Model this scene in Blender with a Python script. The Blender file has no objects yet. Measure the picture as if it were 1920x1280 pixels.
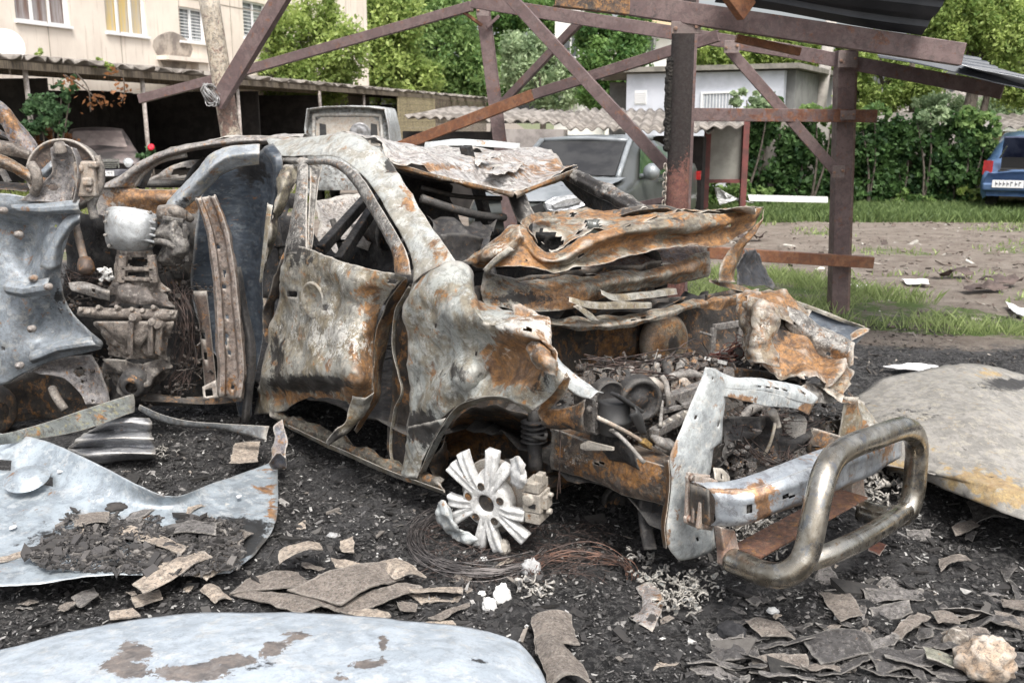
import bpy, bmesh, math, random
import numpy as np
from mathutils import Vector, noise, Matrix
R = math.radians
scene = bpy.context.scene
# ---------------------------------------------------------------- camera
CH, FPX, PITCH = 1.65, 1867.0, R(12.5)
cam = bpy.data.objects.new('camera', bpy.data.cameras.new('camera'))
scene.collection.objects.link(cam)
cam.location = (0, 0, CH); cam.rotation_euler = (math.pi/2 - PITCH, 0, 0)
cam.data.sensor_width = 36; cam.data.lens = FPX/1920*36
cam.data.clip_end = 2000; cam.data.clip_start = .05
cam.data.dof.use_dof = True; cam.data.dof.focus_distance = 3.9; cam.data.dof.aperture_fstop = 6.3
scene.camera = cam
# ---------------------------------------------------------------- sky and sun
SUN_EL, SUN_AZ = R(58), R(165)     # azimuth clockwise from +Y
w = bpy.data.worlds.new('World'); scene.world = w; w.use_nodes = True
nt = w.node_tree; sky = nt.nodes.new('ShaderNodeTexSky'); sky.sky_type = 'NISHITA'
sky.sun_disc = False; sky.sun_elevation = SUN_EL; sky.sun_rotation = SUN_AZ
sky.air_density = 1.0; sky.dust_density = 6.0; sky.ozone_density = .6
hs = nt.nodes.new('ShaderNodeHueSaturation'); hs.inputs['Saturation'].default_value = .35
nt.links.new(sky.outputs[0], hs.inputs['Color'])
nt.links.new(hs.outputs[0], nt.nodes['Background'].inputs[0])
nt.nodes['Background'].inputs[1].default_value = .15
sl = bpy.data.lights.new('sun', 'SUN'); sl.energy = 1.5; sl.angle = R(14); sl.color = (1, .965, .91)
so = bpy.data.objects.new('sun', sl); scene.collection.objects.link(so)
sd = Vector((math.sin(SUN_AZ)*math.cos(SUN_EL), math.cos(SUN_AZ)*math.cos(SUN_EL), math.sin(SUN_EL)))
so.rotation_euler = sd.to_track_quat('Z', 'Y').to_euler()
scene.view_settings.view_transform = 'Standard'; scene.view_settings.look = 'None'
scene.view_settings.gamma = 1; scene.view_settings.exposure = 0.9
# ---------------------------------------------------------------- measuring helpers
cf, sf = math.cos(PITCH), math.sin(PITCH)
FW = np.array([0, cf, -sf]); UP = np.array([0, sf, cf]); EYE = np.array([0, 0, CH])
def ray(px, py): return np.array([1., 0, 0])*(px-960)/FPX + UP*(640-py)/FPX + FW
def P(px, py, D):
    d = ray(px, py); return EYE + d*(D/d[1])
def Z(px, py, z=0):
    d = ray(px, py); return EYE + d*((z-CH)/d[2])
CA = R(-48); AX = np.array([math.cos(CA), math.sin(CA), 0]); WX = np.array([-AX[1], AX[0], 0]); C0 = np.array([-.09, 3.65, 0])
def W(px, py, y=0):       # on a plane parallel to the car side, y metres inboard of it
    d = ray(px, py); return EYE + d*(((C0 - EYE) @ WX + y)/(d @ WX))
def X(px, py, x=0):       # on a plane across the car, x metres ahead of the front hub
    d = ray(px, py); return EYE + d*(((C0 - EYE) @ AX + x)/(d @ AX))
def L(x, y, z): return C0 + AX*x + WX*y + np.array([0, 0, z])
def proj(v):
    v = np.asarray(v, float) - EYE; dz = np.maximum(v @ FW, .01)
    return 960 + FPX*v[..., 0]/dz, 640 - FPX*(v @ UP)/dz
# ---------------------------------------------------------------- object helpers
rng = random.Random(7)
def tag(o, label=None, cat=None, group=None, kind=None):
    if label: o['label'] = label
    if cat: o['category'] = cat
    if group: o['group'] = group
    if kind: o['kind'] = kind
    return o
def thing(name, label, cat, loc=(0, 0, 0), group=None):
    o = bpy.data.objects.new(name, None); o.empty_display_size = .1; scene.collection.objects.link(o)
    o.location = Vector(loc); tag(o, label, cat, group); return o
BLOBS = []   # (px, py, rx, ry, channel, strength): where rust, soot or pale ash really lies on a wreck
def obj(name, V, F, mat, parent=None, smooth=False, blobs=None, uvs=None):
    V = np.asarray(V, dtype=float).reshape(-1, 3)
    off = np.zeros(3)
    if parent is not None:
        q, pl = parent, np.zeros(3)
        while q is not None: pl = pl + np.array(q.location); q = q.parent
        off = pl
    me = bpy.data.meshes.new(name)
    if parent is None and len(V): off = np.array([V[:, 0].mean(), V[:, 1].mean(), V[:, 2].min()])
    me.from_pydata((V-off).tolist(), [], [list(f) for f in F])
    if smooth: me.polygons.foreach_set('use_smooth', [True]*len(me.polygons))
    if blobs:
        a = me.color_attributes.new('mask', 'FLOAT_COLOR', 'POINT')
        px, py = proj(V); col = np.zeros((len(V), 4)); col[:, 3] = 1
        for bx, by, rx, ry, ch, st in blobs:
            g = np.exp(-(((px-bx)/rx)**2 + ((py-by)/ry)**2)); col[:, 'rsb'.index(ch)] += g*st
        a.data.foreach_set('color', col.ravel())
    o = bpy.data.objects.new(name, me); scene.collection.objects.link(o)
    if mat: me.materials.append(mat)
    if parent is None: o.location = off
    else: o.parent = parent
    return o
class MB:
    def __init__(s): s.V = []; s.F = []
    def add(s, V, F):
        n = len(s.V); s.V.extend([tuple(map(float, v)) for v in V]); s.F.extend([tuple(i+n for i in f) for f in F]); return s
    def box(s, c, sx, sy, sz, ax=None):
        c = np.array(c, float)
        if ax is None: ax = np.eye(3)
        v = [c + ax[0]*sx*i + ax[1]*sy*j + ax[2]*sz*k for i in (-.5, .5) for j in (-.5, .5) for k in (-.5, .5)]
        return s.add(v, [(0, 1, 3, 2), (4, 6, 7, 5), (0, 4, 5, 1), (2, 3, 7, 6), (0, 2, 6, 4), (1, 5, 7, 3)])
    def bar(s, a, b, wd, ht, up=(0, 0, 1)):   # box from a to b
        a = np.array(a, float); b = np.array(b, float); d = b-a; l = np.linalg.norm(d); d = d/l
        sx = np.cross(d, up); n = np.linalg.norm(sx); sx = sx/n if n > 1e-6 else np.array([1., 0, 0]); u = np.cross(sx, d)
        return s.box((a+b)/2, l, wd, ht, [d, sx, u])
    def channel(s, a, b, wd, ht, t=.012, up=(0, 0, 1), flip=1):   # U-section steel
        a = np.array(a, float); b = np.array(b, float); d = b-a; l = np.linalg.norm(d); d = d/l
        sx = np.cross(d, up); sx = sx/np.linalg.norm(sx)*flip; u = np.cross(sx, d); m = (a+b)/2
        s.box(m+sx*(wd/2-t/2), l, t, ht, [d, sx, u])
        s.box(m+u*(ht/2-t/2)-sx*t/2, l, wd-t-.001, t, [d, sx, u]); s.box(m-u*(ht/2-t/2)-sx*t/2, l, wd-t-.001, t, [d, sx, u]); return s
    def tube(s, pts, r, n=10, sm=4, cap=True):
        pts = [np.array(p, float) for p in pts]
        if sm > 1 and len(pts) > 2: pts = cr_line(pts, sm)
        rr = r if hasattr(r, '__len__') else [r]*len(pts)
        if len(rr) != len(pts): rr = np.interp(np.linspace(0, 1, len(pts)), np.linspace(0, 1, len(rr)), rr)
        V = []; F = []; pu = np.array([.13, .27, .95])
        for i, p in enumerate(pts):
            d = pts[min(i+1, len(pts)-1)] - pts[max(i-1, 0)]; d = d/(np.linalg.norm(d)+1e-9)
            a = np.cross(d, pu); a = a/(np.linalg.norm(a)+1e-9); b = np.cross(d, a); pu = -b if np.dot(-b, pu) > 0 else b
            a = np.cross(d, pu); a /= np.linalg.norm(a)+1e-9
            for k in range(n):
                t = 2*math.pi*k/n; V.append(p + rr[i]*(a*math.cos(t) + np.cross(d, a)*math.sin(t)))
        for i in range(len(pts)-1):
            for k in range(n): F.append((i*n+k, i*n+(k+1) % n, (i+1)*n+(k+1) % n, (i+1)*n+k))
        if cap: F.append(tuple(range(n))[::-1]); F.append(tuple((len(pts)-1)*n+k for k in range(n)))
        return s.add(V, F)
    def lathe(s, c, axis, prof, n=24):        # prof: (radius, along)
        axis = np.array(axis, float); axis /= np.linalg.norm(axis)
        a = np.cross(axis, (0.1, .2, 1)); a /= np.linalg.norm(a); b = np.cross(axis, a); V = []; F = []
        for r, h in prof:
            for k in range(n):
                t = 2*math.pi*k/n; V.append(np.array(c)+axis*h+(a*math.cos(t)+b*math.sin(t))*r)
        for i in range(len(prof)-1):
            for k in range(n): F.append((i*n+k, (i+1)*n+k, (i+1)*n+(k+1) % n, i*n+(k+1) % n))
        return s.add(V, F)
    def plate(s, pts, t):                     # thick flat-ish polygon
        pts = [np.array(p, float) for p in pts]; n = len(pts); nr = np.zeros(3); c = sum(pts)/n
        for i in range(n): nr += np.cross(pts[i]-c, pts[(i+1) % n]-c)
        nr = nr/np.linalg.norm(nr); V = [p+nr*t/2 for p in pts]+[p-nr*t/2 for p in pts]
        from mathutils.geometry import tessellate_polygon
        tri = tessellate_polygon([[Vector(p) for p in pts]]); F = []
        for a_, b_, c_ in tri:
            g = np.cross(pts[b_]-pts[a_], pts[c_]-pts[a_])
            if g @ nr < 0: a_, b_ = b_, a_
            F.append((a_, b_, c_)); F.append((c_+n, b_+n, a_+n))
        for i in range(n): j = (i+1) % n; F.append((i, i+n, j+n, j))
        return s.add(V, F)
    def build(s, name, mat, parent=None, smooth=False, bevel=0, blobs=None):
        o = obj(name, s.V, s.F, mat, parent, smooth, blobs)
        if bevel: m = o.modifiers.new('b', 'BEVEL'); m.width = bevel; m.segments = 2; m.limit_method = 'ANGLE'
        return o
def cr1(p0, p1, p2, p3, t):
    return .5*((2*p1)+(-p0+p2)*t+(2*p0-5*p1+4*p2-p3)*t*t+(-p0+3*p1-3*p2+p3)*t**3)
def cr_line(pts, n):
    out = []
    for i in range(len(pts)-1):
        p0 = pts[i-1] if i else 2*pts[0]-pts[1]; p3 = pts[i+2] if i+2 < len(pts) else 2*pts[-1]-pts[-2]
        for k in range(n): out.append(cr1(p0, pts[i], pts[i+1], p3, k/n))
    out.append(pts[-1]); return out
def lin_line(pts, n):
    out = []
    for a, b in zip(pts, pts[1:]): out += [a+(b-a)*k/n for k in range(n)]
    return out+[pts[-1]]
def nz(p, s, o=0.): return noise.noise(Vector((p[0]*s+o, p[1]*s-o*.7, p[2]*s+o*1.3)))
def patch(name, rows, mat, parent=None, n=6, amp=.006, sc=6., th=.003, holes=(), seed=0, blobs=None, rag=0., smooth=True, crease=.6, lin=False, gain=1.5):
    """A bent metal sheet through a grid of 3D control points, crumpled along its normals."""
    cl_ = lin_line if lin else cr_line
    A = [cl_([np.array(p, float) for p in r], n) for r in rows]
    cols = [cl_([A[i][j] for i in range(len(A))], n) for j in range(len(A[0]))]
    fr_ = random.Random(seed*13+len(rows)*7+int(sc*10)); folds = []
    for k in range(6):
        d = np.array([fr_.gauss(0, 1) for _ in range(3)]); d /= np.linalg.norm(d); folds.append((d*sc*fr_.uniform(.45, 1.7), fr_.uniform(0, 9), fr_.uniform(0, 50)))
    G = np.array(cols).transpose(1, 0, 2); nu, nv = G.shape[:2]
    du = np.gradient(G, axis=0); dv = np.gradient(G, axis=1); N = np.cross(dv, du); N /= np.linalg.norm(N, axis=2, keepdims=True)+1e-9
    G2 = G.copy(); so_ = seed*3.17+1.3
    for i in range(nu):
        for j in range(nv):
            p = G[i, j]; c = 0.
            if amp:
                q = Vector(p)*sc + Vector((so_, so_, so_))
                wv = noise.noise(q*.7)*.35; c = noise.noise(q*.45)*.8*(1-crease)
                for d_, o_, mo in folds:
                    mk_ = noise.noise(Vector(p)*sc*.45+Vector((mo, 0, mo)))
                    if mk_ > -.12:
                        u_ = (p @ d_ + o_ + wv)*.5; u_ = abs(u_-math.floor(u_)-.5)*2
                        c += crease*(u_-.5)*min(1., (mk_+.12)*3.5)*.9
                c += (abs(noise.noise(q*2.3))-.25)*.42 + (abs(noise.noise(q*5.))-.2)*.16
                c *= gain
            G2[i, j] = p + N[i, j]*c*amp
            if rag and (i in (0, nu-1) or j in (0, nv-1)):
                k = nz(p, 30, so_)*rag + nz(p, 9, so_)*rag
                G2[i, j] = G2[i, j] + (du[i, j]/(np.linalg.norm(du[i, j])+1e-9) + dv[i, j]/(np.linalg.norm(dv[i, j])+1e-9))*k
    V = G2.reshape(-1, 3); F = []
    fc = (G2[:-1, :-1]+G2[1:, 1:])/2; fx, fy = proj(fc)
    for i in range(nu-1):
        for j in range(nv-1):
            ok = True
            for h in holes:
                e = ((fx[i, j]-h[0])/h[2])**2 + ((fy[i, j]-h[1])/h[3])**2
                if e < 1 + (h[4] if len(h) > 4 else .0)*nz(fc[i, j], 25, 3): ok = False; break
            if ok: a = i*nv+j; F.append((a, a+1, a+nv+1, a+nv))
    used = sorted({i for f in F for i in f}); mp = {u: k for k, u in enumerate(used)}
    o = obj(name, V[used], [tuple(mp[i] for i in f) for f in F], mat, parent, smooth, blobs)
    m = o.modifiers.new('s', 'SOLIDIFY'); m.thickness = th*.42; m.offset = 0
    return o
def strip(name, left, right, mat, parent=None, n=5, bulge=0., mid=1, **k):
    """A band between two edge lines, its middle pushed out by bulge along the view-independent normal."""
    rows = []
    for a, b in zip(left, right):
        a = np.array(a, float); b = np.array(b, float); rows.append([a] + [a+(b-a)*(i/(mid+1)) for i in range(1, mid+1)] + [b])
    if bulge:
        nr = np.zeros(3)
        for i in range(len(rows)-1): nr += np.cross(rows[i+1][0]-rows[i][0], rows[i][-1]-rows[i][0])
        nr /= np.linalg.norm(nr)
        if nr @ (EYE-rows[0][0]) < 0: nr = -nr
        for r in rows:
            for q in range(1, len(r)-1): r[q] = r[q] + nr*bulge
    return patch(name, rows, mat, parent, n=n, **k)
# ---------------------------------------------------------------- materials
MATS = {}
def newmat(name):
    m = bpy.data.materials.new(name); m.use_nodes = True; return m, m.node_tree, m.node_tree.nodes['Principled BSDF']
def nd(nt, t, **k):
    x = nt.nodes.new(t)
    for a, v in k.items():
        if a.startswith('i_'): x.inputs[a[2:].replace('_', ' ')].default_value = v
        else: setattr(x, a, v)
    return x
def tex(nt, co, scale, detail=6, rough=.6, dist=0., off=0.):
    x = nd(nt, 'ShaderNodeTexNoise', i_Scale=scale, i_Detail=detail, i_Roughness=rough, i_Distortion=dist)
    if off:
        mp = nd(nt, 'ShaderNodeMapping'); mp.inputs['Location'].default_value = (off, off*1.7, -off); nt.links.new(co, mp.inputs[0]); co = mp.outputs[0]
    nt.links.new(co, x.inputs['Vector']); return x.outputs['Fac']
def rng_(nt, src, a, b, lo=0., hi=1.):
    x = nd(nt, 'ShaderNodeMapRange'); x.interpolation_type = 'SMOOTHSTEP'
    for i, v in zip(('From Min', 'From Max', 'To Min', 'To Max'), (a, b, lo, hi)): x.inputs[i].default_value = v
    nt.links.new(src, x.inputs['Value']); return x.outputs[0]
def mix(nt, f, a, b):
    x = nd(nt, 'ShaderNodeMix', data_type='RGBA')
    if isinstance(f, float): x.inputs[0].default_value = f
    else: nt.links.new(f, x.inputs[0])
    for i, c in ((6, a), (7, b)):
        if isinstance(c, tuple): x.inputs[i].default_value = (*c, 1)
        else: nt.links.new(c, x.inputs[i])
    return x.outputs[2]
def mth(nt, op, a, b):
    x = nd(nt, 'ShaderNodeMath', operation=op)
    for i, c in enumerate((a, b)):
        if isinstance(c, (int, float)): x.inputs[i].default_value = c
        else: nt.links.new(c, x.inputs[i])
    return x.outputs[0]
def bumpn(nt, bs, h, strength=.5, dist=.01):
    b = nd(nt, 'ShaderNodeBump', i_Strength=strength, i_Distance=dist); nt.links.new(h, b.inputs['Height']); nt.links.new(b.outputs[0], bs.inputs['Normal'])
def burnt(name, c1, c2, c3=None, rust=.0, soot=.0, ash=.0, metal=.25, rough=.6, s=1., r1=(.09, .04, .018), r2=(.45, .215, .06), bump=.35, streak=None, rw=(.585, .655), dirt=1., edge=.75):
    """Fire-scaled sheet steel: mottled scale, rust patches, soot, ash flecks; mask r/g/b pushes rust/soot/ash."""
    m, nt, bs = newmat(name); c3 = c3 or c1; s = s*1.25
    co = nd(nt, 'ShaderNodeTexCoord').outputs['Object']
    if streak:
        mp = nd(nt, 'ShaderNodeMapping'); mp.inputs['Scale'].default_value = streak; nt.links.new(co, mp.inputs[0]); co = mp.outputs[0]
    at = nd(nt, 'ShaderNodeAttribute', attribute_name='mask'); sp = nd(nt, 'ShaderNodeSeparateColor'); nt.links.new(at.outputs['Color'], sp.inputs[0])
    a = mix(nt, rng_(nt, tex(nt, co, 4*s, 10, .72, .6), .43, .57), c1, c2)
    a = mix(nt, rng_(nt, tex(nt, co, 11*s, 10, .76, .3, 3.), .52, .6), a, c3)
    fine = tex(nt, co, 38*s, 10, .78, .2, 6.)
    rn = mth(nt, 'ADD', tex(nt, co, 6.5*s, 10, .74, .5, 7.), mth(nt, 'MULTIPLY', sp.outputs[0], .25))
    rc = mix(nt, rng_(nt, tex(nt, co, 9*s, 9, .75, .3, 1.), .34, .6), r1, mix(nt, rng_(nt, fine, .4, .62), tuple(.55*q+.02 for q in r2), r2))
    rc = mix(nt, rng_(nt, tex(nt, co, 16*s, 8, .7, .2, 15.), .5, .64, 0, .7), rc, tuple(.5*q+.10 for q in r2))
    a = mix(nt, rng_(nt, rn, rw[0]-rust*.4+.02, rw[1]-rust*.4+.02, 0, .9), a, rc)
    an = mth(nt, 'ADD', mth(nt, 'ADD', mth(nt, 'MULTIPLY', fine, .6), mth(nt, 'MULTIPLY', tex(nt, co, 8*s, 6, .6, 0, 5.), .4)), mth(nt, 'MULTIPLY', sp.outputs[2], .12))
    a = mix(nt, rng_(nt, an, .635-ash*.3, .67-ash*.3, 0, .85), a, (.60, .59, .55))
    sn = mth(nt, 'ADD', tex(nt, co, 7*s, 10, .78, .3, 11.), mth(nt, 'MULTIPLY', sp.outputs[1], .4))
    a = mix(nt, rng_(nt, sn, .68-soot*.4, .765-soot*.4, 0, .94), a, (.018, .017, .017))
    sk = rng_(nt, tex(nt, co, 75*s, 6, .75, 0, 2.), .55, .66, 0, .8*min(1, dirt+.1))
    a = mix(nt, sk, a, (.06, .05, .042))
    dv = rng_(nt, tex(nt, co, 13*s, 10, .8, .5, 9.), .40, .535, .72*dirt, 0)
    a = mix(nt, dv, a, (.05, .045, .042))
    pt = rng_(nt, nd(nt, 'ShaderNodeNewGeometry').outputs['Pointiness'], .515, .60, 0, edge)
    a = mix(nt, mth(nt, 'MULTIPLY', pt, rng_(nt, fine, .3, .55)), a, (.52, .49, .44))
    nt.links.new(a, bs.inputs['Base Color'])
    bs.inputs['Metallic'].default_value = metal
    nt.links.new(rng_(nt, tex(nt, co, 9*s, 6), .3, .7, rough-.14, rough+.2), bs.inputs['Roughness'])
    h = mth(nt, 'ADD', tex(nt, co, 30*s, 8, .7), mth(nt, 'MULTIPLY', sk, -.4)); bumpn(nt, bs, h, bump*1.3, .008)
    return m
def plain(name, c, c2=None, rough=.6, metal=0., sc=8., bump=.15, bd=.005, spec=.5, streak=None, lo=.4, hi=.6, coat=0.):
    m, nt, bs = newmat(name); co = nd(nt, 'ShaderNodeTexCoord').outputs['Object']
    if streak:
        mp = nd(nt, 'ShaderNodeMapping'); mp.inputs['Scale'].default_value = streak; nt.links.new(co, mp.inputs[0]); co = mp.outputs[0]
    n1 = tex(nt, co, sc, 8, .65)
    if c2: nt.links.new(mix(nt, rng_(nt, n1, lo, hi), c, c2), bs.inputs['Base Color'])
    else: bs.inputs['Base Color'].default_value = (*c, 1)
    bs.inputs['Roughness'].default_value = rough; bs.inputs['Metallic'].default_value = metal
    bs.inputs['Specular IOR Level'].default_value = spec; bs.inputs['Coat Weight'].default_value = coat
    if bump: bumpn(nt, bs, tex(nt, co, sc*4, 6, .7), bump, bd)
    return m
# ================================================================ SETTING
def burn_at(x, y):
    e = 7.35 + .5*nz((x, y, 0), .9) + (4.5*max(0, min(1, (2.6-x)/1.2)))
    return 1/(1+math.exp(max(-30, min(30, (y-e)*4.5))))
def green_at(x, y):
    g = 0.
    yu = 10.5-(x-2.7)*1.5; yl = 8.0-(x-2.7)*.45
    if x > 1.6 and yl < y < yu+.4: g = 1.
    if y > 17.3+.4*nz((x, y, 0), .6) and x > 2.5: g = max(g, .9)
    g = max(g, .75*(1 if nz((x, y, 3), .8) > .32 and y > 9 else 0))
    return g
xs = np.concatenate([-np.geomspace(400, 4.6, 70), np.arange(-4.5, 5.6, .028), np.geomspace(5.7, 400, 70)])
ys = np.concatenate([[-60, -20, -5, 0, 1.5], np.arange(2.2, 8.2, .028), np.arange(8.22, 20, .12), np.geomspace(20.2, 600, 45)])
gx, gy = np.meshgrid(xs, ys); nyy, nxx = gx.shape
gz = np.zeros_like(gx); gm = np.zeros((gx.size, 4)); gm[:, 3] = 1; k = 0
for i in range(nyy):
    for j in range(nxx):
        x, y = gx[i, j], gy[i, j]
        if -6 < x < 9 and 1.9 < y < 22:
            b = burn_at(x, y); gm[k, 0] = b; gm[k, 1] = green_at(x, y)
            h = .03*nz((x, y, 0), 1.7)
            if y < 8.2 and -4.6 < x < 5.6:
                q = Vector((x*6, y*6, 1)); h += b*(.022*noise.noise(q) + .026*(abs(noise.noise(q*2.6))-.2) + .018*(abs(noise.noise(q*5.5))-.2))
            gz[i, j] = h
        else: gm[k, 1] = .9 if y > 17.5 and x > 2.5 else .25
        k += 1
idx = np.arange(gx.size).reshape(nyy, nxx)
gf = np.stack([idx[:-1, :-1], idx[:-1, 1:], idx[1:, 1:], idx[1:, :-1]], -1).reshape(-1, 4)
me = bpy.data.meshes.new('ground'); me.from_pydata(np.stack([gx.ravel(), gy.ravel(), gz.ravel()], 1).tolist(), [], gf.tolist())
me.polygons.foreach_set('use_smooth', [True]*len(me.polygons))
ca = me.color_attributes.new('zone', 'FLOAT_COLOR', 'POINT'); ca.data.foreach_set('color', gm.ravel())
go = bpy.data.objects.new('ground', me); scene.collection.objects.link(go); tag(go, kind='structure')
m, nt, bs = newmat('charred_and_dry_earth'); co = nd(nt, 'ShaderNodeNewGeometry').outputs['Position']
at = nd(nt, 'ShaderNodeAttribute', attribute_name='zone'); sp = nd(nt, 'ShaderNodeSeparateColor'); nt.links.new(at.outputs['Color'], sp.inputs[0])
char = mix(nt, rng_(nt, tex(nt, co, 5, 10, .75), .4, .66), (.010, .010, .011), (.05, .049, .05))
char = mix(nt, rng_(nt, tex(nt, co, 38, 8, .8, 0, 2), .47, .6, 0, .8), char, (.17, .165, .16))
char = mix(nt, rng_(nt, tex(nt, co, 2.2, 8, .7, 0, 5), .5, .62, 0, .75), char, (.095, .093, .095))
dirt = mix(nt, rng_(nt, tex(nt, co, 3, 10, .75), .35, .65), (.17, .135, .11), (.30, .26, .22))
dirt = mix(nt, rng_(nt, tex(nt, co, 22, 8, .8, 0, 4), .56, .7, 0, .8), dirt, (.09, .075, .065))
dirt = mix(nt, rng_(nt, tex(nt, co, 55, 5, .7, 0, 9), .6, .68, 0, .7), dirt, (.42, .4, .36))
gn = mth(nt, 'ADD', tex(nt, co, 4, 9, .75, 0, 8), mth(nt, 'MULTIPLY', sp.outputs[1], .2))
dirt = mix(nt, rng_(nt, gn, .6, .74), dirt, mix(nt, tex(nt, co, 30, 5), (.05, .09, .02), (.14, .2, .05)))
bn = mth(nt, 'ADD', sp.outputs[0], mth(nt, 'MULTIPLY', mth(nt, 'SUBTRACT', tex(nt, co, 9, 8, .75), .5), 1.3))
nt.links.new(mix(nt, rng_(nt, bn, .3, .6), dirt, char), bs.inputs['Base Color'])
bs.inputs['Roughness'].default_value = .85; bs.inputs['Specular IOR Level'].default_value = .35
bumpn(nt, bs, tex(nt, co, 34, 12, .85), 1., .04); me.materials.append(m)
# ---------------------------------------------------------------- leaves
def leafmat(name, dark, light, trans=.35):
    m = bpy.data.materials.new(name); m.use_nodes = True; nt = m.node_tree; bs = nt.nodes['Principled BSDF']
    at = nd(nt, 'ShaderNodeAttribute', attribute_name='tint'); c = mix(nt, at.outputs['Fac'], dark, light)
    nt.links.new(c, bs.inputs['Base Color']); bs.inputs['Roughness'].default_value = .55; bs.inputs['Specular IOR Level'].default_value = .3
    tr = nd(nt, 'ShaderNodeBsdfTranslucent'); nt.links.new(mix(nt, .5, c, light), tr.inputs[0])
    mx = nd(nt, 'ShaderNodeMixShader'); mx.inputs[0].default_value = trans+.1
    nt.links.new(bs.outputs[0], mx.inputs[1]); nt.links.new(tr.outputs[0], mx.inputs[2]); nt.links.new(mx.outputs[0], nt.nodes['Material Output'].inputs[0])
    return m
def leaves(name, cen, size, mat, parent=None, seed=0, tint=None, aspect=.5):
    r = np.random.default_rng(seed); n = len(cen); cen = np.asarray(cen)
    a = r.normal(size=(n, 3)); a /= np.linalg.norm(a, axis=1, keepdims=True); b = r.normal(size=(n, 3)); b = np.cross(a, b); b /= np.linalg.norm(b, axis=1, keepdims=True)
    s = (size*r.uniform(.55, 1.3, n))[:, None]
    V = np.stack([cen-a*s, cen+b*s*aspect, cen+a*s, cen-b*s*aspect], 1).reshape(-1, 3)
    off = np.array([cen[:, 0].mean(), cen[:, 1].mean(), cen[:, 2].min()]) if parent is None else np.array(parent.location)
    me = bpy.data.meshes.new(name); me.from_pydata((V-off).tolist(), [], np.arange(4*n).reshape(-1, 4).tolist())
    t = r.uniform(0, 1, n) if tint is None else np.clip(tint + r.normal(size=n)*.18, 0, 1)
    c = np.ones((4*n, 4)); c[:, :3] = np.repeat(t, 4)[:, None]
    ca = me.color_attributes.new('tint', 'FLOAT_COLOR', 'POINT'); ca.data.foreach_set('color', c.ravel())
    me.materials.append(mat); o = bpy.data.objects.new(name, me); scene.collection.objects.link(o)
    if parent is None: o.location = off
    else: o.parent = parent
    return o
def cloud(lobes, n, seed, gap=.0, clump=1.2):
    """lobes: (centre, rx, ry, rz). Points fill the outer shell of each lobe in clumps, leaving gaps."""
    r = np.random.default_rng(seed); out = []; ti = []
    vol = np.array([l[1]*l[3] for l in lobes]); vol = vol/vol.sum()
    for (c, rx, ry, rz), f in zip(lobes, vol):
        k = 0; want = int(n*f)
        while k < want:
            ncl = max(8, want//34)
            d = r.normal(size=(ncl, 3)); d /= np.linalg.norm(d, axis=1, keepdims=True); rad = r.uniform(.45, 1.08, ncl)**.7
            cc = d*rad[:, None]*np.array([rx, ry, rz]) + c
            keep = np.array([nz(p, clump, seed) > gap-.25 for p in cc]); cc = cc[keep]; dd = d[keep]
            if len(cc) == 0: cc = d*np.array([rx, ry, rz]) + c; dd = d
            m_ = r.integers(12, 30, len(cc))
            pts = np.repeat(cc, m_, axis=0); tt = np.repeat(.42 + .42*np.array([nz(p, clump*1.6, seed+5) for p in cc])*2, m_)
            pts = pts + r.normal(size=pts.shape)*min(rx, rz)*.13
            out.append(pts); ti.append(tt); k += len(pts)
    return np.concatenate(out), np.concatenate(ti)
bark = plain('tree_bark', (.05, .038, .03), (.13, .11, .09), .9, 0, 14, .8, .02, streak=(3, 3, .5))
LM = {'fresh': leafmat('fresh_green_leaf', (.10, .17, .04), (.50, .60, .20)), 'mid': leafmat('mid_green_leaf', (.06, .13, .04), (.34, .47, .17)),
      'grey': leafmat('grey_green_leaf', (.14, .21, .11), (.46, .56, .34)), 'deep': leafmat('deep_green_leaf', (.04, .11, .03), (.24, .38, .12)),
      'ivy': leafmat('ivy_leaf', (.018, .05, .018), (.11, .20, .065)), 'dry': leafmat('dead_leaf', (.12, .05, .02), (.38, .18, .08)), 'rose': leafmat('rose_leaf', (.04, .09, .04), (.14, .24, .11))}
def tree(name, label, lobes_px, D, nleaf, ls, kind, trunks, seed, gap=.0, group='trees beyond the sheds', cat='tree'):
    s = D/FPX; lobes = []
    for px, py, rx, ry in lobes_px: lobes.append((P(px, py, D), rx*s, min(rx, ry)*s*.9, ry*s))
    base = P(trunks[0][0], 400, D); base[2] = 0
    t = thing(name, label, cat, base, group)
    mb = MB()
    for tx, top, r0, lean in trunks:
        b = P(tx, 400, D); b[2] = 0; e = P(tx+lean, top, D); m1 = b*.5+e*.5 + np.array([.1, 0, 0])
        mb.tube([b, m1, e], [r0, r0*.8, r0*.55], 10)
        for l in lobes:
            g = (e+m1)/2; tip = l[0] + np.array([0, 0, l[3]*.3]); mb.tube([g, (g+tip)/2+np.array([0, 0, -.2]), tip], [r0*.45, r0*.3, r0*.08], 6)
    mb.build('trunk', bark, t, True)
    pts, tt = cloud(lobes, nleaf, seed, gap, 1.6/(s*60)); leaves('crown', pts, ls, LM[kind], t, seed, tt)
    return t
tree('broadleaf_tree', 'yellow green bushy tree at the corner of the cream apartment block', [(520, 130, 50, 60), (590, 150, 62, 55), (560, 70, 60, 55), (640, 100, 50, 60), (500, 80, 25, 40), (600, 20, 30, 40)], 44, 18700, 0.109, 'fresh', [(570, 120, .25, 10)], 1, .1)
tree('broadleaf_tree', 'leafy fresh green tree behind the middle of the long carport', [(700, 110, 75, 70), (730, 40, 65, 60), (660, 40, 45, 50), (770, 150, 55, 45)], 60, 20400, 0.156, 'fresh', [(705, 110, .25, 5)], 2, .08)
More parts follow.
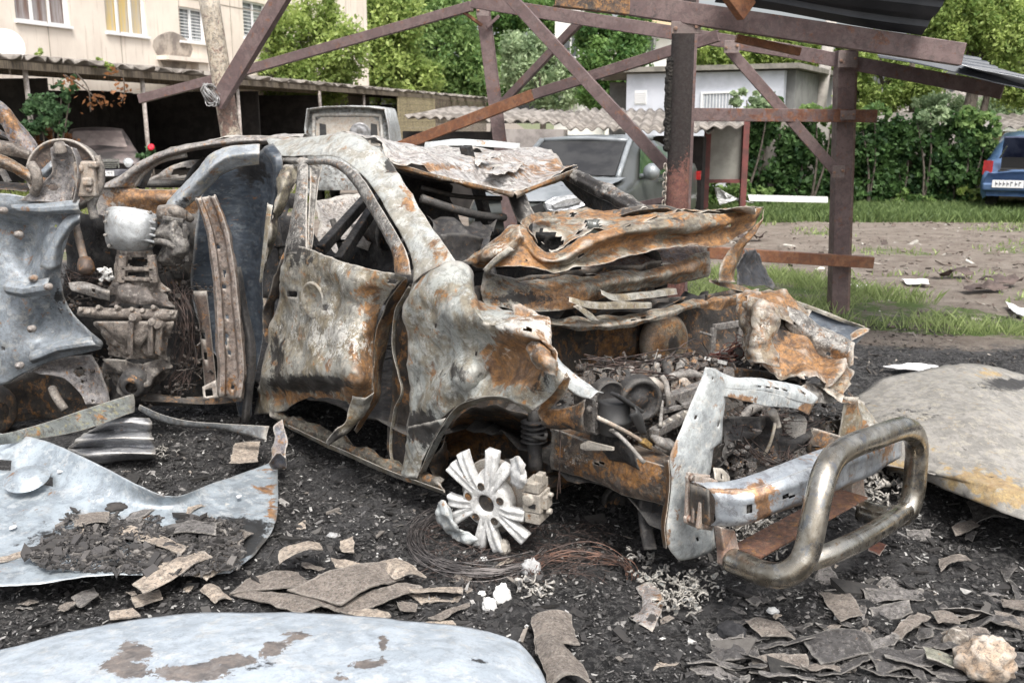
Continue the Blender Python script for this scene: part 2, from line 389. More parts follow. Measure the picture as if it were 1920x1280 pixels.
tree('broadleaf_tree', 'mid green tree behind the timber end of the carport', [(830, 100, 70, 80), (800, 20, 70, 60), (880, 150, 55, 50)], 67, 18700, 0.170, 'mid', [(840, 120, .25, -5)], 3, .06)
tree('broadleaf_tree', 'tall dark green tree at top centre, behind the bare canopy post', [(900, 40, 60, 70), (960, 10, 70, 50), (930, 120, 50, 60), (1060, 20, 60, 45)], 72, 17000, 0.178, 'deep', [(925, 120, .3, 5)], 4, .05)
tree('broadleaf_tree', 'pale grey green bush seen inside the triangle of canopy braces', [(1010, 140, 62, 52), (980, 95, 40, 35), (1060, 175, 50, 35), (1090, 120, 35, 40)], 58, 15300, 0.134, 'grey', [(1015, 150, .2, 0)], 5, .06)
tree('broadleaf_tree', 'deep green round tree left of the pale blue outbuilding', [(1150, 110, 58, 55), (1180, 60, 40, 35), (1110, 60, 35, 40), (1130, 170, 45, 35), (1175, 150, 30, 30)], 40, 17000, 0.095, 'deep', [(1150, 120, .25, 0)], 6, .06)
tree('broadleaf_tree', 'bright green tree rising behind the roof of the pale blue outbuilding', [(1340, 100, 55, 38), (1420, 90, 60, 45), (1380, 60, 60, 30)], 38, 13600, 0.095, 'fresh', [(1380, 110, .22, 0)], 7, .1)
tree('broadleaf_tree', 'thin leaved tree between the pale outbuilding and the concrete pole', [(1490, 100, 45, 40), (1560, 100, 35, 38)], 36, 7650, 0.088, 'fresh', [(1500, 110, .18, 5)], 8, .14)
tree('broadleaf_tree', 'fine leaved tree with twin upright trunks above the ivy wall', [(1660, 170, 50, 35), (1640, 110, 45, 40), (1720, 150, 45, 40), (1600, 180, 28, 38)], 27, 14450, 0.058, 'fresh', [(1660, 120, .17, 5), (1692, 115, .13, 18)], 9, .16, 'trees above the ivy wall')
tree('broadleaf_tree', 'large overhanging tree with leaning dark trunks at the right edge', [(1800, 20, 80, 60), (1890, 60, 70, 60), (1850, 120, 60, 40), (1920, 150, 50, 45), (1760, 70, 35, 50)], 24, 35700, 0.058, 'fresh', [(1765, 90, .19, 75), (1790, 110, .11, 75)], 10, .12, 'trees above the ivy wall')
tree('shrub', 'hazy light shrub in front of the pale ruins at far right', [(1760, 205, 55, 28), (1870, 215, 45, 30), (1900, 190, 30, 25)], 26, 5950, 0.054, 'grey', [(1800, 200, .05, 0)], 11, .22, 'shrubs along the right wall', 'shrub')
# ivy wall and its bushes
iw = thing('ivy_wall', 'weathered plaster wall almost buried in climbing ivy on the right', 'wall', P(1600, 390, 20))
iw.location.z = 0
plaster = plain('weathered_plaster', (.36, .34, .31), (.22, .2, .18), .9, 0, 3, .3, .02)
brick = plain('old_brick', (.32, .27, .2), (.2, .15, .11), .9, 0, 6, .4, .02, streak=(1, 1, 4))
mb = MB()
for x0, x1 in ((1392, 1455), (1455, 1600), (1600, 1850)):
    a = P(x0, 300, 20.2); b = P(x1-2, 300, 20.2); a[2] = b[2] = .85; mb.bar(a, b, .25, 1.7 if x0 < 1600 else 1.9)
mb.build('wall', plaster, iw)
mb = MB(); a = P(1700, 300, 19.95); a[2] = .5; mb.box(a, .5, .2, 1.0); a = P(1475, 300, 19.9); a[2] = .75; mb.box(a, .28, .2, 1.5); mb.build('pier', brick, iw)
def bush(label, lobes, D, n, ls, kind, seed, gap=.05, group='ivy clumps on the right wall', name='ivy_clump', cat='ivy'):
    s = D/FPX; lo = [(P(a, b, D), c*s, c*s*.55, d*s) for a, b, c, d in lobes]
    t = thing(name, label, cat, (lo[0][0][0], D, 0), group); mb = MB()
    for l in lo:
        b = lo[0][0].copy(); b[2] = 0; mb.tube([b, (b+l[0])/2+np.array([.06, -.04, 0]), l[0]], [.03, .02, .01], 6)
    mb.build('stem', bark, t, True); pts, tt = cloud(lo, n, seed, gap, 2.6); pts = pts[pts[:, 2] > .0]; tt = tt[:len(pts)]
    leaves('foliage', pts, ls, LM[kind], t, seed, tt, .75); return t
bush('ivy clump beside the grey metal gate panel', [(1420, 250, 34, 42), (1400, 330, 30, 50), (1440, 200, 30, 22)], 19.6, 5200, .055, 'ivy', 21)
bush('ivy clump around the pale wall pier left of the canopy post', [(1500, 270, 40, 48), (1460, 340, 34, 40), (1525, 345, 30, 40)], 19.5, 5200, .055, 'ivy', 22)
bush('ivy clump immediately right of the canopy post', [(1620, 270, 45, 48), (1630, 345, 50, 40), (1570, 300, 25, 60)], 19.5, 6500, .055, 'ivy', 23)
bush('ivy clump framing the patch of bare bricks', [(1700, 250, 48, 40), (1680, 310, 25, 50), (1745, 330, 36, 50)], 19.5, 5200, .055, 'ivy', 24)
bush('tall ivy clump nearest the blue car', [(1780, 265, 45, 50), (1790, 345, 48, 42), (1835, 300, 28, 60)], 19.4, 6000, .055, 'ivy', 25)
bush('pale leafy vine over the top of the grey gate', [(1400, 188, 30, 16), (1440, 205, 30, 14)], 19.2, 900, .06, 'grey', 26, .0)
bush('low nettle bush before the grey gate panel', [(1370, 345, 34, 34), (1345, 365, 20, 24), (1425, 372, 30, 18)], 18.8, 2600, .05, 'mid', 27, .0, 'low bushes by the gate', 'low_bush', 'bush')
for k, (lb, lo_, kk) in enumerate([('light trailing vines spilling over the wall top left of the canopy post', [(1530, 212, 30, 14), (1560, 225, 18, 20)], 'mid'), ('loose vine tuft standing above the wall between the twin trunks and the post', [(1640, 215, 26, 18), (1615, 232, 22, 14)], 'mid'),
  ('feathery bush rising above the ivy near the leaning trunks', [(1745, 212, 30, 24), (1720, 232, 20, 16)], 'grey'), ('light bush rising above the ivy next to the blue car', [(1815, 225, 34, 22), (1850, 250, 20, 34)], 'mid'), ('tangle of pale weeds at the foot of the ivy near the bricks', [(1690, 372, 26, 14), (1730, 378, 30, 10)], 'mid'), ('tall nettles at the foot of the ivy beside the blue car', [(1800, 368, 34, 18), (1835, 360, 16, 26)], 'fresh')]):
    bush(lb, lo_, 19.3, 800, .06, kk, 70+k, .25, 'loose growth on the right wall', 'climbing_vine', 'vine')
# ---------------------------------------------------------------- carport with corrugated roof
def corrugated(a, b, back, pitch, amp, per=1, th=.008, jag=0, seed=0):
    """sheet whose waves run from edge a-b towards vector back"""
    a = np.array(a); b = np.array(b); back = np.array(back); Ln = np.linalg.norm(b-a); n = int(Ln/pitch)*8; V = []; F = []
    up = np.cross(b-a, back); up = up/np.linalg.norm(up); up = up if up[2] > 0 else -up
    rows = max(2, per+1)
    for i in range(n+1):
        t = i/n; h = amp*math.cos(2*math.pi*i/8); j = jag*noise.noise(Vector((t*Ln*2.3, seed, 0))) if jag else 0
        for k in range(rows):
            f = k/(rows-1); V.append(a+(b-a)*t + back*(f if k else -j) + up*(h + .02*nz((t*Ln, f*3, seed), .7)))
    for i in range(n):
        for k in range(rows-1): q = i*rows+k; F.append((q, q+1, q+rows+1, q+rows))
    return V, F
asb = plain('weathered_asbestos_cement', (.27, .245, .22), (.13, .115, .10), .95, 0, 2.5, .4, .01)
wood = plain('weathered_boards', (.16, .13, .09), (.07, .055, .045), .9, 0, 5, .4, .01, streak=(6, 6, .6))
ywood = plain('yellowed_boards', (.34, .29, .17), (.17, .14, .09), .9, 0, 5, .4, .01, streak=(1, 1, 6))
polem = plain('pale_painted_pole', (.55, .5, .46), (.33, .28, .25), .7, 0, 12, .2)
darkm = plain('dark_shed_board', (.035, .03, .028), (.016, .014, .013), .9, 0, 3, .3)  # near black boards on back wall, partitions and garage walls
E0 = P(-140, 93, 19.0); E1 = P(915, 185, 62.); BK = np.cross((E1-E0)/np.linalg.norm(E1-E0), (0, 0, 1)); BK = BK if BK[1] > 0 else -BK
cp = thing('carport', 'long open carport with sooty corrugated roof on thin pale poles', 'carport', (E0[0], E0[1], 0))
def eave(px):   # point on the eave line seen at pixel column px
    d0, d1 = 19., 62.; u = (px+140)/1055.; D = 1/((1-u)/d0+u/d1); return P(px, 93+u*92, D)
V, F = corrugated(E0, E1, BK*5.5+np.array([0, 0, .25]), .34, .05, 3, jag=.12)
o = obj('roof', V, F, asb, cp, True); mm = o.modifiers.new('s', 'SOLIDIFY'); mm.thickness = .03
mb = MB(); mb.bar(E0-(0, -.25, .16), E1-(0, -.25, .16), .12, .16); mb.bar(E0+BK*2.7-(0, 0, .12), E1+BK*2.7-(0, 0, .12), .1, .14); mb.build('beam', wood, cp)
for px in (60, 278, 455, 608, 690):
    e = eave(px); e = e+BK*.2; b = e.copy(); b[2] = 0; b[0] += .03; MB().tube([b, e-(0, 0, .12)], .055, 10, 1).build('pole', polem, cp, True)
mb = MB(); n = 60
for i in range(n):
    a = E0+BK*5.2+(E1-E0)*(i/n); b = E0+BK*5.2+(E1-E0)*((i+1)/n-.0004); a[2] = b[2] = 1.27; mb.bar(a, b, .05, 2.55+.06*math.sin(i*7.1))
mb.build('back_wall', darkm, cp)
mb = MB(); e = eave(745); f = eave(912); g = eave(815)
for i in range(11):
    a = e.copy(); b = g.copy(); a[2] = b[2] = .15+i*.26; mb.bar(a, b, .04, .25)
mb.build('plank_door', ywood, cp)
mb = MB()
for i in range(40):
    a = g+(f-g)*((i+.5)/40); mb.box((a[0], a[1], 1.4), .04, .32, 2.75)
mb.build('board_wall', wood, cp)
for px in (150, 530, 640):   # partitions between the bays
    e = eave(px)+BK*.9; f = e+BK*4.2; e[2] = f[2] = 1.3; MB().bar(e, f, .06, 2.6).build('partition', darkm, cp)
e = eave(560)+BK*5.0; e[2] = 1.7; MB().box(e, 3.0, .05, 1.3).build('light_panel', plain('pale_wall_sheet', (.3, .29, .28), (.12, .12, .12), .8, 0, .8), cp)
# ---------------------------------------------------------------- cream apartment building
cream = plain('cream_render', (.60, .53, .44), (.50, .43, .35), .9, 0, 1.2, .25, .01)
m_, nt, bs = newmat('stained_cream_render'); co = nd(nt, 'ShaderNodeTexCoord').outputs['Object']
mp = nd(nt, 'ShaderNodeMapping'); mp.inputs['Scale'].default_value = (4, 4, .35); nt.links.new(co, mp.inputs[0])
c = mix(nt, rng_(nt, tex(nt, co, .8, 8), .35, .65), (.78, .70, .61), (.69, .61, .53))
c = mix(nt, rng_(nt, tex(nt, mp.outputs[0], 1.5, 8, .7), .52, .72, 0, .55), c, (.42, .33, .26)); nt.links.new(c, bs.inputs['Base Color']); bs.inputs['Roughness'].default_value = .9
cream = m_
A0 = P(-200, 100, 26.8); B0 = P(690, 100, 53.); A0[2] = B0[2] = 0; AD = (B0-A0)/np.linalg.norm(B0-A0); AN = np.array([AD[1], -AD[0], 0])
if AN[1] > 0: AN = -AN
def onwall(px, py):
    d = ray(px, py); t = ((A0-EYE) @ AN)/(d @ AN); return EYE+d*t
ap = thing('apartment_building', 'cream rendered apartment block with white framed windows at upper left', 'building', A0)
WIN = [(30, -40, 130, 38, 'brown'), (200, -40, 276, 60, 'yellow'), (338, 16, 386, 76, 'dark'), (458, 5, 500, 70, 'dark')]
rects = []
for x0, y0, x1, y1, kk in WIN:
    a = onwall(x0, y1); b = onwall(x1, y1); c = onwall((x0+x1)/2, y0); rects.append(((a-A0) @ AD, (b-A0) @ AD, a[2], c[2], kk))
Ln = np.linalg.norm(B0-A0); us = sorted({0., Ln} | {r[0] for r in rects} | {r[1] for r in rects}); mb = MB(); HT = 13.
def wbox(mb, u0, u1, z0, z1, d0=0., d1=.35):   # block in the wall's own frame, d measured inwards
    c = A0+AD*(u0+u1)/2-AN*(d0+d1)/2; mb.box((c[0], c[1], (z0+z1)/2), u1-u0, d1-d0, z1-z0, [AD, -AN, np.array([0, 0, 1])])
for u0, u1 in zip(us, us[1:]):
    r = [q for q in rects if q[0] <= u0+.01 and q[1] >= u1-.01]
    if r: wbox(mb, u0, u1, 0, r[0][2]); wbox(mb, u0, u1, r[0][3], HT)
    else: wbox(mb, u0, u1, 0, HT)
wbox(mb, 0, Ln, 0, HT, 6, 6.3); mb.build('wall', cream, ap)
mb = MB()
for z in (3.1, 6.05): wbox(mb, 0, Ln, z, z+.035, -.012, 0.)
for u in np.arange(2.2, Ln, 3.3): wbox(mb, u, u+.03, .05, HT, -.01, -.001)
mb.build('panel_joint', plain('joint_mortar', (.36, .31, .26), None, .9), ap)
whitef = plain('white_window_frame', (.78, .78, .78), None, .4, 0, 4, 0); glass = plain('window_glass', (.05, .06, .065), (.09, .1, .1), .08, 0, 1, 0, spec=.8)
CUR = {'brown': ((.16, .10, .08), (.32, .3, .3)), 'yellow': ((.60, .45, .18), (.45, .40, .33)), 'dark': ((.1, .11, .12), (.3, .32, .33))}
for r in rects:
    mb = MB(); u0, u1, z0, z1, kk = r; t = .07; n = 3 if kk != 'dark' else 2
    for j in range(n+1):
        u = u0+(u1-u0-t)*j/n; wbox(mb, u, u+t, z0, z1, .08, .16)
    for z in (z0, z1-t): wbox(mb, u0+t, u1-t, z, z+t, .083, .157)
    fr = mb.build('window', whitef, ap)
    mb = MB(); wbox(mb, u0-.06, u1+.06, z0-.08, z0, -.1, .07); mb.build('sill', whitef, fr)
    mb = MB(); wbox(mb, u0+.02, u1-.02, z0+.02, z1-.02, .19, .2); gl = mb.build('pane', plain('curtain_'+kk, *CUR[kk], .35, 0, 2.2, 0, streak=(3, 3, .2)), fr)
    if kk == 'dark':
        mb = MB()
        for q in range(9): wbox(mb, u0+.03, u1-.03, z0+.1+q*(z1-z0-.2)/9, z0+.13+q*(z1-z0-.2)/9, .17, .185)
        mb.build('blind', whitef, fr)
c = onwall(330, 118); u = (c-A0) @ AD; mb = MB(); wbox(mb, u-1.1, u+1.6, c[2]+.05, c[2]+.2, -.5, 0.); wbox(mb, u+.9, u+1.5, 0, c[2]+.04, -.35, 0.); mb.build('vent_hood', cream, ap)
c = onwall(325, 100); dk = obj('soot_mark', *(lambda mb: (mb.V, mb.F))((lambda mb: (mb.plate([c+AD*math.cos(t)*1.05*(1+.2*math.sin(3*t))+np.array([0, 0, .75*math.sin(t)])+AN*.012 for t in np.linspace(0, 6.1, 22)], .006), mb)[1])(MB())), plain('soot_stain', (.2, .17, .15), (.4, .35, .3), .95, 0, 2, 0), ap)
# satellite dish on the carport roof
dp = P(8, 92, 23.5); sdh = thing('satellite_dish', 'white satellite dish above the carport roof at the left edge', 'satellite dish', dp-(0, 0, .5))
mb = MB(); mb.lathe(dp, (.2, -1, .25), [(.001, -.10), (.2, -.085), (.35, -.04), (.44, .03), (.45, .03), (.36, -.05), (.2, -.1), (.001, -.115)], 28); mb.build('dish', whitef, sdh, True)
MB().tube([dp+(0, .1, -.05), dp+(0, .15, -.55)], .025, 8, 1).build('mast', polem, sdh)
# ---------------------------------------------------------------- low shed with asbestos roof
ls = thing('low_garage', 'low garage row with weathered corrugated asbestos roof behind the dark car', 'garage', (0, 17, 0))
def cshed(pa, pb, back, z=0): V, F = corrugated(pa, pb, back, .2, .03, 4, jag=.1, seed=3); o = obj('roof', V, F, asb, ls, True); q = o.modifiers.new('s', 'SOLIDIFY'); q.thickness = .02
a = P(758, 220, 19); b = P(1335, 248, 16.2); c = P(880, 203, 23)
cshed(a, P(1090, 235, 17.6), np.array([.8, 4., .22])); cshed(P(1060, 242, 17.0), P(1340, 250, 15.6), np.array([.6, 3.6, .35]))
V, F = corrugated(P(1310, 242, 15.5), P(1395, 238, 15.4), np.array([.5, 2.2, .1]), .2, .03, 2, jag=.1, seed=9); o = obj('roof', V, F, asb, ls, True); q = o.modifiers.new('s', 'SOLIDIFY'); q.thickness = .02
gw = plain('grey_plaster', (.36, .33, .31), (.2, .18, .17), .9, 0, 1.6, .3, .01)
def wallbar(name, p0, p1, zt, mat, par, th=.15, z0=0.):
    a = np.array(p0); b = np.array(p1); a[2] = b[2] = (zt+z0)/2; MB().bar(a, b, th, zt-z0).build(name, mat, par)
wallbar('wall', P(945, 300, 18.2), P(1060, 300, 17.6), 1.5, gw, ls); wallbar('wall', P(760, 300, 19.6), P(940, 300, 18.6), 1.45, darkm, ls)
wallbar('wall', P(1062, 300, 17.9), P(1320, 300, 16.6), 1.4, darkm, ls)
gm2 = plain('grey_green_steel_sheet', (.27, .27, .24), (.2, .19, .17), .7, .2, 2, .1); redp = plain('dull_red_paint', (.17, .05, .045), (.1, .04, .035), .7, 0, 6, .2)
gt = thing('gate_panel', 'grey sheet metal gate panel in a dull red frame beside the garages', 'gate', P(1355, 300, 17.4)); gt.location.z = 0
a = P(1330, 300, 17.4); b = P(1392, 300, 17.4); a[2] = b[2] = 1.15; MB().bar(a, b, .03, 1.0).build('sheet', gm2, gt)
mb = MB()
for p in (P(1325, 300, 17.3), P(1396, 300, 17.3)):
    q = p.copy(); p[2] = 0; q[2] = 1.72; mb.bar(p, q, .1, .1, (0, 1, 0))
a = P(1326, 300, 17.35); b = P(1395, 300, 17.35); a[2] = b[2] = .63; mb.bar(a, b, .08, .06); mb.build('frame', redp, gt)
# ---------------------------------------------------------------- pale outbuilding, white house, pole, ruins
paleb = plain('pale_blue_grey_render', (.60, .62, .68), (.5, .52, .57), .85, 0, 1.5, .15); sideb = plain('grey_block_wall', (.22, .22, .21), (.16, .16, .155), .9, 0, 2, .2)
roofb = plain('mossy_bitumen_roof', (.16, .15, .13), (.26, .24, .21), .95, 0, 3, .5)
ob = thing('outbuilding', 'flat roofed pale blue grey outbuilding with a barred window and a vent', 'building', P(1320, 300, 26)); ob.location.z = 0
a = P(1175, 300, 27); b = P(1464, 300, 25); c = b+np.array([2.6, 5., 0])
wallbar('wall', a, b, 2.83, paleb, ob, .25); wallbar('side_wall', b+(.16, .1, 0), c, 2.85, sideb, ob, .22); wallbar('back_wall', a+(0, 5, 0), c, 2.8, sideb, ob)
d_ = (b-a)/np.linalg.norm(b-a); nrm = np.array([d_[1], -d_[0], 0]); pl = [a+nrm*.35-d_*.3, b+nrm*.35+d_*.4, c+d_*.4, a+(0, 5.2, 0)-d_*.3]
MB().plate([np.array([p[0], p[1], 2.93]) for p in pl], .12).build('roof', roofb, ob)
def onp(px, py, a, n):
    d = ray(px, py); return EYE+d*(((a-EYE) @ n)/(d @ n))
c1 = onp(1201, 183, a+nrm*.14, nrm); mb = MB()
for i in range(6): mb.box(c1+(0, 0, -.13+i*.05), .3, .03, .025, [d_, nrm, np.array([0, 0, 1])])
mb.box(c1+nrm*-.008, .34, .012, .36, [d_, nrm, np.array([0, 0, 1])]); mb.build('vent', whitef, ob)
c1 = onp(1352, 192, a+nrm*.15, nrm); mb = MB(); ax3 = [d_, nrm, np.array([0, 0, 1])]
for i in range(12): mb.box(c1+d_*(-.45+i*.082), .014, .02, .40, ax3)
for s_ in (-1, 1): mb.box(c1+d_*.5*s_, .05, .05, .5, ax3); mb.box(c1+(0, 0, .24*s_), 1.05, .045, .05, ax3)
wf = mb.build('window', whitef, ob); MB().box(c1-nrm*.012, .98, .01, .46, ax3).build('pane', plain('dusty_pane', (.4, .42, .46), (.3, .32, .35), .3, 0, 3, 0), wf)
wh = thing('white_house', 'tall white house showing between the trees behind the charred post', 'building', P(1190, 300, 55)); wh.location.z = 0
wr = plain('white_render', (.78, .77, .75), (.7, .69, .66), .85, 0, 1, .1)
a = P(1135, 300, 56); b = P(1262, 300, 54); wallbar('wall', a, b, 6.3, wr, wh, .3); a2 = P(1040, 300, 58); b2 = P(1130, 300, 57); wallbar('wall', a2, b2, 7.6, wr, wh, .3)
wallbar('roof', a-(.6, .4, 0), b+(.8, -.4, 0), 6.75, plain('cream_fascia', (.66, .52, .34), None, .8), wh, 1.2, 6.3)
for px, py, wpx, hpx in ((1227, 86, 26, 28), (1070, 85, 28, 42)):
    D = 55; p = P(px, py, D-.6); s = D/FPX; f_ = MB(); w_, h_ = wpx*s, hpx*s
    for i in (-.5, 0, .5): f_.box(p+(i*w_, 0, 0), .09, .08, h_)
    for i in (-.5, .5): f_.box(p+(0, .004, i*h_), w_, .08, .09)
    fo = f_.build('window', plain('grey_window_bar', (.5, .5, .5), None, .5, 0, 1, 0), wh); MB().box(p+(0, .05, 0), w_*.98, .02, h_*.98).build('pane', glass, fo)
cpl = MB().tube([(*P(1520, 300, 28)[:2], 0), P(1560, 30, 28)], [.19, .15], 12, 1).build('concrete_pole', plain('pale_concrete', (.42, .39, .36), (.3, .28, .26), .9, 0, 4, .3), None, True)
tag(cpl, 'leaning pale concrete pole right of the flat roofed outbuilding', 'pole')
ru = thing('old_house', 'low pale house with a broken grey roof behind the ivy at right', 'building', P(1750, 300, 30)); ru.location.z = 0
wallbar('wall', P(1600, 300, 31), P(1900, 300, 29), 1.95, wr, ru); V, F = corrugated(P(1560, 205, 31), P(1940, 215, 28.5), np.array([.4, 3, .7]), .3, .04, 3); o = obj('roof', V, F, asb, ru, True)
yh = thing('yellow_garage', 'yellow plastered garage behind the blue car', 'garage', P(1900, 300, 22)); yh.location.z = 0
wallbar('wall', P(1858, 300, 22), P(2050, 300, 21), 1.42, plain('yellow_plaster', (.45, .36, .16), (.3, .24, .13), .9, 0, 2, .2), yh); V, F = corrugated(P(1840, 240, 21.5), P(2060, 243, 20.5), np.array([.3, 3, .3]), .25, .035, 3); o = obj('roof', V, F, asb, yh, True)
# ================================================================ PARKED CARS
rubber = plain('tyre_rubber', (.02, .02, .02), (.035, .033, .03), .85, 0, 20, .2)
steelg = plain('grey_alloy', (.35, .35, .36), (.2, .2, .2), .45, .7, 12, .1)
carglass = plain('dark_car_glass', (.02, .025, .025), (.05, .07, .05), .08, 0, 2, 0, spec=.9)
lampglass = plain('clear_lamp', (.7, .72, .74), (.45, .47, .5), .12, .3, 30, .1, coat=1.)
platem = plain('number_plate_white', (.7, .7, .7), None, .5, 0, 1, 0); inkm = plain('plate_ink', (.06, .06, .08), None, .6, 0, 1, 0)
chrome = plain('dull_chrome', (.6, .6, .6), (.4, .4, .4), .25, .9, 20, .05)
blackp = plain('black_plastic', (.02, .02, .022), (.035, .035, .035), .6, 0, 6, .1)
amber = plain('amber_lamp', (.75, .25, .04), None, .25, 0, 1, 0); redl = plain('red_lamp', (.32, .02, .02), (.2, .01, .01), .25, 0, 4, 0)
def vehicle(t, st, head, paint, glassm=carglass, wheels=(), wr=.31):
    """Lofted body from stations (x, half width, sill z, belt z, roof half width, roof z); roof z None = bonnet/boot deck."""
    hd = np.array([head[0], head[1], 0.]); hd /= np.linalg.norm(hd); sd_ = np.array([-hd[1], hd[0], 0]); o = np.array(t.location)
    T = lambda x, y, z: o + hd*x + sd_*y + np.array([0, 0, z])
    S = []
    for a in cr_line([np.array([q if q is not None else s[3]+.05 for q in s]) for s in st], 5): S.append(a)
    V = []; F = []
    for x, w_, zl, zb, wt, zr in S:
        half = [(w_*.93, zl), (w_*.99, zl+.12), (w_, zl+.3), (w_*.985, zb-.08), (w_*.94, zb), ((w_*.94+wt)/2+.02, (zb+zr)/2), (wt, zr-.02), (wt*.55, zr+.02), (0, zr+.03)]
        ring = [(-y, z) for y, z in half] + [(y, z) for y, z in half[-2::-1]]
        V += [T(x, y, z) for y, z in ring]
    n = len(ring)
    for i in range(len(S)-1):
        for k in range(n-1): F.append((i*n+k, i*n+k+1, (i+1)*n+k+1, (i+1)*n+k))
    F.append(tuple(range(n))); F.append(tuple((len(S)-1)*n+k for k in range(n))[::-1])
    obj('body', V, F, paint, t, True)
    for i, (x, y) in enumerate(wheels):
        wh_ = MB().lathe(T(x, y, wr), sd_*np.sign(y), [(wr*.62, -.17), (wr*.97, -.15), (wr, -.1), (wr, .0), (wr*.95, .025), (wr*.64, .03), (wr*.62, -.02)], 28).build('wheel', rubber, t, True)
        MB().lathe(T(x, y, wr), sd_*np.sign(y), [(wr*.63, -.05), (wr*.6, .012), (wr*.45, -.015), (wr*.2, .01), (.001, .015)], 20).build('rim', steelg, wh_, True)
    return T
def quad(mb, ps, th, out):   # slightly raised pane, corners given
    ps = [np.array(p)+out for p in ps]; mb.plate(ps, th)
def plate_marks(c, ux, uz, out, w_, h_, par, n=7, gap=True):
    p = MB().box(c, w_, .008, h_, [ux, out, uz]).build('number_plate', platem, par); mb = MB(); r = random.Random(int(w_*1000)+n)
    for i in range(n):
        x = (-.42+.84*(i+.5)/n)*w_ + (.012 if gap and i > n-3 else 0); cw = w_*.07
        mb.box(c+ux*x+out*.008, cw, .004, h_*.16, [ux, out, uz]) if r.random() < .5 else mb.box(c+ux*x+out*.008+uz*h_*.2, cw, .004, h_*.12, [ux, out, uz])
        mb.box(c+ux*(x+r.choice((-1, 1))*cw*.4)+out*.0085, cw*.25, .004, h_*.6, [ux, out, uz])
    tag(mb.build('plate_lettering', inkm, p), kind='stuff')
ZU = np.array([0, 0, 1.])
# --- dark sedan under the carport
dustb = plain('dusty_dark_paint', (.045, .04, .04), (.16, .13, .125), .55, .1, 1.5, .1, coat=.2)
hv = np.array([.39, -.92, 0]); hv /= np.linalg.norm(hv); sv = np.array([-hv[1], hv[0], 0]); fc = P(192, 330, 24.0); fc[2] = 0
t = thing('sedan', 'dusty dark sedan with chrome grille parked at the carport behind the rose bush', 'car', fc-hv*2.4)
T = vehicle(t, [(-2.4, .82, .4, .85, .6, .9), (-2.2, .9, .28, .98, .7, 1.0), (-1.5, .91, .26, .99, .68, 1.05), (-1.0, .91, .25, .98, .62, 1.38), (-.1, .91, .25, .96, .62, 1.45), (.5, .91, .25, .95, .62, 1.40), (1.15, .91, .25, .94, .7, .99), (1.9, .9, .26, .87, .7, .90), (2.3, .87, .3, .72, .66, .76), (2.42, .8, .36, .62, .6, .64)], hv, dustb, wheels=[(1.5, .8), (1.5, -.8), (-1.4, .8), (-1.4, -.8)], wr=.33)
mb = MB(); mb.plate([T(1.14, -.66, 1.0), T(1.14, .66, 1.0), T(.58, .56, 1.385), T(.58, -.56, 1.385)], .02); o_ = mb.build('windscreen', plain('dust_covered_glass', (.2, .16, .15), (.3, .25, .23), .6, 0, 3, 0), t)
gb = MB()
for i in range(4): gb.box(T(2.425, 0, .56+i*.045), .02, .74-.05*abs(i-2), .02, [hv, sv, ZU])
for s_ in (-1, 0, 1): gb.box(T(2.43, s_*.38, .63), .022, .03, .19, [hv, sv, ZU])
gb.box(T(2.432, 0, .74), .03, .8, .03, [hv, sv, ZU]); gb.build('grille', chrome, t)
for s_ in (-1, 1): MB().lathe(T(2.36, s_*.6, .64), hv, [(.135, -.05), (.13, .02), (.09, .06), (.001, .075)], 20).build('headlight', lampglass, t, True)
MB().box(T(2.44, 0, .43), .1, 1.76, .16, [hv, sv, ZU]).build('bumper', plain('dark_grey_bumper', (.06, .06, .075), (.15, .15, .17), .6, 0, 4), t, bevel=.02)
plate_marks(T(2.50, 0, .42), sv, ZU, hv, .52, .12, t)
# --- grey hatch/sedan with smashed windscreen
greyp = plain('dusty_grey_paint', (.05, .055, .05), (.09, .095, .09), .45, .35, 1.2, .05, coat=.5)
hv = np.array([-.41, -.91, 0]); hv /= np.linalg.norm(hv); sv = np.array([-hv[1], hv[0], 0]); cfl = P(1128, 380, 11.1); cfl[2] = 0
ctr = cfl - sv*.84 - hv*2.15
t = thing('damaged_sedan', 'dark grey car with a smashed out windscreen, standing behind the charred post', 'car', ctr)
T = vehicle(t, [(-2.3, .72, .42, .82, .55, .88), (-2.1, .86, .3, 1.02, .6, 1.06), (-1.6, .9, .24, 1.0, .62, 1.16), (-1.0, .9, .24, .97, .6, 1.36), (-.2, .9, .24, .95, .6, 1.43), (.35, .9, .24, .93, .6, 1.39), (1.1, .9, .24, .92, .68, .98), (1.7, .89, .25, .84, .66, .88), (2.1, .84, .3, .7, .62, .74), (2.26, .7, .36, .56, .5, .6)], hv, greyp, wheels=[(1.38, .8), (1.38, -.8), (-1.32, .8), (-1.32, -.8)])
palep = plain('pale_panel_metal', (.34, .36, .375), (.22, .24, .25), .4, .4, 2, .05)  # paler than the body: roof, bonnet, frames and mirror
mb = MB(); mb.plate([T(1.11, -.64, .995), T(1.11, .64, .995), T(.42, .55, 1.385), T(.42, -.55, 1.385)], .02); mb.build('windscreen', plain('painted_cabin_shade', (.012, .012, .013), (.03, .03, .03), .5, 0, 3, 0), t)  # cabin shade behind the missing screen, put on a near black plate
mb = MB(); mb.tube([T(1.14, .69, .985), T(.42, .60, 1.40), T(.1, .57, 1.43), T(-.6, .57, 1.42)], .035, 8); mb.tube([T(1.14, -.69, .985), T(.42, -.60, 1.40)], .035, 8); mb.tube([T(.40, -.58, 1.40), T(.4, 0, 1.425), T(.40, .58, 1.40)], .03, 8); mb.build('window_frame', palep, t, True)
V = [T(x, y, 1.455+.012*nz((x*3, y*3, 0), 2)-.02*(y/.6)**2-.02*max(0, x)) for x in np.linspace(-.9, .36, 12) for y in np.linspace(-.56, .56, 10)]
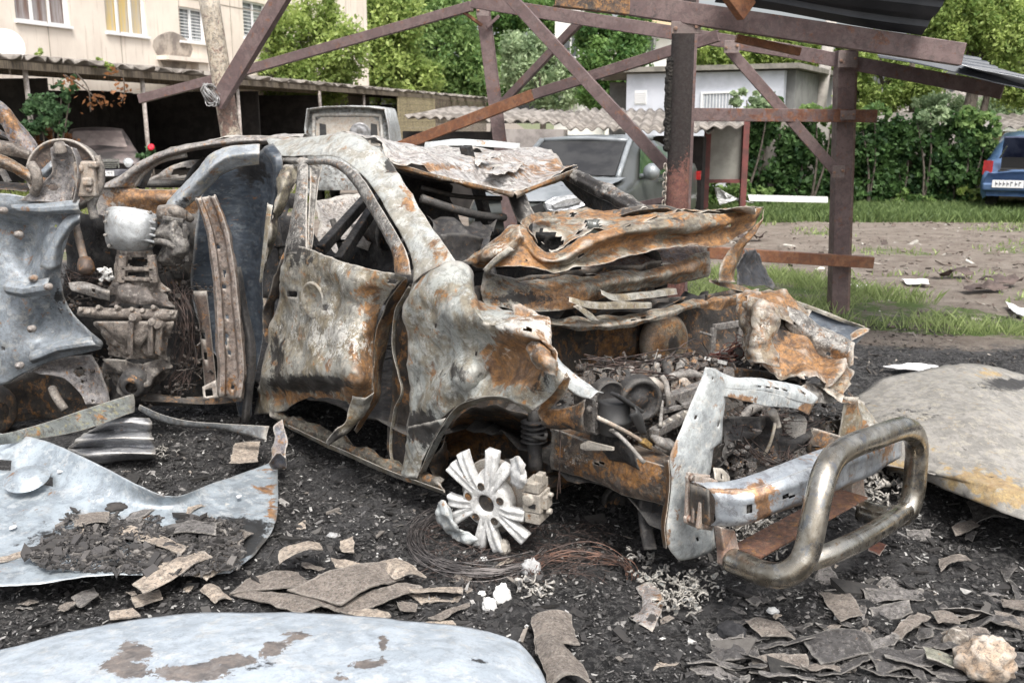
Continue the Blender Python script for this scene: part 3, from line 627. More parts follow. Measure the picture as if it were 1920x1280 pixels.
obj('roof', V, [(i*10+j, i*10+j+1, (i+1)*10+j+1, (i+1)*10+j) for i in range(11) for j in range(9)], palep, t, True)
gs = plain('green_toned_glass', (.03, .06, .03), (.09, .13, .08), .08, 0, 1.5, 0, spec=.9)  # the green is mixed into the glass colour itself
mb = MB(); mb.plate([T(.85, .872, .965), T(.35, .72, 1.27), T(.16, .67, 1.34), T(.0, .68, 1.34), T(.0, .872, .965)], .012); mb.build('side_window', gs, t)
mb = MB(); mb.plate([T(-.06, .872, .965), T(-.06, .68, 1.34), T(-.7, .7, 1.30), T(-.95, .872, .99)], .012); mb.build('side_window', gs, t)
bonnet = patch('bonnet', [[T(x, y, z) for y in (-.78, -.4, 0, .4, .78)] for x, z in ((1.12, .98), (1.5, .945), (1.9, .86), (2.18, .76))], palep, t, n=4, amp=.02, sc=3, th=.01)
DH = 10.6
hl = MB(); hl.plate([P(x, y, DH+d) for x, y, d in ((1020, 380, 0), (1038, 370, .03), (1084, 362, .08), (1119, 364, .16), (1112, 380, .14), (1078, 392, .05), (1040, 397, 0), (1024, 394, 0))], .06)
h_ = hl.build('headlight', lampglass, t, bevel=.01)
MB().plate([P(x, y, DH-.02+d) for x, y, d in ((1034, 384, 0), (1060, 374, .04), (1088, 370, .08), (1090, 378, .08), (1066, 386, .04), (1038, 390, 0))], .06).build('lamp_reflector', chrome, h_)
MB().plate([P(x, y, DH-.03+d) for x, y, d in ((1098, 368, .1), (1119, 366, .15), (1112, 379, .13), (1096, 382, .1))], .06).build('indicator', amber, h_)
MB().plate([P(x, y, DH+.1) for x, y in ((985, 392), (1016, 380), (1024, 396), (1100, 396), (1100, 440), (985, 440))], .05).build('bumper', blackp, t)
MB().plate([T(2.335, .05, .42), T(2.335, .36, .42), T(2.33, .36, .62), T(2.33, .05, .62)], .03).build('grille', blackp, t)
mb = MB(); mb.lathe(T(.78, 1.0, 1.04), hv, [(.001, -.07), (.07, -.06), (.105, -.01), (.095, .05), (.05, .09), (.001, .1)], 16); mb.bar(T(.8, .86, .99), T(.8, .97, 1.0), .05, .05); mb.build('wing_mirror', palep, t, True)
MB().box(T(-.1, .905, .9), .55, .02, .03, [hv, sv, ZU]).build('door_handle', chrome, t)
MB().plate([T(-2.1, .88, .8), T(-1.98, .9, .8), T(-1.98, .9, .92), T(-2.12, .88, .92)], .06).build('tail_lamp', redl, t)
# --- blue sedan with open boot
bluep = plain('metallic_blue_paint', (.05, .10, .21), (.08, .145, .27), .3, .4, 3, .02, coat=.8)
hv = np.array([.50, 1., 0]); hv /= np.linalg.norm(hv); sv = np.array([-hv[1], hv[0], 0]); rc_ = P(1936, 380, 17.6); rc_[2] = 0
t = thing('blue_sedan', 'metallic blue sedan with its boot lid open at the right edge', 'car', rc_+hv*2.1)
T = vehicle(t, [(-2.12, .80, .34, .74, .66, .75), (-2.08, .85, .3, .76, .68, .77), (-2.0, .86, .26, .78, .66, .785), (-1.5, .86, .24, .93, .6, .76), (-1.15, .86, .24, .95, .58, 1.0), (-.7, .86, .24, .94, .58, 1.34), (.2, .86, .24, .93, .58, 1.42), (1.0, .86, .24, .92, .6, 1.0), (1.9, .82, .3, .8, .6, .85), (2.1, .7, .36, .6, .5, .65)], hv, bluep, wheels=[(-1.35, .74), (-1.35, -.74), (1.35, .74), (1.35, -.74)], wr=.29)
MB().box(T(-2.06, 0, .78), .06, 1.2, .02, [hv, sv, ZU]).build('boot_seal', blackp, t)
mb = MB(); mb.box(T(-1.75, 0, .79), .6, 1.14, .035, [hv, sv, ZU]); mb.box(T(-1.45, 0, .89), .04, 1.14, .22, [hv, sv, ZU]); mb.build('boot_interior', plain('black_boot_lining', (.008, .008, .008), None, .9, 0, 1, 0), t)
mb = MB(); mb.plate([T(-1.35, -.58, 1.0), T(-1.35, .58, 1.0), T(-1.62, .56, 1.36), T(-1.62, -.56, 1.36)], .04); ld = mb.build('boot_lid', plain('dark_blue_lid_underside', (.015, .02, .05), (.05, .06, .1), .5, .2, 4), t)
MB().bar(T(-1.5, .6, .98), T(-1.6, .5, 1.2), .02, .02).build('lid_strut', chrome, t)
for s_ in (1, -1): MB().plate([T(-2.1, s_*.70, .70), T(-2.0, s_*.84, .70), T(-1.98, s_*.83, .95), T(-2.02, s_*.70, .95)], .05).build('tail_lamp', redl, t)
MB().box(T(-2.13, 0, .5), .1, 1.66, .14, [hv, sv, ZU]).build('bumper', bluep, t, bevel=.03)
plate_marks(T(-2.195, .42, .56), -sv, ZU, -hv, .5, .13, t)
# --- white van seen from behind
vanp = burnt('scorched_white_van_steel', (.62, .65, .66), (.45, .47, .47), (.35, .33, .3), rust=.12, soot=.05, metal=.1, s=.8)
hv = np.array([-.06, 1., 0]); hv /= np.linalg.norm(hv); sv = np.array([-hv[1], hv[0], 0]); rv = P(657, 380, 18.5); rv[2] = 0
t = thing('burnt_van', 'burnt white van seen from behind over the wreck roof', 'van', rv+hv*2.)
BL = [(640, 240, 20, 25, 'r', 1.5), (690, 250, 20, 20, 's', .8), (625, 250, 12, 20, 's', 1.)]
T = vehicle(t, [(-2., .78, .4, 1.2, .66, 1.84), (-1.97, .82, .3, 1.25, .70, 1.88), (1.4, .84, .3, 1.2, .7, 1.86), (2.0, .84, .3, 1.1, .6, 1.3), (2.5, .7, .4, .8, .5, .85)], hv, vanp, wheels=[(-1.3, .74), (-1.3, -.74), (1.5, .74), (1.5, -.74)])
fr = MB(); lo = [T(-2.02, -.62, 1.25), T(-2.02, -.60, 1.66), T(-2.02, -.5, 1.75), T(-2.02, .5, 1.75), T(-2.02, .60, 1.66), T(-2.02, .62, 1.25)]
fr.tube(lo, .035, 8, 3); fr.build('window_frame', vanp, t, True)
MB().plate([T(-2.012, -.58, 1.2), T(-2.012, -.56, 1.64), T(-2.012, -.46, 1.71), T(-2.012, .46, 1.71), T(-2.012, .56, 1.64), T(-2.012, .58, 1.2)], .01).build('inner_panel', burnt('rusty_inner_van_panel', (.42, .4, .37), (.3, .28, .26), rust=.35, soot=.2, s=1.6), t)
for y in (-.47, .45):
    MB().plate([T(-2.03, y-.07, 1.25), T(-2.03, y-.06, 1.58), T(-2.03, y+.05, 1.6), T(-2.03, y+.06, 1.25)], .012).build('opening_shade_plate', blackp, t)  # holes in the van drawn as black plates; the shade inside is their colour
MB().lathe(T(-2.03, -.22, 1.42), -hv, [(.001, .0), (.05, .01), (.12, .03), (.16, .0), (.19, .02), (.2, -.02)], 20).build('speaker_hole', steelg, t, True)
# ================================================================ CANOPY FRAME
def paint_steel(name, c1, c2, rust=.1, soot=.02): return burnt(name, c1, c2, None, rust=rust, soot=soot, ash=0, metal=.05, rough=.55, dirt=.55, edge=.2, s=1.4, r1=(.10, .035, .02), r2=(.28, .11, .05), bump=.2)
brown = paint_steel('purple_brown_primer', (.125, .084, .082), (.17, .12, .115)); brownr = paint_steel('rusty_brown_primer', (.19, .075, .035), (.26, .12, .06), .2); charr = burnt('charred_paint_steel', (.06, .04, .038), (.16, .08, .07), (.03, .025, .022), rust=.08, soot=.28, metal=.05, s=2.4, bump=.8)
cn = thing('canopy_frame', 'bare brown steel frame of the collapsed parking canopy', 'canopy frame', P(1575, 583, 8.7)); cn.location.z = 0
def beam(name, a, b, w_, h_, mat, ch=False, bl=None, flip=1):
    mb = MB(); u = (0, 0, 1) if abs((b-a)[2])/np.linalg.norm(b-a) < .9 else (0, -1, 0)
    mb.channel(a, b, w_, h_, .012, u, flip) if ch else mb.bar(a, b, w_, h_, u)
    return mb.build(name, mat, cn, bevel=.004, blobs=bl)
beam('roof_beam', P(1040, -8, 6.6), P(1180, 9, 6.65), .1, .132, burnt('heat_scaled_beam_paint', (.04, .033, .03), (.12, .08, .06), (.3, .18, .08), rust=.35, soot=.15, metal=.1, s=2.6), True)
beam('roof_beam', P(1180, 9, 6.65), P(1804, 103, 6.3), .1, .132, brown, False, [(1230, 20, 60, 30, 's', .9), (1380, 70, 30, 10, 'r', 1.)])
beam('purlin', P(885, 3, 9.6), P(1480, 96, 8.8), .06, .115, brown); beam('purlin', P(1482, 96.5, 8.8), P(1880, 172, 7.9), .06, .115, brown, False, [(1500, 100, 20, 12, 's', .9)])
beam('purlin', P(262, 186, 11.2), P(392, 152, 11.0), .07, .095, brown); beam('purlin', P(392, 152, 11.0), P(884, 12, 10.2), .07, .095, brown, False, [(600, 92, 14, 14, 's', 1.2)])
p0 = P(905, 12, 10.4); p1 = P(938, 270, 10.4); p2 = p1+(p1-p0)*((p1[2])/(p0[2]-p1[2])); beam('post', p2, p0, .14, .12, brown, True)
beam('brace', P(1090, 38, 9.6), P(938, 198, 10.2), .05, .075, brown); beam('knee_brace', P(936, 30, 10.3), P(912, 52, 10.3), .03, .03, brown); beam('knee_brace', P(868, 22, 10.2), P(903, 48, 10.3), .03, .03, brownr)
beam('diagonal_brace', P(944, -18, 8.7), P(1248, 312, 8.3), .06, .10, brown)
beam('long_diagonal', P(745, 277, 9.8), P(1000, 178, 9.2), .05, .10, brownr, True); beam('long_diagonal', P(1001, 177.5, 9.2), P(1348, 67, 8.3), .05, .09, brown, True)
beam('diagonal_brace', P(1366, 92, 8.5), P(1573, 328, 8.35), .06, .085, brown)
a = P(1584, 95, 8.55); b = P(1569, 600, 8.55); b = b+(b-a)*(b[2]/(a[2]-b[2]))
mb = MB(); mb.bar(b, a, .14, .14, (0, -1, 0)); mb.build('post', brown, cn, bevel=.004)
a2 = a+(.105, .1, .02); b2 = b+(.105, .1, 0); MB().bar(b2, a2, .045, .1, (0, -1, 0)).build('post_flange', paint_steel('faded_brown_primer', (.2, .13, .11), (.28, .2, .17)), cn)
a = P(1285, -40, 7.9); b = P(1269, 392, 7.9); b = b+(b-a)*(b[2]/(a[2]-b[2]))
mb = MB(); mb.tube([b, b*.5+a*.5, a], .088, 14, 8, True); mb.build('charred_post', burnt('blistered_post_paint', (.20, .085, .07), (.28, .13, .10), (.12, .06, .05), rust=.05, soot=.14, metal=0, rough=.8, s=3.4, bump=1., edge=.04, dirt=.7), cn, True, blobs=[(1280, 60, 60, 120, 's', 2.), (1275, 190, 60, 80, 's', 1.3), (1262, 260, 22, 60, 's', .8)])
mb = MB(); mb.bar(b+(.09, .02, 0), a+(.09, .02, 0), .035, .06, (0, -1, 0)); mb.build('post_flange', brown, cn)
mb = MB(); r = random.Random(4)
for i in range(26): mb.lathe(a+(b-a)*(.28+.012*i*1.0)*.8+np.array([-.09-.012*r.random(), -.02, .0]), (r.random(), r.random(), .4), [(.001, -.03), (.03, -.015), (.036, .01), (.001, .03)], 7)
mb.build('charred_crust', plain('black_charred_crust', (.012, .011, .01), (.04, .035, .03), .95, 0, 30, .8, .02), cn)
beam('rail', P(1296, 215, 8.3), P(1642, 218, 8.5), .06, .105, brown, True, [(1500, 215, 120, 40, 'r', .8), (1620, 215, 40, 30, 'r', 1.)])
beam('rail', P(1325, 473, 8.0), P(1634, 492, 8.35), .08, .095, brownr)
beam('gusset', P(1380, 72, 6.7), P(1500, 98, 6.7), .05, .05, brownr)
beam('rafter', P(1355, -40, 6.2), P(1400, 22, 6.3), .06, .14, brownr)
beam('low_brace', P(1120, 400, 8.6), P(1262, 372, 7.9), .05, .05, brown)
for px, py, D, w_, h_ in ((1590, 112, 8.42, .26, .2), (1372, 88, 8.4, .2, .16), (905, 18, 10.2, .2, .2), (1286, 52, 6.55, .3, .12), (1572, 322, 8.3, .16, .16), (1590, 216, 8.4, .2, .12)):
    w_ *= .62; h_ *= .62; g = MB().box(P(px, py, D), w_, .012, h_).build('gusset_plate', brown, cn, bevel=.002)
    for sx in (-.35, .35): MB().lathe(P(px, py, D)+(w_*sx, -.006, h_*.2*sx), (0, -1, 0), [(.001, .014), (.012, .012), (.014, .0)], 6).build('bolt', brownr, g)
# chain on the charred post
ch_ = thing('chain', 'rusty link chain hanging against the charred post', 'chain', P(1246, 390, 7.75))
mb = MB()
for i in range(11):
    p = P(1247+(3 if i % 2 else 0)-i*.4, 312+i*8.6, 7.78); e = .024; ang = (i % 2)*1.4+.3; ax_ = np.array([math.cos(ang), math.sin(ang), 0])
    mb.tube([p+ZU*e*math.cos(q)+ax_*.012*math.sin(q) for q in np.linspace(0, 2*math.pi, 11)], .0045, 6, 1)
mb.build('links', burnt('rusty_chain_steel', (.2, .14, .1), (.3, .2, .14), rust=.3), ch_, True)
# roof sheets lying on the frame
dkr = plain('dark_profiled_steel', (.045, .05, .058), (.075, .08, .09), .45, .4, 1.5, .08); whs = plain('pale_profiled_sheet', (.62, .64, .65), (.48, .5, .5), .5, .2, 2, .08)
def profiled(name, a, b, back, label, mat, nrib, group):
    a = np.array(a); b = np.array(b); back = np.array(back); up = np.cross(b-a, back); up /= np.linalg.norm(up); up = up if up[2] > 0 else -up
    prof = []; 
    for i in range(nrib): prof += [(i, 0), (i+.45, 0), (i+.55, .03), (i+.9, .03), (i+1-.001, 0)]
    V = []; F = []
    for q, h in prof:
        for k in range(7): V.append(a+back*(q/nrib)+(b-a)*k/6+up*(h+.01*math.sin(k+q)))
    for i in range(len(prof)-1):
        for k in range(6): F.append((i*7+k, i*7+k+1, (i+1)*7+k+1, (i+1)*7+k))
    o = obj(name, V, F, mat); m = o.modifiers.new('s', 'SOLIDIFY'); m.thickness = .004; return tag(o, label, 'roof sheet', group)
profiled('roof_sheet', P(1340, 5, 6.9), P(1728, 66, 6.3), P(1340, -95, 6.9)-P(1340, 5, 6.9)+np.array([0, -.9, .1]), 'dark ribbed steel sheet resting above the big canopy beam', dkr, 5, 'ribbed roof sheets on the canopy')
profiled('roof_sheet', P(1650, 108, 6.6), P(1990, 178, 6.2), np.array([.5, 2.3, .32]), 'ribbed sheet seen edge on sagging off the right end of the canopy', dkr, 8, 'ribbed roof sheets on the canopy')
o = patch('pale_roof_sheet', [[P(1795, 118, 6.5), P(1860, 136, 6.4), P(1930, 150, 6.3), P(2000, 165, 6.2)], [P(1805, 121, 6.7), P(1865, 147, 6.7), P(1935, 170, 6.6), P(2005, 190, 6.6)], [P(1815, 122, 8.0), P(1870, 150, 8), P(1940, 172, 7.9), P(2010, 195, 7.9)]], whs, n=4, amp=.01, sc=4, th=.005); tag(o, 'thin pale metal sheet curling beyond the right end of the canopy beam', 'roof sheet')
# mottled leaning pole with its brace
mp_ = thing('mottled_pole', 'leaning cream pole with peeling rust mottled paint', 'pole', P(438, 560, 7.6)); mp_.location.z = 0
a = P(388, -25, 7.6); b = P(436, 275, 7.6); c = b+(b-a)*(b[2]/(a[2]-b[2])); mott = burnt('peeling_cream_paint', (.50, .43, .33), (.42, .36, .28), (.5, .45, .38), rust=.18, soot=.0, metal=0, rough=.7, s=2.2, r1=(.14, .06, .05), r2=(.26, .13, .09), bump=.5)
MB().tube([c, (a+c)/2, a], .074, 16, 8).build('pole', mott, mp_, True, blobs=[(425, 205, 18, 25, 'r', 2.)])
MB().bar(P(407, 196, 7.45), P(532, -12, 7.3), .07, .115).build('brace', brown, mp_, bevel=.003)
mb = MB(); r = random.Random(2)
for i in range(12):
    c = P(395, 178, 7.4); pts = [c+np.array([.035*math.cos(q+i)*(1+r.random()), .02*math.sin(q*2+i), .06*math.sin(q+i*.7)*(1+r.random()*.4)]) for q in np.linspace(0, 5, 8)]; mb.tube(pts, .0035, 5, 2)
mb.build('wire_coil', plain('pale_burnt_wire', (.4, .4, .4), (.15, .14, .13), .6, .4, 20), mp_)
# ---------------------------------------------------------------- rose bush, dead vines, flower, small things in the yard
bush('rose bush growing at the foot of the first carport pole', [(75, 215, 35, 40), (115, 185, 20, 35), (60, 240, 22, 22), (100, 230, 35, 22), (135, 160, 8, 20)], 21.5, 1500, .06, 'rose', 31, .0, None, 'rose_bush', 'bush')
bush('dry undergrowth behind the dark sedan bonnet', [(95, 262, 45, 22), (60, 270, 20, 18)], 21.8, 700, .05, 'dry', 32, .0, None, 'dry_undergrowth', 'bush')
rb = thing('hanging_vine', 'withered vine with orange dead leaves hanging under the carport edge', 'vine', P(190, 170, 21.)); mb = MB()
paths = [[(120, 140), (150, 160), (175, 180), (190, 200)], [(215, 125), (230, 140), (233, 175), (228, 190)], [(140, 135), (165, 165), (170, 210)]]
for p_ in paths: mb.tube([P(x, y, 21.) for x, y in p_], .012, 5)
mb.build('stem', bark, rb); pts = np.concatenate([np.array([P(x, y, 21.)]*14)+np.random.default_rng(i).normal(size=(14, 3))*.09 for i, (x, y) in enumerate([(185, 185), (195, 195), (172, 200), (230, 165), (228, 180), (140, 150), (125, 160), (215, 130)])]); leaves('foliage', pts, .06, LM['dry'], rb, 5)
rf_ = bush('small rose plant with one red bloom at the second carport pole', [(282, 285, 14, 12), (270, 298, 16, 14)], 21., 260, .05, 'rose', 33, -.1, None, 'flowering_rose', 'plant')
MB().lathe(P(284, 277, 20.9), (0, -1, .4), [(.001, -.02), (.06, 0), (.075, .03), (.03, .05), (.001, .03)], 10).build('bloom', plain('red_petals', (.55, .01, .03), None, .6, 0, 1, 0), rf_, True)
for i, (px, py, rx) in enumerate([(180, 118, 12), (205, 122, 10), (75, 105, 8)]):
    pts, tt = cloud([(P(px, py, 24.2), .12*rx/8, .1, .14)], 120, 50+i, -.2, 2.); o = leaves('roof_weed', pts, .05, LM['fresh'], None, i); tag(o, ['weed tuft growing on the carport roof below the second window', 'small weed tuft at the right of another on the carport roof', 'weed tuft on the carport roof right of the satellite dish'][i], 'weed', 'weeds on the carport roof')
def shard(label, name, quad_px, z, th, mat, cat, group=None, n=4, amp=.01, curl=0., D=None, smooth=False):
    """thin broken sheet lying at height z; four pixel corners in order"""
    c = [Z(x, y, z) if D is None else P(x, y, D) for x, y in quad_px]
    rows = []
    for i in range(4):
        u = i/3; a = c[0]+(c[3]-c[0])*u; b = c[1]+(c[2]-c[1])*u; r_ = []
        for j in range(4): v = j/3; r_.append(a+(b-a)*v+ZU*(curl*(1-(2*v-1)**2)))
        rows.append(r_)
    o = patch(name, rows, mat, None, n=n, amp=amp, sc=5, th=th, rag=.006 if amp else 0, seed=int(quad_px[0][0]) % 97, smooth=smooth); return tag(o, label, cat, group)
fo = plain('white_foam_board', (.78, .78, .78), (.68, .68, .68), .8, 0, 6, .1)
shard('long white panel lying on the grass left of the canopy post', 'foam_board', [(1402, 365), (1552, 369), (1552, 380), (1405, 377)], .12, .05, fo, 'panel', amp=.0, D=17.2)
shard('crumpled white sheet lying at the grass edge beside the long white panel', 'white_sheet', [(1340, 352), (1362, 372), (1412, 380), (1350, 385)], .1, .02, fo, 'sheet', amp=.12, curl=.06, D=17.4)
for q, lb in (([(1690, 522), (1740, 526), (1742, 533), (1700, 531)], 'long white fragment on the yard behind the grass'), ([(1885, 566), (1925, 578), (1925, 596), (1900, 585)], 'broad white fragment at the right edge of the yard'), ([(1590, 530), (1625, 533), (1622, 541), (1592, 540)], 'pale flat fragment just right of the canopy post'), ([(1655, 688), (1700, 684), (1760, 690), (1720, 697)], 'thin white strip above the big fallen panel')):
    shard(lb, 'pale_fragment', q, .04, .015, fo, 'debris', 'pale fragments on the yard', amp=.02)
# grass, yard litter
r = np.random.default_rng(3); n = 15000; x = r.uniform(1.0, 6.4, n*3); y = r.uniform(7.2, 11.6, n*3)
yu = 10.5-(x-2.7)*1.5; yl = 8.0-(x-2.7)*.45; dens = np.array([nz((a, b, 0), 1.1) for a, b in zip(x, y)])
keep = (y > yl+dens*.4) & (y < yu+.3+dens*.9) & (r.uniform(size=n*3) < .35+dens*1.5) & (y > yl); x = x[keep][:n]; y = y[keep][:n]
def blades(x, y, h, wd, name, mat, seed):
    r = np.random.default_rng(seed); n = len(x); a = r.uniform(0, 6.28, n); d = np.stack([np.cos(a), np.sin(a), 0*a], 1); hh = (h*r.uniform(.4, 1.3, n))[:, None]
    ln = r.normal(size=(n, 3))*.35; ln[:, 2] = 1; b = np.stack([x, y, 0*x], 1); z0 = np.array([0, 0, 1.])
    V = np.stack([b-d*wd, b+d*wd, b+ln*hh*.6+d*wd*.7, b+ln*hh*np.array([1.3, 1.3, 1])], 1).reshape(-1, 3)
    me = bpy.data.meshes.new(name); me.from_pydata(V.tolist(), [], np.arange(4*n).reshape(-1, 4).tolist()); t = r.uniform(0, 1, n); c = np.ones((4*n, 4)); c[:, :3] = np.repeat(t, 4)[:, None]
    ca = me.color_attributes.new('tint', 'FLOAT_COLOR', 'POINT'); ca.data.foreach_set('color', c.ravel()); me.materials.append(mat)
    o = bpy.data.objects.new(name, me); scene.collection.objects.link(o); return tag(o, kind='stuff')
grassm = leafmat('bright_grass', (.15, .20, .07), (.42, .50, .22), .3); o = blades(x, y, .12, .0038, 'grass', grassm, 1); tag(o, 'patch of fresh green grass around the canopy post', 'grass')
n = 30000; x = r.uniform(2.2, 12, n); y = r.uniform(16.5, 19.6, n); o = blades(x, y, .16, .012, 'verge_grass', leafmat('verge_green', (.06, .10, .035), (.22, .30, .11), .3), 2); tag(o, 'strip of grass along the foot of the ivy wall', 'grass')
n = 9000; x = r.uniform(2, 14, n); y = r.uniform(9, 17.5, n); k = np.array([nz((a, b, 3), .8) for a, b in zip(x, y)]) > .18; o = blades(x[k], y[k], .06, .012, 'yard_weeds', grassm, 3); tag(o, 'sparse low weeds over the dirt yard', 'weeds')
n = 5000; x = r.uniform(-14, -4, n); y = r.uniform(13, 23, n); o = blades(x, y, .3, .02, 'left_grass', leafmat('dull_yard_grass', (.09, .12, .03), (.3, .34, .12), .3), 4); tag(o, 'rough grass in front of the carport', 'grass')
def litter(name, n, xr, yr, size, mat, seed, zf=None, keepf=None, flat=.25):
    r = np.random.default_rng(seed); x = r.uniform(*xr, n); y = r.uniform(*yr, n)
    if keepf is not None: k = keepf(x, y); x = x[k]; y = y[k]; n = len(x)
    s = size*r.lognormal(0, .55, n); V = []; z = np.zeros(n) if zf is None else zf(x, y)
    a = r.uniform(0, 6.28, n); tilt = r.normal(size=(n, 2))*.35; base = [(-1, -.6, 0), (1, -.5, 0), (.8, .7, 0), (-.7, .6, 0)]
    VV = np.zeros((n, 8, 3)); asp = r.uniform(.3, 1, n)
    for q, (bx, by, _) in enumerate(base):
        jx = bx*(1+r.normal(size=n)*.25); jy = by*asp*(1+r.normal(size=n)*.25); X_ = s*(jx*np.cos(a)-jy*np.sin(a)); Y_ = s*(jx*np.sin(a)+jy*np.cos(a)); zz = X_*tilt[:, 0]+Y_*tilt[:, 1]
        VV[:, q] = np.stack([x+X_, y+Y_, z+zz+s*flat*.6], 1); VV[:, q+4] = np.stack([x+X_*.95, y+Y_*.95, z+zz-s*flat*.3], 1)
    fb = np.array([(0, 1, 2, 3), (7, 6, 5, 4), (0, 4, 5, 1), (1, 5, 6, 2), (2, 6, 7, 3), (3, 7, 4, 0)])
    F = (fb[None]+(np.arange(n)*8)[:, None, None]).reshape(-1, 4)
    me = bpy.data.meshes.new(name); me.from_pydata(VV.reshape(-1, 3).tolist(), [], F.tolist()); t = r.uniform(0, 1, n)**1.5; c = np.ones((8*n, 4)); c[:, :3] = np.repeat(t, 8)[:, None]
    ca = me.color_attributes.new('tint', 'FLOAT_COLOR', 'POINT'); ca.data.foreach_set('color', c.ravel()); me.materials.append(mat)
    o = bpy.data.objects.new(name, me); scene.collection.objects.link(o); return tag(o, kind='stuff')
def tintmat(name, stops, rough=.85):
    m, nt, bs = newmat(name); at = nd(nt, 'ShaderNodeAttribute', attribute_name='tint'); cr = nd(nt, 'ShaderNodeValToRGB'); e = cr.color_ramp.elements
    for i, (p_, c_) in enumerate(stops):
        q = e[i] if i < 2 else e.new(p_); q.position = p_; q.color = (*c_, 1)
    nt.links.new(at.outputs['Fac'], cr.inputs[0]); co = nd(nt, 'ShaderNodeNewGeometry').outputs['Position']
    nt.links.new(mix(nt, rng_(nt, tex(nt, co, 60, 6, .7), .35, .65, 0, .45), cr.outputs[0], (.05, .045, .04)), bs.inputs['Base Color']); bs.inputs['Roughness'].default_value = rough; return m
o = litter('yard_litter', 5000, (1.5, 14), (7.6, 17.5), .016, tintmat('yard_litter_mix', [(0, (.05, .035, .03)), (.5, (.2, .15, .12)), (1, (.6, .58, .52))]), 5); tag(o, 'scattered small litter and stones over the dirt yard', 'litter')
mb = MB(); r_ = random.Random(8)
for lb, px, py in (('dark twisted scrap on the yard behind the grass', 1850, 548), ('dark scrap lump on the yard near the lower rail', 1790, 520), ('black lump left of the canopy post on the yard', 1408, 450), ('dark bark strip on the right of the yard', 1880, 535)):
    c = Z(px, py, .02); rows = [[c+np.array([(j-1.5)*.14, (i-1)*.09+.03*j, .03+.05*r_.random()]) for j in range(4)] for i in range(3)]
    tag(patch('dark_scrap', rows, plain('dark_scrap_metal', (.06, .045, .04), (.12, .09, .08), .8, .2, 9, .4), None, 4, .06, 9, .006, rag=.02, seed=px), lb, 'scrap', 'dark scraps on the yard')
# ================================================================ BURNT OFF-ROADER (main wreck)
pale = burnt('pale_scaled_steel', (.34, .355, .335), (.235, .21, .16), (.42, .42, .39), rust=.10, soot=.10, ash=.14, dirt=.7, metal=.25, s=1.15)
mott_ = burnt('mottled_scaled_steel', (.28, .275, .245), (.225, .19, .13), (.37, .345, .295), rust=.09, soot=.13, ash=.15, dirt=.8, metal=.25, s=1.5)
rusty = burnt('orange_rusted_steel', (.24, .20, .15), (.13, .10, .07), (.32, .22, .12), rust=.38, soot=.14, ash=.06, metal=.15, s=1.5)
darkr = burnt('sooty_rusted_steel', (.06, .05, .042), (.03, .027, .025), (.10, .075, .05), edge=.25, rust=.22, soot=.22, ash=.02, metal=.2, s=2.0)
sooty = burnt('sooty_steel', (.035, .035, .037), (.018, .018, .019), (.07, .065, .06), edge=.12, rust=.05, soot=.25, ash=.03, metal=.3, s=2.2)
frame = burnt('flaking_black_white_steel', (.30, .29, .27), (.10, .095, .09), (.38, .36, .33), rust=.14, soot=.24, ash=.22, metal=.25, s=3.)
whitey = burnt('chalky_white_steel', (.52, .55, .55), (.40, .43, .44), (.58, .58, .55), rust=.06, soot=.07, ash=.12, dirt=0.45, edge=.3, metal=.25, s=1.6)
bluesteel = burnt('heat_blued_steel', (.06, .075, .095), (.035, .045, .06), (.10, .115, .13), edge=.3, rust=.0, soot=.1, ash=.0, dirt=0.4, metal=.35, rough=.5, s=1.2, bump=.2, streak=(1, 1, 2.5))
alloy = burnt('ashy_molten_alloy', (.70, .70, .69), (.50, .50, .49), (.78, .78, .76), rust=.0, soot=.12, ash=.3, dirt=0.3, edge=.3, metal=.1, rough=.65, s=3)
cal = burnt('ashen_caliper_metal', (.46, .42, .36), (.36, .33, .29), (.5, .46, .4), edge=.3, rust=.05, soot=.05, ash=.1, s=4, dirt=.5)
chromeb = burnt('heat_tinted_stainless', (.50, .47, .41), (.32, .285, .23), (.26, .26, .26), rust=.0, soot=.03, ash=.0, dirt=0.25, edge=.3, metal=.95, rough=.24, s=1.2, r1=(.22, .13, .06), r2=(.4, .25, .12), bump=.06)
greyal = burnt('grey_cast_alloy', (.26, .25, .24), (.16, .15, .14), (.33, .30, .27), edge=.35, rust=.05, soot=.14, ash=.12, metal=.35, s=4)
wirem = plain('burnt_wire', (.03, .026, .025), (.10, .07, .06), .7, .3, 20, 0); redwire = plain('reddish_copper_wire', (.10, .03, .028), (.2, .09, .07), .6, .3, 30, 0)
VM = {'m': mott_}
car = thing('burnt_car', 'burnt out rusting off-roader with torn bonnet, white alloy wheel and steel bull bar', 'burnt car', C0)
def Wp(l, y=0): return [W(a[0], a[1], y if len(a) < 3 else a[2]) for a in l]
def Xp(l, x=0): return [X(a[0], a[1], x if len(a) < 3 else a[2]) for a in l]
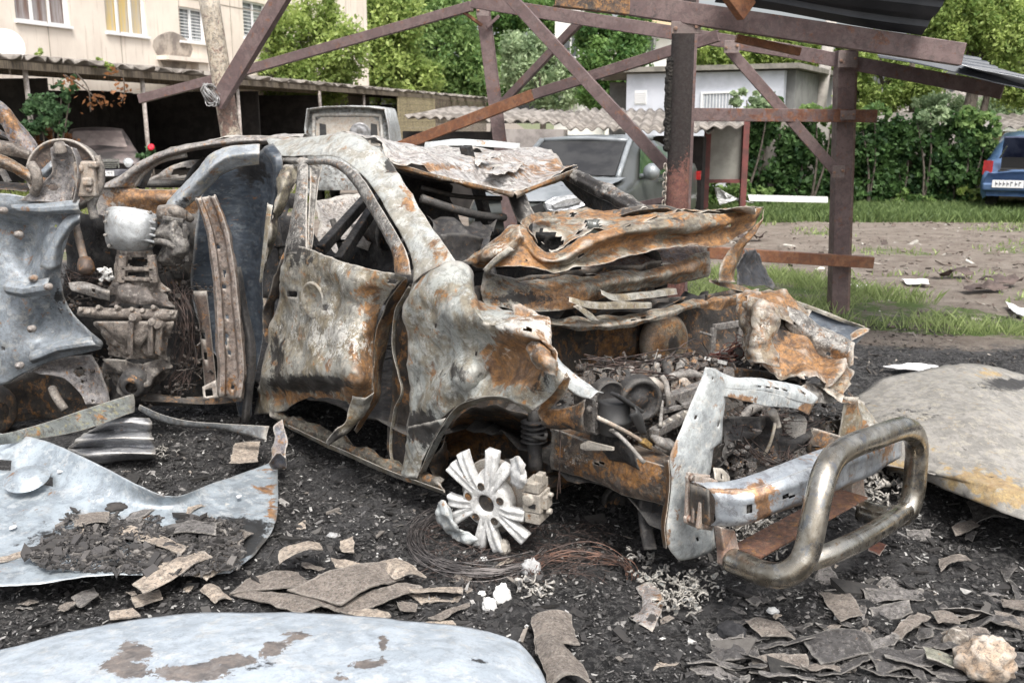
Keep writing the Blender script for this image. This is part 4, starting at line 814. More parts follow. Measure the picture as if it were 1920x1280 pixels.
# rust / soot / ash stains on the near side, where the photograph has them
NS = [(880, 470, 30, 18, 'r', .5), (765, 375, 16, 40, 'r', .9), (820, 470, 16, 20, 'r', .8), (1000, 650, 60, 60, 'r', 1.5), (960, 690, 40, 40, 'r', .9), (905, 560, 40, 20, 'r', .8), (985, 610, 60, 16, 'b', 1.6), (1030, 650, 20, 50, 'b', .8),
      (790, 800, 40, 40, 's', .9), (860, 700, 50, 20, 's', .5), (1010, 715, 34, 40, 's', .35), (765, 700, 14, 90, 'b', .4), (800, 860, 25, 40, 'b', .7),
      (700, 620, 25, 110, 'r', .9), (560, 480, 40, 30, 's', .6), (610, 540, 60, 40, 'b', .4), (640, 640, 60, 40, 'b', 1.0), (580, 610, 80, 40, 'b', .5), (590, 720, 70, 16, 's', 1.2), (560, 745, 60, 14, 'r', .9), (520, 660, 20, 60, 's', .6), (655, 500, 50, 20, 'b', .4), (670, 720, 30, 40, 'r', .8), (590, 560, 20, 16, 'r', .5)]
SF = pale
# roof side rail and near front pillar, flowing into the cowl corner
outer = [(500, 258, .42), (560, 262, .40), (640, 250, .36), (682, 262, .36), (722, 292, .32), (750, 330, .26), (785, 388, .2), (820, 440, .13), (856, 492, .08)]
inner = [(512, 296, .24), (560, 293, .22), (620, 293, .2), (655, 308, .18), (690, 340, .16), (716, 380, .12), (746, 430, .08), (770, 478, .04), (776, 528, .0)]
SF = burnt('ashen_pillar_scale', (.40, .415, .40), (.29, .275, .235), (.46, .46, .43), rust=.04, soot=.07, ash=.16, dirt=.5, edge=.5, metal=.2, s=1.4)
o = strip('roof_pillar', Wp(outer), Wp(inner), SF, car, n=6, bulge=.016, mid=3, amp=.009, sc=9, th=.006, blobs=NS+[(700, 300, 20, 20, 'b', 1.), (735, 310, 14, 16, 's', 1.3), (600, 280, 60, 12, 'b', .6)], rag=.002)
# door window frame
fo_ = [(566, 300, .2), (610, 297, .19), (645, 306, .17), (680, 335, .14), (706, 375, .1), (736, 425, .06), (762, 472, .02), (772, 515, -.01)]
fi_ = [(570, 312, .2), (608, 309, .19), (636, 318, .17), (664, 348, .14), (690, 390, .1), (716, 436, .06), (737, 480, .02), (742, 515, -.01)]
drs = NS + [(745, 500, 20, 30, 'r', 1.2)]
door = strip('door_shell', Wp([(a, b, y-.01) for a, b, y in fo_]), Wp([(a, b, y-.01) for a, b, y in fi_]), frame, car, n=5, bulge=.012, mid=2, amp=.005, sc=10, th=.008, blobs=drs, rag=.002)
strip('pillar', Wp([(563, 298, .2), (556, 350, .13), (548, 400, .08), (538, 455, .04), (534, 478, .02)]), Wp([(578, 298, .2), (577, 350, .13), (576, 400, .08), (576, 455, .04), (576, 478, .02)]), frame, car, n=5, bulge=.02, mid=2, amp=.006, sc=12, th=.01, blobs=NS)
strip('window_channel', Wp([(581, 308, .19), (581, 350, .13), (579, 400, .09), (577, 468, .03)]), Wp([(604, 310, .22), (597, 350, .16), (590, 400, .11), (584, 470, .04)]), frame, car, n=4, bulge=-.02, mid=1, amp=.004, sc=10, th=.006)
strip('header_rail', Wp([(528, 296, .24), (548, 296, .22), (564, 297, .2)]), Wp([(528, 308, .23), (548, 308, .21), (564, 308, .19)]), frame, car, n=4, bulge=.01, amp=.004, th=.008)
# front door panel
dr = [[(541, 457, .03), (580, 466, .0), (625, 484, -.02), (668, 500, -.02), (715, 508, -.02), (762, 519, .0)],
      [(530, 505, .02), (575, 506, -.03), (620, 515, -.05), (665, 526, -.06), (700, 532, -.04), (742, 538, .02)],
      [(521, 550, .03), (562, 552, -.02), (605, 560, -.03), (645, 567, -.05), (685, 572, -.03), (716, 577, .03)],
      [(512, 605, .03), (555, 605, -.02), (598, 608, -.06), (640, 611, -.09), (675, 615, -.08), (700, 620, .02)],
      [(502, 655, .02), (545, 655, -.04), (590, 655, -.1), (632, 655, -.13), (668, 656, -.12), (697, 660, .0)],
      [(490, 705, -.01), (535, 704, -.08), (580, 704, -.14), (625, 705, -.17), (665, 706, -.16), (696, 708, -.05)],
      [(481, 740, .04), (530, 736, -.01), (577, 728, -.05), (622, 730, -.09), (662, 740, -.1), (698, 738, -.03)],
      [(474, 777, .03), (526, 771, .0), (562, 752, -.02), (603, 744, -.05), (645, 760, -.08), (690, 768, -.02)]]
dp_ = patch('door_panel', [Wp(r) for r in dr], mott_, car, n=9, amp=.02, sc=7, th=.006, holes=[(547, 552, 11, 7, .8), (609, 577, 6, 5, .5), (737, 527, 10, 5, .5)], blobs=NS, rag=.004, seed=2)
rim_c = W(585, 563, -.045); ob_ = MB(); ob_.lathe(rim_c, -WX+AX*.1, [(.001, -.014), (.04, -.011), (.07, -.002), (.082, .003), (.088, -.006)], 26); h = ob_.build('handle_recess', mott_, car, True); 
strip('door_curl', Wp([(700, 736, -.04), (694, 768, -.03), (664, 800, -.06), (640, 820, -.12), (616, 832, -.14)]), Wp([(660, 742, -.12), (652, 768, -.12), (646, 790, -.13), (628, 806, -.16), (612, 826, -.17)]), mott_, car, n=6, bulge=.02, amp=.012, sc=12, th=.005, blobs=[(625, 815, 20, 20, 's', 1.)], rag=.004)
strip('door_edge', Wp([(763, 521, .02), (744, 540, .03), (718, 580, .04), (702, 640, .03), (699, 700, .0), (696, 750, .0), (664, 806, .0)]), Wp([(764, 527, .05), (752, 560, .1), (738, 600, .12), (724, 650, .12), (716, 705, .1), (708, 752, .08), (668, 812, .04)]), rusty, car, n=6, bulge=0, amp=.006, sc=10, th=.005, blobs=[(715, 560, 20, 30, 's', 1.5), (720, 690, 16, 40, 's', .8)])
# torn rear door edge left of the front door
strip('torn_rear_door', Wp([(538, 462, .06), (520, 500, .02), (500, 560, .0), (492, 610, .0), (497, 640, .01)]), Wp([(542, 470, .06), (530, 510, .07), (520, 560, .08), (512, 600, .08), (504, 650, .05)]), darkr, car, n=6, bulge=.02, amp=.014, sc=12, th=.005, rag=.006)
strip('torn_rear_pillar', Wp([(530, 318, .2), (520, 360, .12), (506, 410, .06), (500, 455, .02), (496, 500, .0)]), Wp([(562, 318, .24), (552, 345, .18), (530, 400, .12), (516, 455, .08), (500, 505, .02)]), burnt('rolled_olive_steel', (.22, .20, .15), (.08, .07, .06), (.3, .26, .18), rust=.1, soot=.3, s=2.5), car, n=6, bulge=.05, amp=.03, sc=9, th=.005, rag=.01)
strip('olive_edge', Wp([(502, 380, .0), (497, 430, -.02), (492, 480, -.03), (488, 530, -.03)]), Wp([(512, 385, .0), (505, 430, -.02), (498, 480, -.03), (491, 530, -.03)]), mott_, car, n=5, bulge=.01, amp=.004, th=.005)
# dark pillar and jamb between door and wing
strip('hinge_pillar', Wp([(768, 530, .10), (748, 560, .14), (738, 620, .14), (736, 700, .14), (735, 760, .14), (728, 830, .12), (722, 880, .1)]), Wp([(800, 530, .16), (790, 560, .18), (785, 620, .18), (785, 700, .18), (785, 760, .18), (785, 830, .18), (780, 890, .15)]), darkr, car, n=5, bulge=.01, amp=.02, sc=10, th=.008)
strip('jamb_flange', Wp([(766, 536, .04), (750, 560, .04), (738, 590, .05), (735, 650, .05), (746, 700, .05), (752, 735, .04), (738, 770, .05), (730, 830, .06), (735, 880, .05)]), Wp([(772, 540, .06), (760, 563, .08), (746, 595, .09), (742, 650, .09), (750, 700, .08), (757, 737, .06), (744, 775, .08), (736, 830, .08), (742, 880, .07)]), mott_, car, n=6, bulge=.005, amp=.005, th=.005)
# front wing
wr_ = [[(777, 520, .02), (812, 508, .04), (850, 492, .08), (880, 503, .14), (898, 560, .14), (950, 577, .13), (1000, 591, .13), (1028, 604, .12)],
       [(764, 576, -.01), (808, 572, -.03), (850, 580, -.05), (890, 592, -.06), (915, 604, -.06), (960, 616, -.06), (1003, 628, -.05), (1036, 644, .0)],
       [(766, 640, .0), (808, 640, -.01), (850, 640, -.01), (890, 645, .0), (925, 650, .03), (965, 655, .05), (1010, 662, .02), (1046, 680, .0)],
       [(765, 708, .0), (805, 704, -.02), (850, 700, -.05), (890, 694, -.03), (925, 692, .05), (965, 694, .04), (1010, 702, -.02), (1062, 708, -.02)],
       [(766, 772, .0), (800, 762, -.02), (835, 748, -.04), (868, 730, -.03), (903, 720, .0), (943, 718, .01), (985, 727, -.03), (1032, 736, -.03)],
       [(763, 835, .0), (790, 815, -.01), (820, 790, -.02), (850, 765, -.02), (885, 750, -.02), (925, 744, -.02), (965, 749, -.02), (1000, 768, -.03)]]
patch('front_wing', [Wp(r) for r in wr_], pale, car, n=8, amp=.024, sc=6.5, th=.006, holes=[(893, 661, 4, 4), (877, 658, 2.5, 2.5), (816, 612, 2, 2), (990, 618, 7, 4, .8)], blobs=NS, rag=.003, seed=5)
strip('wing_tail', Wp([(764, 800, -.01), (762, 835, .0), (758, 860, .0), (752, 889, -.01)]), Wp([(836, 784, -.03), (812, 826, -.02), (795, 858, -.02), (781, 896, -.02)]), pale, car, n=7, bulge=.012, mid=2, amp=.01, sc=10, th=.006, blobs=NS, rag=.005)
strip('wheel_arch_lip', Wp([(786, 885, -.02), (812, 830, -.025), (850, 768, -.03), (890, 749, -.03), (930, 742, -.03), (967, 748, -.03), (1000, 768, -.03)]), Wp([(796, 888, .05), (820, 838, .05), (856, 778, .05), (892, 757, .05), (930, 750, .05), (964, 756, .05), (994, 774, .04)]), pale, car, n=6, bulge=0, amp=.004, th=.005, blobs=NS)
strip('wing_fold', Wp([(1062, 702, .0), (1040, 716, .0), (1016, 740, .0), (1004, 768, .0)]), Wp([(1070, 710, .1), (1058, 735, .1), (1030, 765, .1), (1018, 795, .1)]), rusty, car, n=6, bulge=-.02, amp=.012, sc=10, th=.005, rag=.004)
o = patch('wing_front_fold', [Wp([(960, 580, .12), (1000, 585, .14), (1030, 600, .16)]), Wp([(975, 620, .02), (1010, 635, .0), (1040, 655, .03)]), Wp([(990, 660, -.05), (1025, 668, -.05), (1056, 690, .0)]), Wp([(1005, 690, -.06), (1035, 702, -.06), (1064, 706, .01)])], rusty, car, n=7, amp=.035, sc=10, th=.005, rag=.006, blobs=[(1010, 620, 30, 40, 'b', 1.1)], seed=8)
# sill, floor
strip('sill', Wp([(505, 765, .05), (600, 800, .05), (700, 845, .05), (770, 878, .05), (832, 905, .04)]), Wp([(520, 790, .0), (610, 832, .0), (705, 874, .0), (775, 905, .0), (832, 925, .0)]), burnt('olive_scaled_sill', (.15, .14, .11), (.07, .062, .05), (.22, .2, .16), rust=.2, soot=.32, ash=.06, s=2.4), car, n=8, bulge=.02, mid=2, amp=.03, sc=8, th=.006, rag=.006)
strip('sill_lip', Wp([(540, 797, -.02), (640, 842, -.02), (745, 888, -.02), (832, 918, -.02)]), Wp([(540, 803, .0), (640, 850, .0), (745, 896, .0), (832, 925, .0)]), mott_, car, n=4, amp=.004, th=.006)
fl = [[L(x, y, .30) for y in (.06, .5, .95, 1.4, 1.74)] for x in (-3.6, -2.8, -2.0, -1.3, -.55)]
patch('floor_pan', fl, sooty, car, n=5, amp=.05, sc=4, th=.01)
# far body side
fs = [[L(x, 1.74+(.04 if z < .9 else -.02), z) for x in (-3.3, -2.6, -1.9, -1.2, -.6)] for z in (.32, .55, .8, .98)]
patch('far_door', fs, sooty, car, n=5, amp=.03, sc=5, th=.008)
def bars(name, mat, segs, w_=.07, h_=.05, bl=None):
    mb = MB(); [mb.bar(a, b, w_, h_) for a, b in segs]; return mb.build(name, mat, car, bevel=.006, blobs=bl)
bars('far_pillar', sooty, [(L(-1.95, 1.7, .95), L(-1.95, 1.5, 1.5))]); bars('far_pillar', sooty, [(L(-3.1, 1.7, .95), L(-3.2, 1.5, 1.5))])
# firewall, dashboard beam, steering column, seats
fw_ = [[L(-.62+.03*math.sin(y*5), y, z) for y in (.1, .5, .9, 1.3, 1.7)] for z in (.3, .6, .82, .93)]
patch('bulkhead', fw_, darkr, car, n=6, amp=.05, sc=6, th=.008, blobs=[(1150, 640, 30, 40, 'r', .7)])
mb = MB(); mb.tube([L(-.85, .15, .95), L(-.88, .8, .97), L(-.85, 1.65, .95)], .035, 10, 4); mb.tube([L(-.95, .2, .75), L(-1., .9, .78), L(-.95, 1.6, .75)], .03, 8, 4)
for y in (.35, .75, 1.1, 1.45): mb.bar(L(-.85, y, .95), L(-.7, y, .6), .03, .03)
mb.build('dashboard_beam', sooty, car, True)
mb = MB(); c = L(-1.12, .55, 1.02); mb.tube([c+(WX*math.cos(q)+(ZU*.9+AX*.4)*math.sin(q))*.17 for q in np.linspace(0, 6.283, 25)], .009, 8, 1); mb.bar(c, L(-.8, .55, .85), .03, .03); mb.bar(c-WX*.16, c+WX*.16, .015, .015); mb.build('steering_wheel', sooty, car, True)
for yc in (.5, 1.25):
    mb = MB()
    for s_ in (-.22, .22): mb.tube([L(-1.35, yc+s_, .42), L(-1.85, yc+s_, .45), L(-1.98, yc+s_, .62), L(-2.15, yc+s_*.8, 1.1)], .018, 7, 3)
    for x, z in ((-1.4, .45), (-1.6, .46), (-1.8, .48), (-1.99, .7), (-2.05, .85), (-2.1, .98)): mb.bar(L(x, yc-.22, z), L(x, yc+.22, z), .03, .012)
    for x in (-1.38, -1.8): mb.bar(L(x, yc-.22, .44), L(x, yc-.22, .3), .05, .02); mb.bar(L(x, yc+.22, .44), L(x, yc+.22, .3), .05, .02)
    mb.build('seat_frame', sooty, car, True)
patch('inner_panel', [[L(-1.5, 1.66, .65), L(-1.1, 1.68, .6), L(-.8, 1.68, .62)], [L(-1.45, 1.6, .85), L(-1.1, 1.62, .88), L(-.8, 1.64, .84)], [L(-1.3, 1.55, 1.0), L(-1.1, 1.58, 1.05), L(-.85, 1.6, 1.0)]], sooty, car, n=5, amp=.04, sc=8)
# crumpled light sheet seen through the near window
patch('fallen_headliner', [Xp([(590, 372), (640, 378), (700, 392)], -2.9), Xp([(596, 420), (650, 425), (706, 420)], -2.6), Xp([(592, 470), (640, 480), (690, 470)], -2.3)], burnt('pale_fallen_sheet', (.42, .4, .38), (.3, .28, .26), (.2, .17, .15), rust=.05, soot=.12, s=2.5), car, n=8, amp=.09, sc=5, th=.004, seed=6)
bars('cross_strut', sooty, [(X(600, 470, -1.9), X(690, 370, -2.3)), (X(635, 490, -1.9), X(720, 360, -2.2)), (X(575, 440, -2), X(600, 480, -1.9))], .05, .06)
# roof skin: sagging towards the middle of the screen header
rf = [[P(640, 254, 5.45), P(720, 268, 5.9), P(800, 274, 6.4), P(880, 276, 6.8), P(960, 283, 7.0), P(1010, 292, 7.1)],
      [P(690, 262, 5.15), P(770, 280, 5.55), P(850, 292, 5.9), P(920, 290, 6.2), P(990, 298, 6.4), P(1050, 304, 6.5)],
      [P(715, 280, 4.95), P(790, 298, 5.2), P(860, 312, 5.5), P(920, 316, 5.8), P(990, 312, 6.1), P(1064, 310, 6.3)],
      [P(728, 296, 4.85), P(800, 316, 5.0), P(868, 336, 5.2), P(925, 346, 5.45), P(1000, 336, 5.75), P(1076, 312, 6.15)],
      [P(738, 306, 4.75), P(800, 322, 4.9), P(880, 342, 5.1), P(964, 360, 5.3), P(1020, 340, 5.65), P(1082, 314, 6.1)]]
RB = [(900, 300, 60, 20, 'r', .2), (1000, 320, 60, 14, 'r', .7), (800, 315, 60, 6, 'r', 1.3), (1060, 305, 30, 12, 'r', .8), (760, 280, 60, 12, 'b', .8), (960, 345, 40, 10, 's', .3), (870, 290, 40, 10, 'b', .8)]
roofm = burnt('roof_scale', (.44, .43, .42), (.32, .29, .27), (.52, .50, .47), rust=.03, soot=.05, ash=.2, metal=.15, s=1.6)
patch('roof', rf, roofm, car, n=8, amp=.05, sc=3.6, th=.008, holes=[(942, 317, 22, 5, .6), (895, 283, 8, 4, .5)], blobs=RB, rag=.004, seed=3)
patch('torn_roof_flap', [[P(905, 332, 5.4), P(925, 318, 5.6), P(975, 308, 5.9)], [P(932, 336, 5.35), P(955, 322, 5.5), P(985, 314, 5.8)]], roofm, car, n=7, amp=.03, sc=9, th=.005, rag=.008)
patch('torn_roof_flap', [[P(885, 300, 5.6), P(905, 292, 5.8), P(935, 288, 6.0)], [P(895, 312, 5.5), P(915, 300, 5.7), P(940, 296, 5.9)]], roofm, car, n=7, amp=.03, sc=9, th=.005, rag=.008, seed=4)
strip('screen_header', [P(735, 304, 4.78), P(800, 322, 4.88), P(880, 342, 5.08), P(962, 360, 5.28)], [P(742, 316, 4.8), P(800, 332, 4.9), P(880, 350, 5.1), P(958, 368, 5.3)], rusty, car, n=6, bulge=.01, amp=.01, sc=9, th=.01, rag=.003, blobs=[(850, 340, 150, 20, 'b', .7)])
strip('screen_header', [P(962, 360, 5.28), P(1020, 340, 5.62), P(1083, 313, 6.1)], [P(968, 372, 5.3), P(1022, 350, 5.64), P(1070, 330, 6.12)], rusty, car, n=6, bulge=.01, amp=.008, sc=9, th=.01, rag=.003)
strip('roof_underside', [P(742, 316, 4.82), P(800, 332, 4.92), P(880, 350, 5.12), P(955, 366, 5.32)], [P(760, 330, 5.4), P(820, 338, 5.5), P(890, 350, 5.7), P(950, 360, 5.8)], sooty, car, n=5, amp=.02, th=.006)
strip('far_screen_pillar', [P(1064, 312, 6.15), P(1120, 335, 5.85), P(1170, 360, 5.6), P(1222, 392, 5.3)], [P(1052, 332, 6.1), P(1100, 360, 5.85), P(1145, 382, 5.6), P(1190, 406, 5.3)], frame, car, n=7, bulge=.03, mid=3, amp=.01, sc=9, th=.012, blobs=[(1100, 345, 30, 20, 's', .8), (1150, 380, 40, 12, 's', 1.)])
strip('far_pillar_inner', [P(1052, 328, 6.15), P(1098, 358, 5.9), P(1143, 382, 5.65), P(1185, 405, 5.35)], [P(1050, 336, 6.3), P(1085, 372, 6.05), P(1120, 398, 5.8), P(1150, 412, 5.5)], sooty, car, n=6, bulge=.0, amp=.01, sc=9, th=.01)
strip('mid_pillar', [P(950, 362, 5.5), P(960, 390, 5.45), P(972, 418, 5.4)], [P(985, 366, 5.5), P(996, 392, 5.45), P(1008, 418, 5.4)], frame, car, n=5, bulge=.03, amp=.01, th=.012, blobs=[(965, 390, 20, 40, 's', 1.)])
strip('rear_strip', [P(800, 268, 7.6), P(880, 262, 7.6), P(975, 268, 7.6)], [P(795, 278, 7.5), P(880, 274, 7.5), P(975, 280, 7.5)], whitey, car, n=5, bulge=.02, amp=.01)
mb = MB(); mb.tube([P(790, 372, 4.9), P(850, 392, 5.0), P(905, 405, 5.2), P(945, 408, 5.4)], .022, 8, 4); mb.tube([P(792, 352, 5.1), P(860, 368, 5.3), P(940, 372, 5.5)], .012, 8, 4); mb.build('screen_base_rail', sooty, car, True)
patch('wiper_cowl', [Xp([(820, 440), (860, 438), (905, 448)], -.7), Xp([(838, 468), (870, 470), (900, 470)], -.68), Xp([(850, 492), (875, 496), (890, 492)], -.65)], sooty, car, n=5, amp=.03, sc=9)
# crumpled bonnet: upper folded leading edge
HB = [(960, 500, 60, 14, 'r', 1.2), (1100, 450, 100, 16, 'r', 1.3), (1250, 410, 120, 10, 's', .3), (1250, 440, 120, 12, 'b', -.4), (1390, 415, 40, 24, 'r', 1.3), (930, 450, 40, 30, 's', .25), (1060, 500, 60, 14, 'r', -.2), (1330, 450, 70, 14, 'r', .5), (1000, 485, 30, 20, 'r', 1.3)]
hoodm = burnt('ochre_rusted_bonnet', (.31, .28, .22), (.20, .17, .125), (.36, .35, .31), rust=.27, soot=.12, ash=.05, metal=.15, s=1.3, r1=(.16, .07, .025), r2=(.50, .23, .055), streak=(.8, .8, 1.8))
def bn(px, py, x): return X(px, py, x)
hd_ = [[bn(878, 492, -.62), bn(925, 448, -.6), bn(975, 420, -.55), bn(1004, 462, -.45), bn(1042, 476, -.38), bn(1100, 440, -.35), bn(1180, 418, -.38), bn(1270, 406, -.42), bn(1350, 402, -.46), bn(1434, 388, -.5)],
       [bn(882, 495, -.58), bn(925, 466, -.5), bn(974, 440, -.42), bn(1008, 480, -.36), bn(1050, 487, -.3), bn(1105, 457, -.28), bn(1185, 434, -.32), bn(1270, 423, -.36), bn(1355, 420, -.42), bn(1428, 396, -.5)],
       [bn(890, 498, -.56), bn(930, 485, -.46), bn(975, 466, -.4), bn(1012, 494, -.36), bn(1055, 497, -.34), bn(1110, 476, -.36), bn(1190, 450, -.4), bn(1275, 438, -.44), bn(1355, 436, -.47), bn(1420, 408, -.52)],
       [bn(908, 502, -.54), bn(940, 500, -.42), bn(985, 500, -.36), bn(1020, 507, -.32), bn(1060, 509, -.3), bn(1120, 497, -.3), bn(1195, 474, -.34), bn(1280, 462, -.38), bn(1350, 461, -.42), bn(1408, 428, -.5)]]
patch('bonnet_edge', hd_, hoodm, car, n=9, amp=.022, sc=6, th=.008, holes=[(1088, 479, 4.5, 5), (1177, 424, 2, 2), (1366, 423, 2.5, 2.5), (988, 489, 2.5, 2.5)], blobs=HB, rag=.003, seed=4)
patch('bonnet_skin', [[P(1020, 402, 5.4), P(1080, 396, 5.5), P(1150, 394, 5.5), P(1230, 392, 5.45), P(1330, 394, 5.4), P(1415, 392, 5.3)],
      [bn(1000, 418, -.72), bn(1065, 412, -.7), bn(1130, 408, -.7), bn(1220, 400, -.66), bn(1320, 399, -.62), bn(1420, 390, -.55)],
      [bn(1000, 455, -.5), bn(1045, 470, -.42), bn(1100, 441, -.38), bn(1180, 419, -.4), bn(1300, 404, -.46), bn(1428, 390, -.52)]], hoodm, car, n=9, amp=.035, sc=7, th=.006, holes=[(1024, 450, 30, 18, 1.2), (1112, 419, 14, 9, .9), (1074, 402, 5, 6, 1), (1085, 432, 5, 6, .8)], blobs=[(1080, 410, 50, 12, 'b', .6), (1150, 400, 60, 6, 'r', .8)], rag=.006, seed=7)
strip('bonnet_peak', [bn(1002, 458, -.46), bn(990, 430, -.5), bn(1005, 412, -.55), bn(1040, 402, -.6)], [bn(975, 420, -.56), bn(985, 410, -.6), bn(1010, 402, -.65), bn(1050, 398, -.7)], rusty, car, n=7, bulge=.02, amp=.02, sc=10, th=.005, rag=.006)
strip('bonnet_curl', [P(1150, 395, 5.3), P(1180, 388, 5.3), P(1240, 384, 5.3), P(1300, 400, 5.2)], [P(1150, 410, 5.2), P(1185, 396, 5.2), P(1240, 390, 5.2), P(1300, 404, 5.1)], darkr, car, n=6, bulge=-.03, amp=.01, th=.006, rag=.004)
strip('bonnet_side_flange', [bn(1434, 392, -.5), bn(1425, 420, -.5), bn(1395, 465, -.5), bn(1385, 500, -.5), bn(1378, 530, -.5)], [bn(1405, 430, -.5), bn(1395, 445, -.5), bn(1368, 468, -.5), bn(1350, 500, -.5), bn(1348, 528, -.5)], rusty, car, n=6, bulge=.03, amp=.018, sc=10, th=.006, rag=.006)
patch('dark_wing_liner', [Xp([(1392, 470, -.75), (1415, 468, -.8), (1428, 480, -.85)]), Xp([(1385, 500, -.7), (1412, 500, -.75), (1438, 510, -.8)]), Xp([(1380, 535, -.65), (1415, 538, -.7), (1448, 542, -.75)])], burnt('dark_liner', (.04, .045, .055), (.02, .022, .027), (.08, .08, .085), soot=.2, rust=.02, edge=.3, s=2), car, n=8, amp=.03, sc=9, th=.006, rag=.016)
strip('bonnet_left_fold', [bn(878, 492, -.6), bn(905, 470, -.5), bn(945, 455, -.44), bn(978, 425, -.42)], [bn(925, 500, -.5), bn(940, 490, -.42), bn(965, 470, -.38), bn(985, 450, -.38)], rusty, car, n=7, bulge=.05, amp=.03, sc=9, th=.006, rag=.004, blobs=[(930, 465, 30, 20, 'b', .8)])
strip('bonnet_left_rib', [bn(905, 505, -.4), bn(930, 480, -.36), bn(955, 462, -.34)], [bn(912, 512, -.4), bn(940, 488, -.36), bn(965, 468, -.34)], mott_, car, n=5, bulge=.01, amp=.005, th=.005)
# second layer: cowl trays
CBl = [(1050, 560, 60, 20, 'r', 1.), (1230, 480, 80, 14, 's', .6), (1130, 520, 80, 14, 'b', .3), (980, 560, 60, 14, 's', .7), (1270, 500, 50, 10, 'r', 1.1)]
cwm = burnt('cowl_scale', (.30, .28, .23), (.18, .155, .12), (.24, .25, .24), rust=.24, soot=.16, ash=.14, metal=.2, s=2.2)
patch('cowl_panel', [Xp([(905, 512, -.6), (990, 520, -.55), (1070, 520, -.5), (1160, 510, -.5), (1250, 498, -.52), (1330, 472, -.55)]), Xp([(900, 540, -.55), (990, 548, -.48), (1070, 536, -.42), (1160, 526, -.42), (1250, 513, -.46), (1332, 488, -.5)]),
      Xp([(905, 560, -.55), (985, 570, -.46), (1070, 560, -.4), (1150, 545, -.44), (1240, 530, -.5), (1330, 512, -.54)]), Xp([(912, 575, -.52), (990, 584, -.44), (1065, 580, -.4), (1130, 562, -.45), (1230, 538, -.52), (1322, 518, -.56)])], cwm, car, n=8, amp=.022, sc=9, th=.006, blobs=CBl, rag=.005, seed=2)
patch('upper_cowl', [Xp([(1090, 500, -.75), (1180, 478, -.75), (1250, 466, -.75), (1318, 462, -.75)]), Xp([(1090, 512, -.7), (1180, 492, -.7), (1250, 478, -.7), (1326, 480, -.7)]), Xp([(1100, 520, -.6), (1180, 508, -.6), (1260, 496, -.6), (1330, 490, -.6)])], burnt('reddish_grey_scale', (.22, .17, .15), (.12, .09, .085), (.25, .24, .24), rust=.2, soot=.2, s=2.5), car, n=7, amp=.03, sc=9, th=.006, rag=.006)
strip('tray_strip', Xp([(1120, 545, -.42), (1150, 556, -.4), (1200, 548, -.4), (1262, 540, -.42)]), Xp([(1128, 552, -.36), (1156, 566, -.34), (1205, 560, -.34), (1270, 552, -.38)]), mott_, car, n=7, bulge=.015, amp=.008, sc=10, th=.006)
strip('tray_strip', Xp([(1062, 558, -.34), (1100, 566, -.32), (1150, 567, -.32), (1216, 566, -.34)]), Xp([(1066, 566, -.3), (1105, 578, -.28), (1150, 580, -.28), (1222, 578, -.3)]), mott_, car, n=7, bulge=.015, amp=.006, sc=10, th=.006)
strip('tray_strip', Xp([(1074, 574, -.3), (1090, 586, -.28), (1110, 603, -.26)]), Xp([(1084, 572, -.3), (1108, 586, -.28), (1125, 602, -.26)]), mott_, car, n=5, bulge=.01, amp=.006, th=.005)
patch('lower_cowl_lip', [Xp([(1010, 596, -.48), (1080, 596, -.42), (1150, 592, -.38), (1230, 582, -.36), (1300, 562, -.36), (1360, 556, -.4), (1425, 540, -.44)]), Xp([(1015, 606, -.44), (1085, 608, -.36), (1155, 606, -.3), (1230, 592, -.28), (1300, 570, -.3), (1365, 560, -.34), (1418, 552, -.4)]), Xp([(1022, 613, -.44), (1090, 617, -.36), (1160, 617, -.3), (1232, 602, -.28), (1300, 578, -.3), (1345, 582, -.34), (1405, 562, -.4)])], cwm, car, n=8, amp=.014, sc=9, th=.008, blobs=[(1350, 575, 40, 16, 'r', 1.1), (1150, 605, 80, 10, 'b', .3)], holes=[(1187, 600, 2.5, 2), (1207, 596, 2.5, 2)], rag=.003, seed=3)
patch('cowl_tray_floor', [Xp([(1000, 588, -.62), (1100, 590, -.6), (1220, 570, -.6), (1330, 545, -.6)]), Xp([(1010, 598, -.5), (1100, 600, -.44), (1220, 590, -.4), (1320, 562, -.4)])], sooty, car, n=7, amp=.06, sc=7)
strip('cowl_right_lip', Xp([(1326, 520, -.6), (1360, 530, -.6), (1400, 540, -.6), (1448, 556, -.6)]), Xp([(1330, 528, -.55), (1362, 540, -.55), (1400, 552, -.55), (1440, 566, -.55)]), rusty, car, n=6, bulge=.01, amp=.01)
# brake servo, battery frame
mb = MB(); mb.lathe(X(1246, 640, -.5), AX+WX*-.15+ZU*.1, [(.001, .07), (.05, .068), (.07, .05), (.12, .045), (.15, .02), (.15, -.03), (.12, -.06)], 30); mb.build('brake_servo', burnt('ochre_servo', (.3, .24, .16), (.18, .13, .09), rust=.34, soot=.08, s=3), car, True, blobs=[(1262, 650, 8, 14, 's', 2.), (1225, 640, 14, 20, 'r', 1.)])
mb = MB(); q = [X(1338, 614, -.25), X(1388, 606, -.25), X(1384, 655, -.25), X(1334, 668, -.25)]
for a, b in zip(q, q[1:]+q[:1]): mb.bar(a, b, .02, .035)
mb.bar(X(1312, 622, -.25), X(1338, 630, -.25), .012, .012); mb.build('battery_frame', greyal, car, bevel=.004)
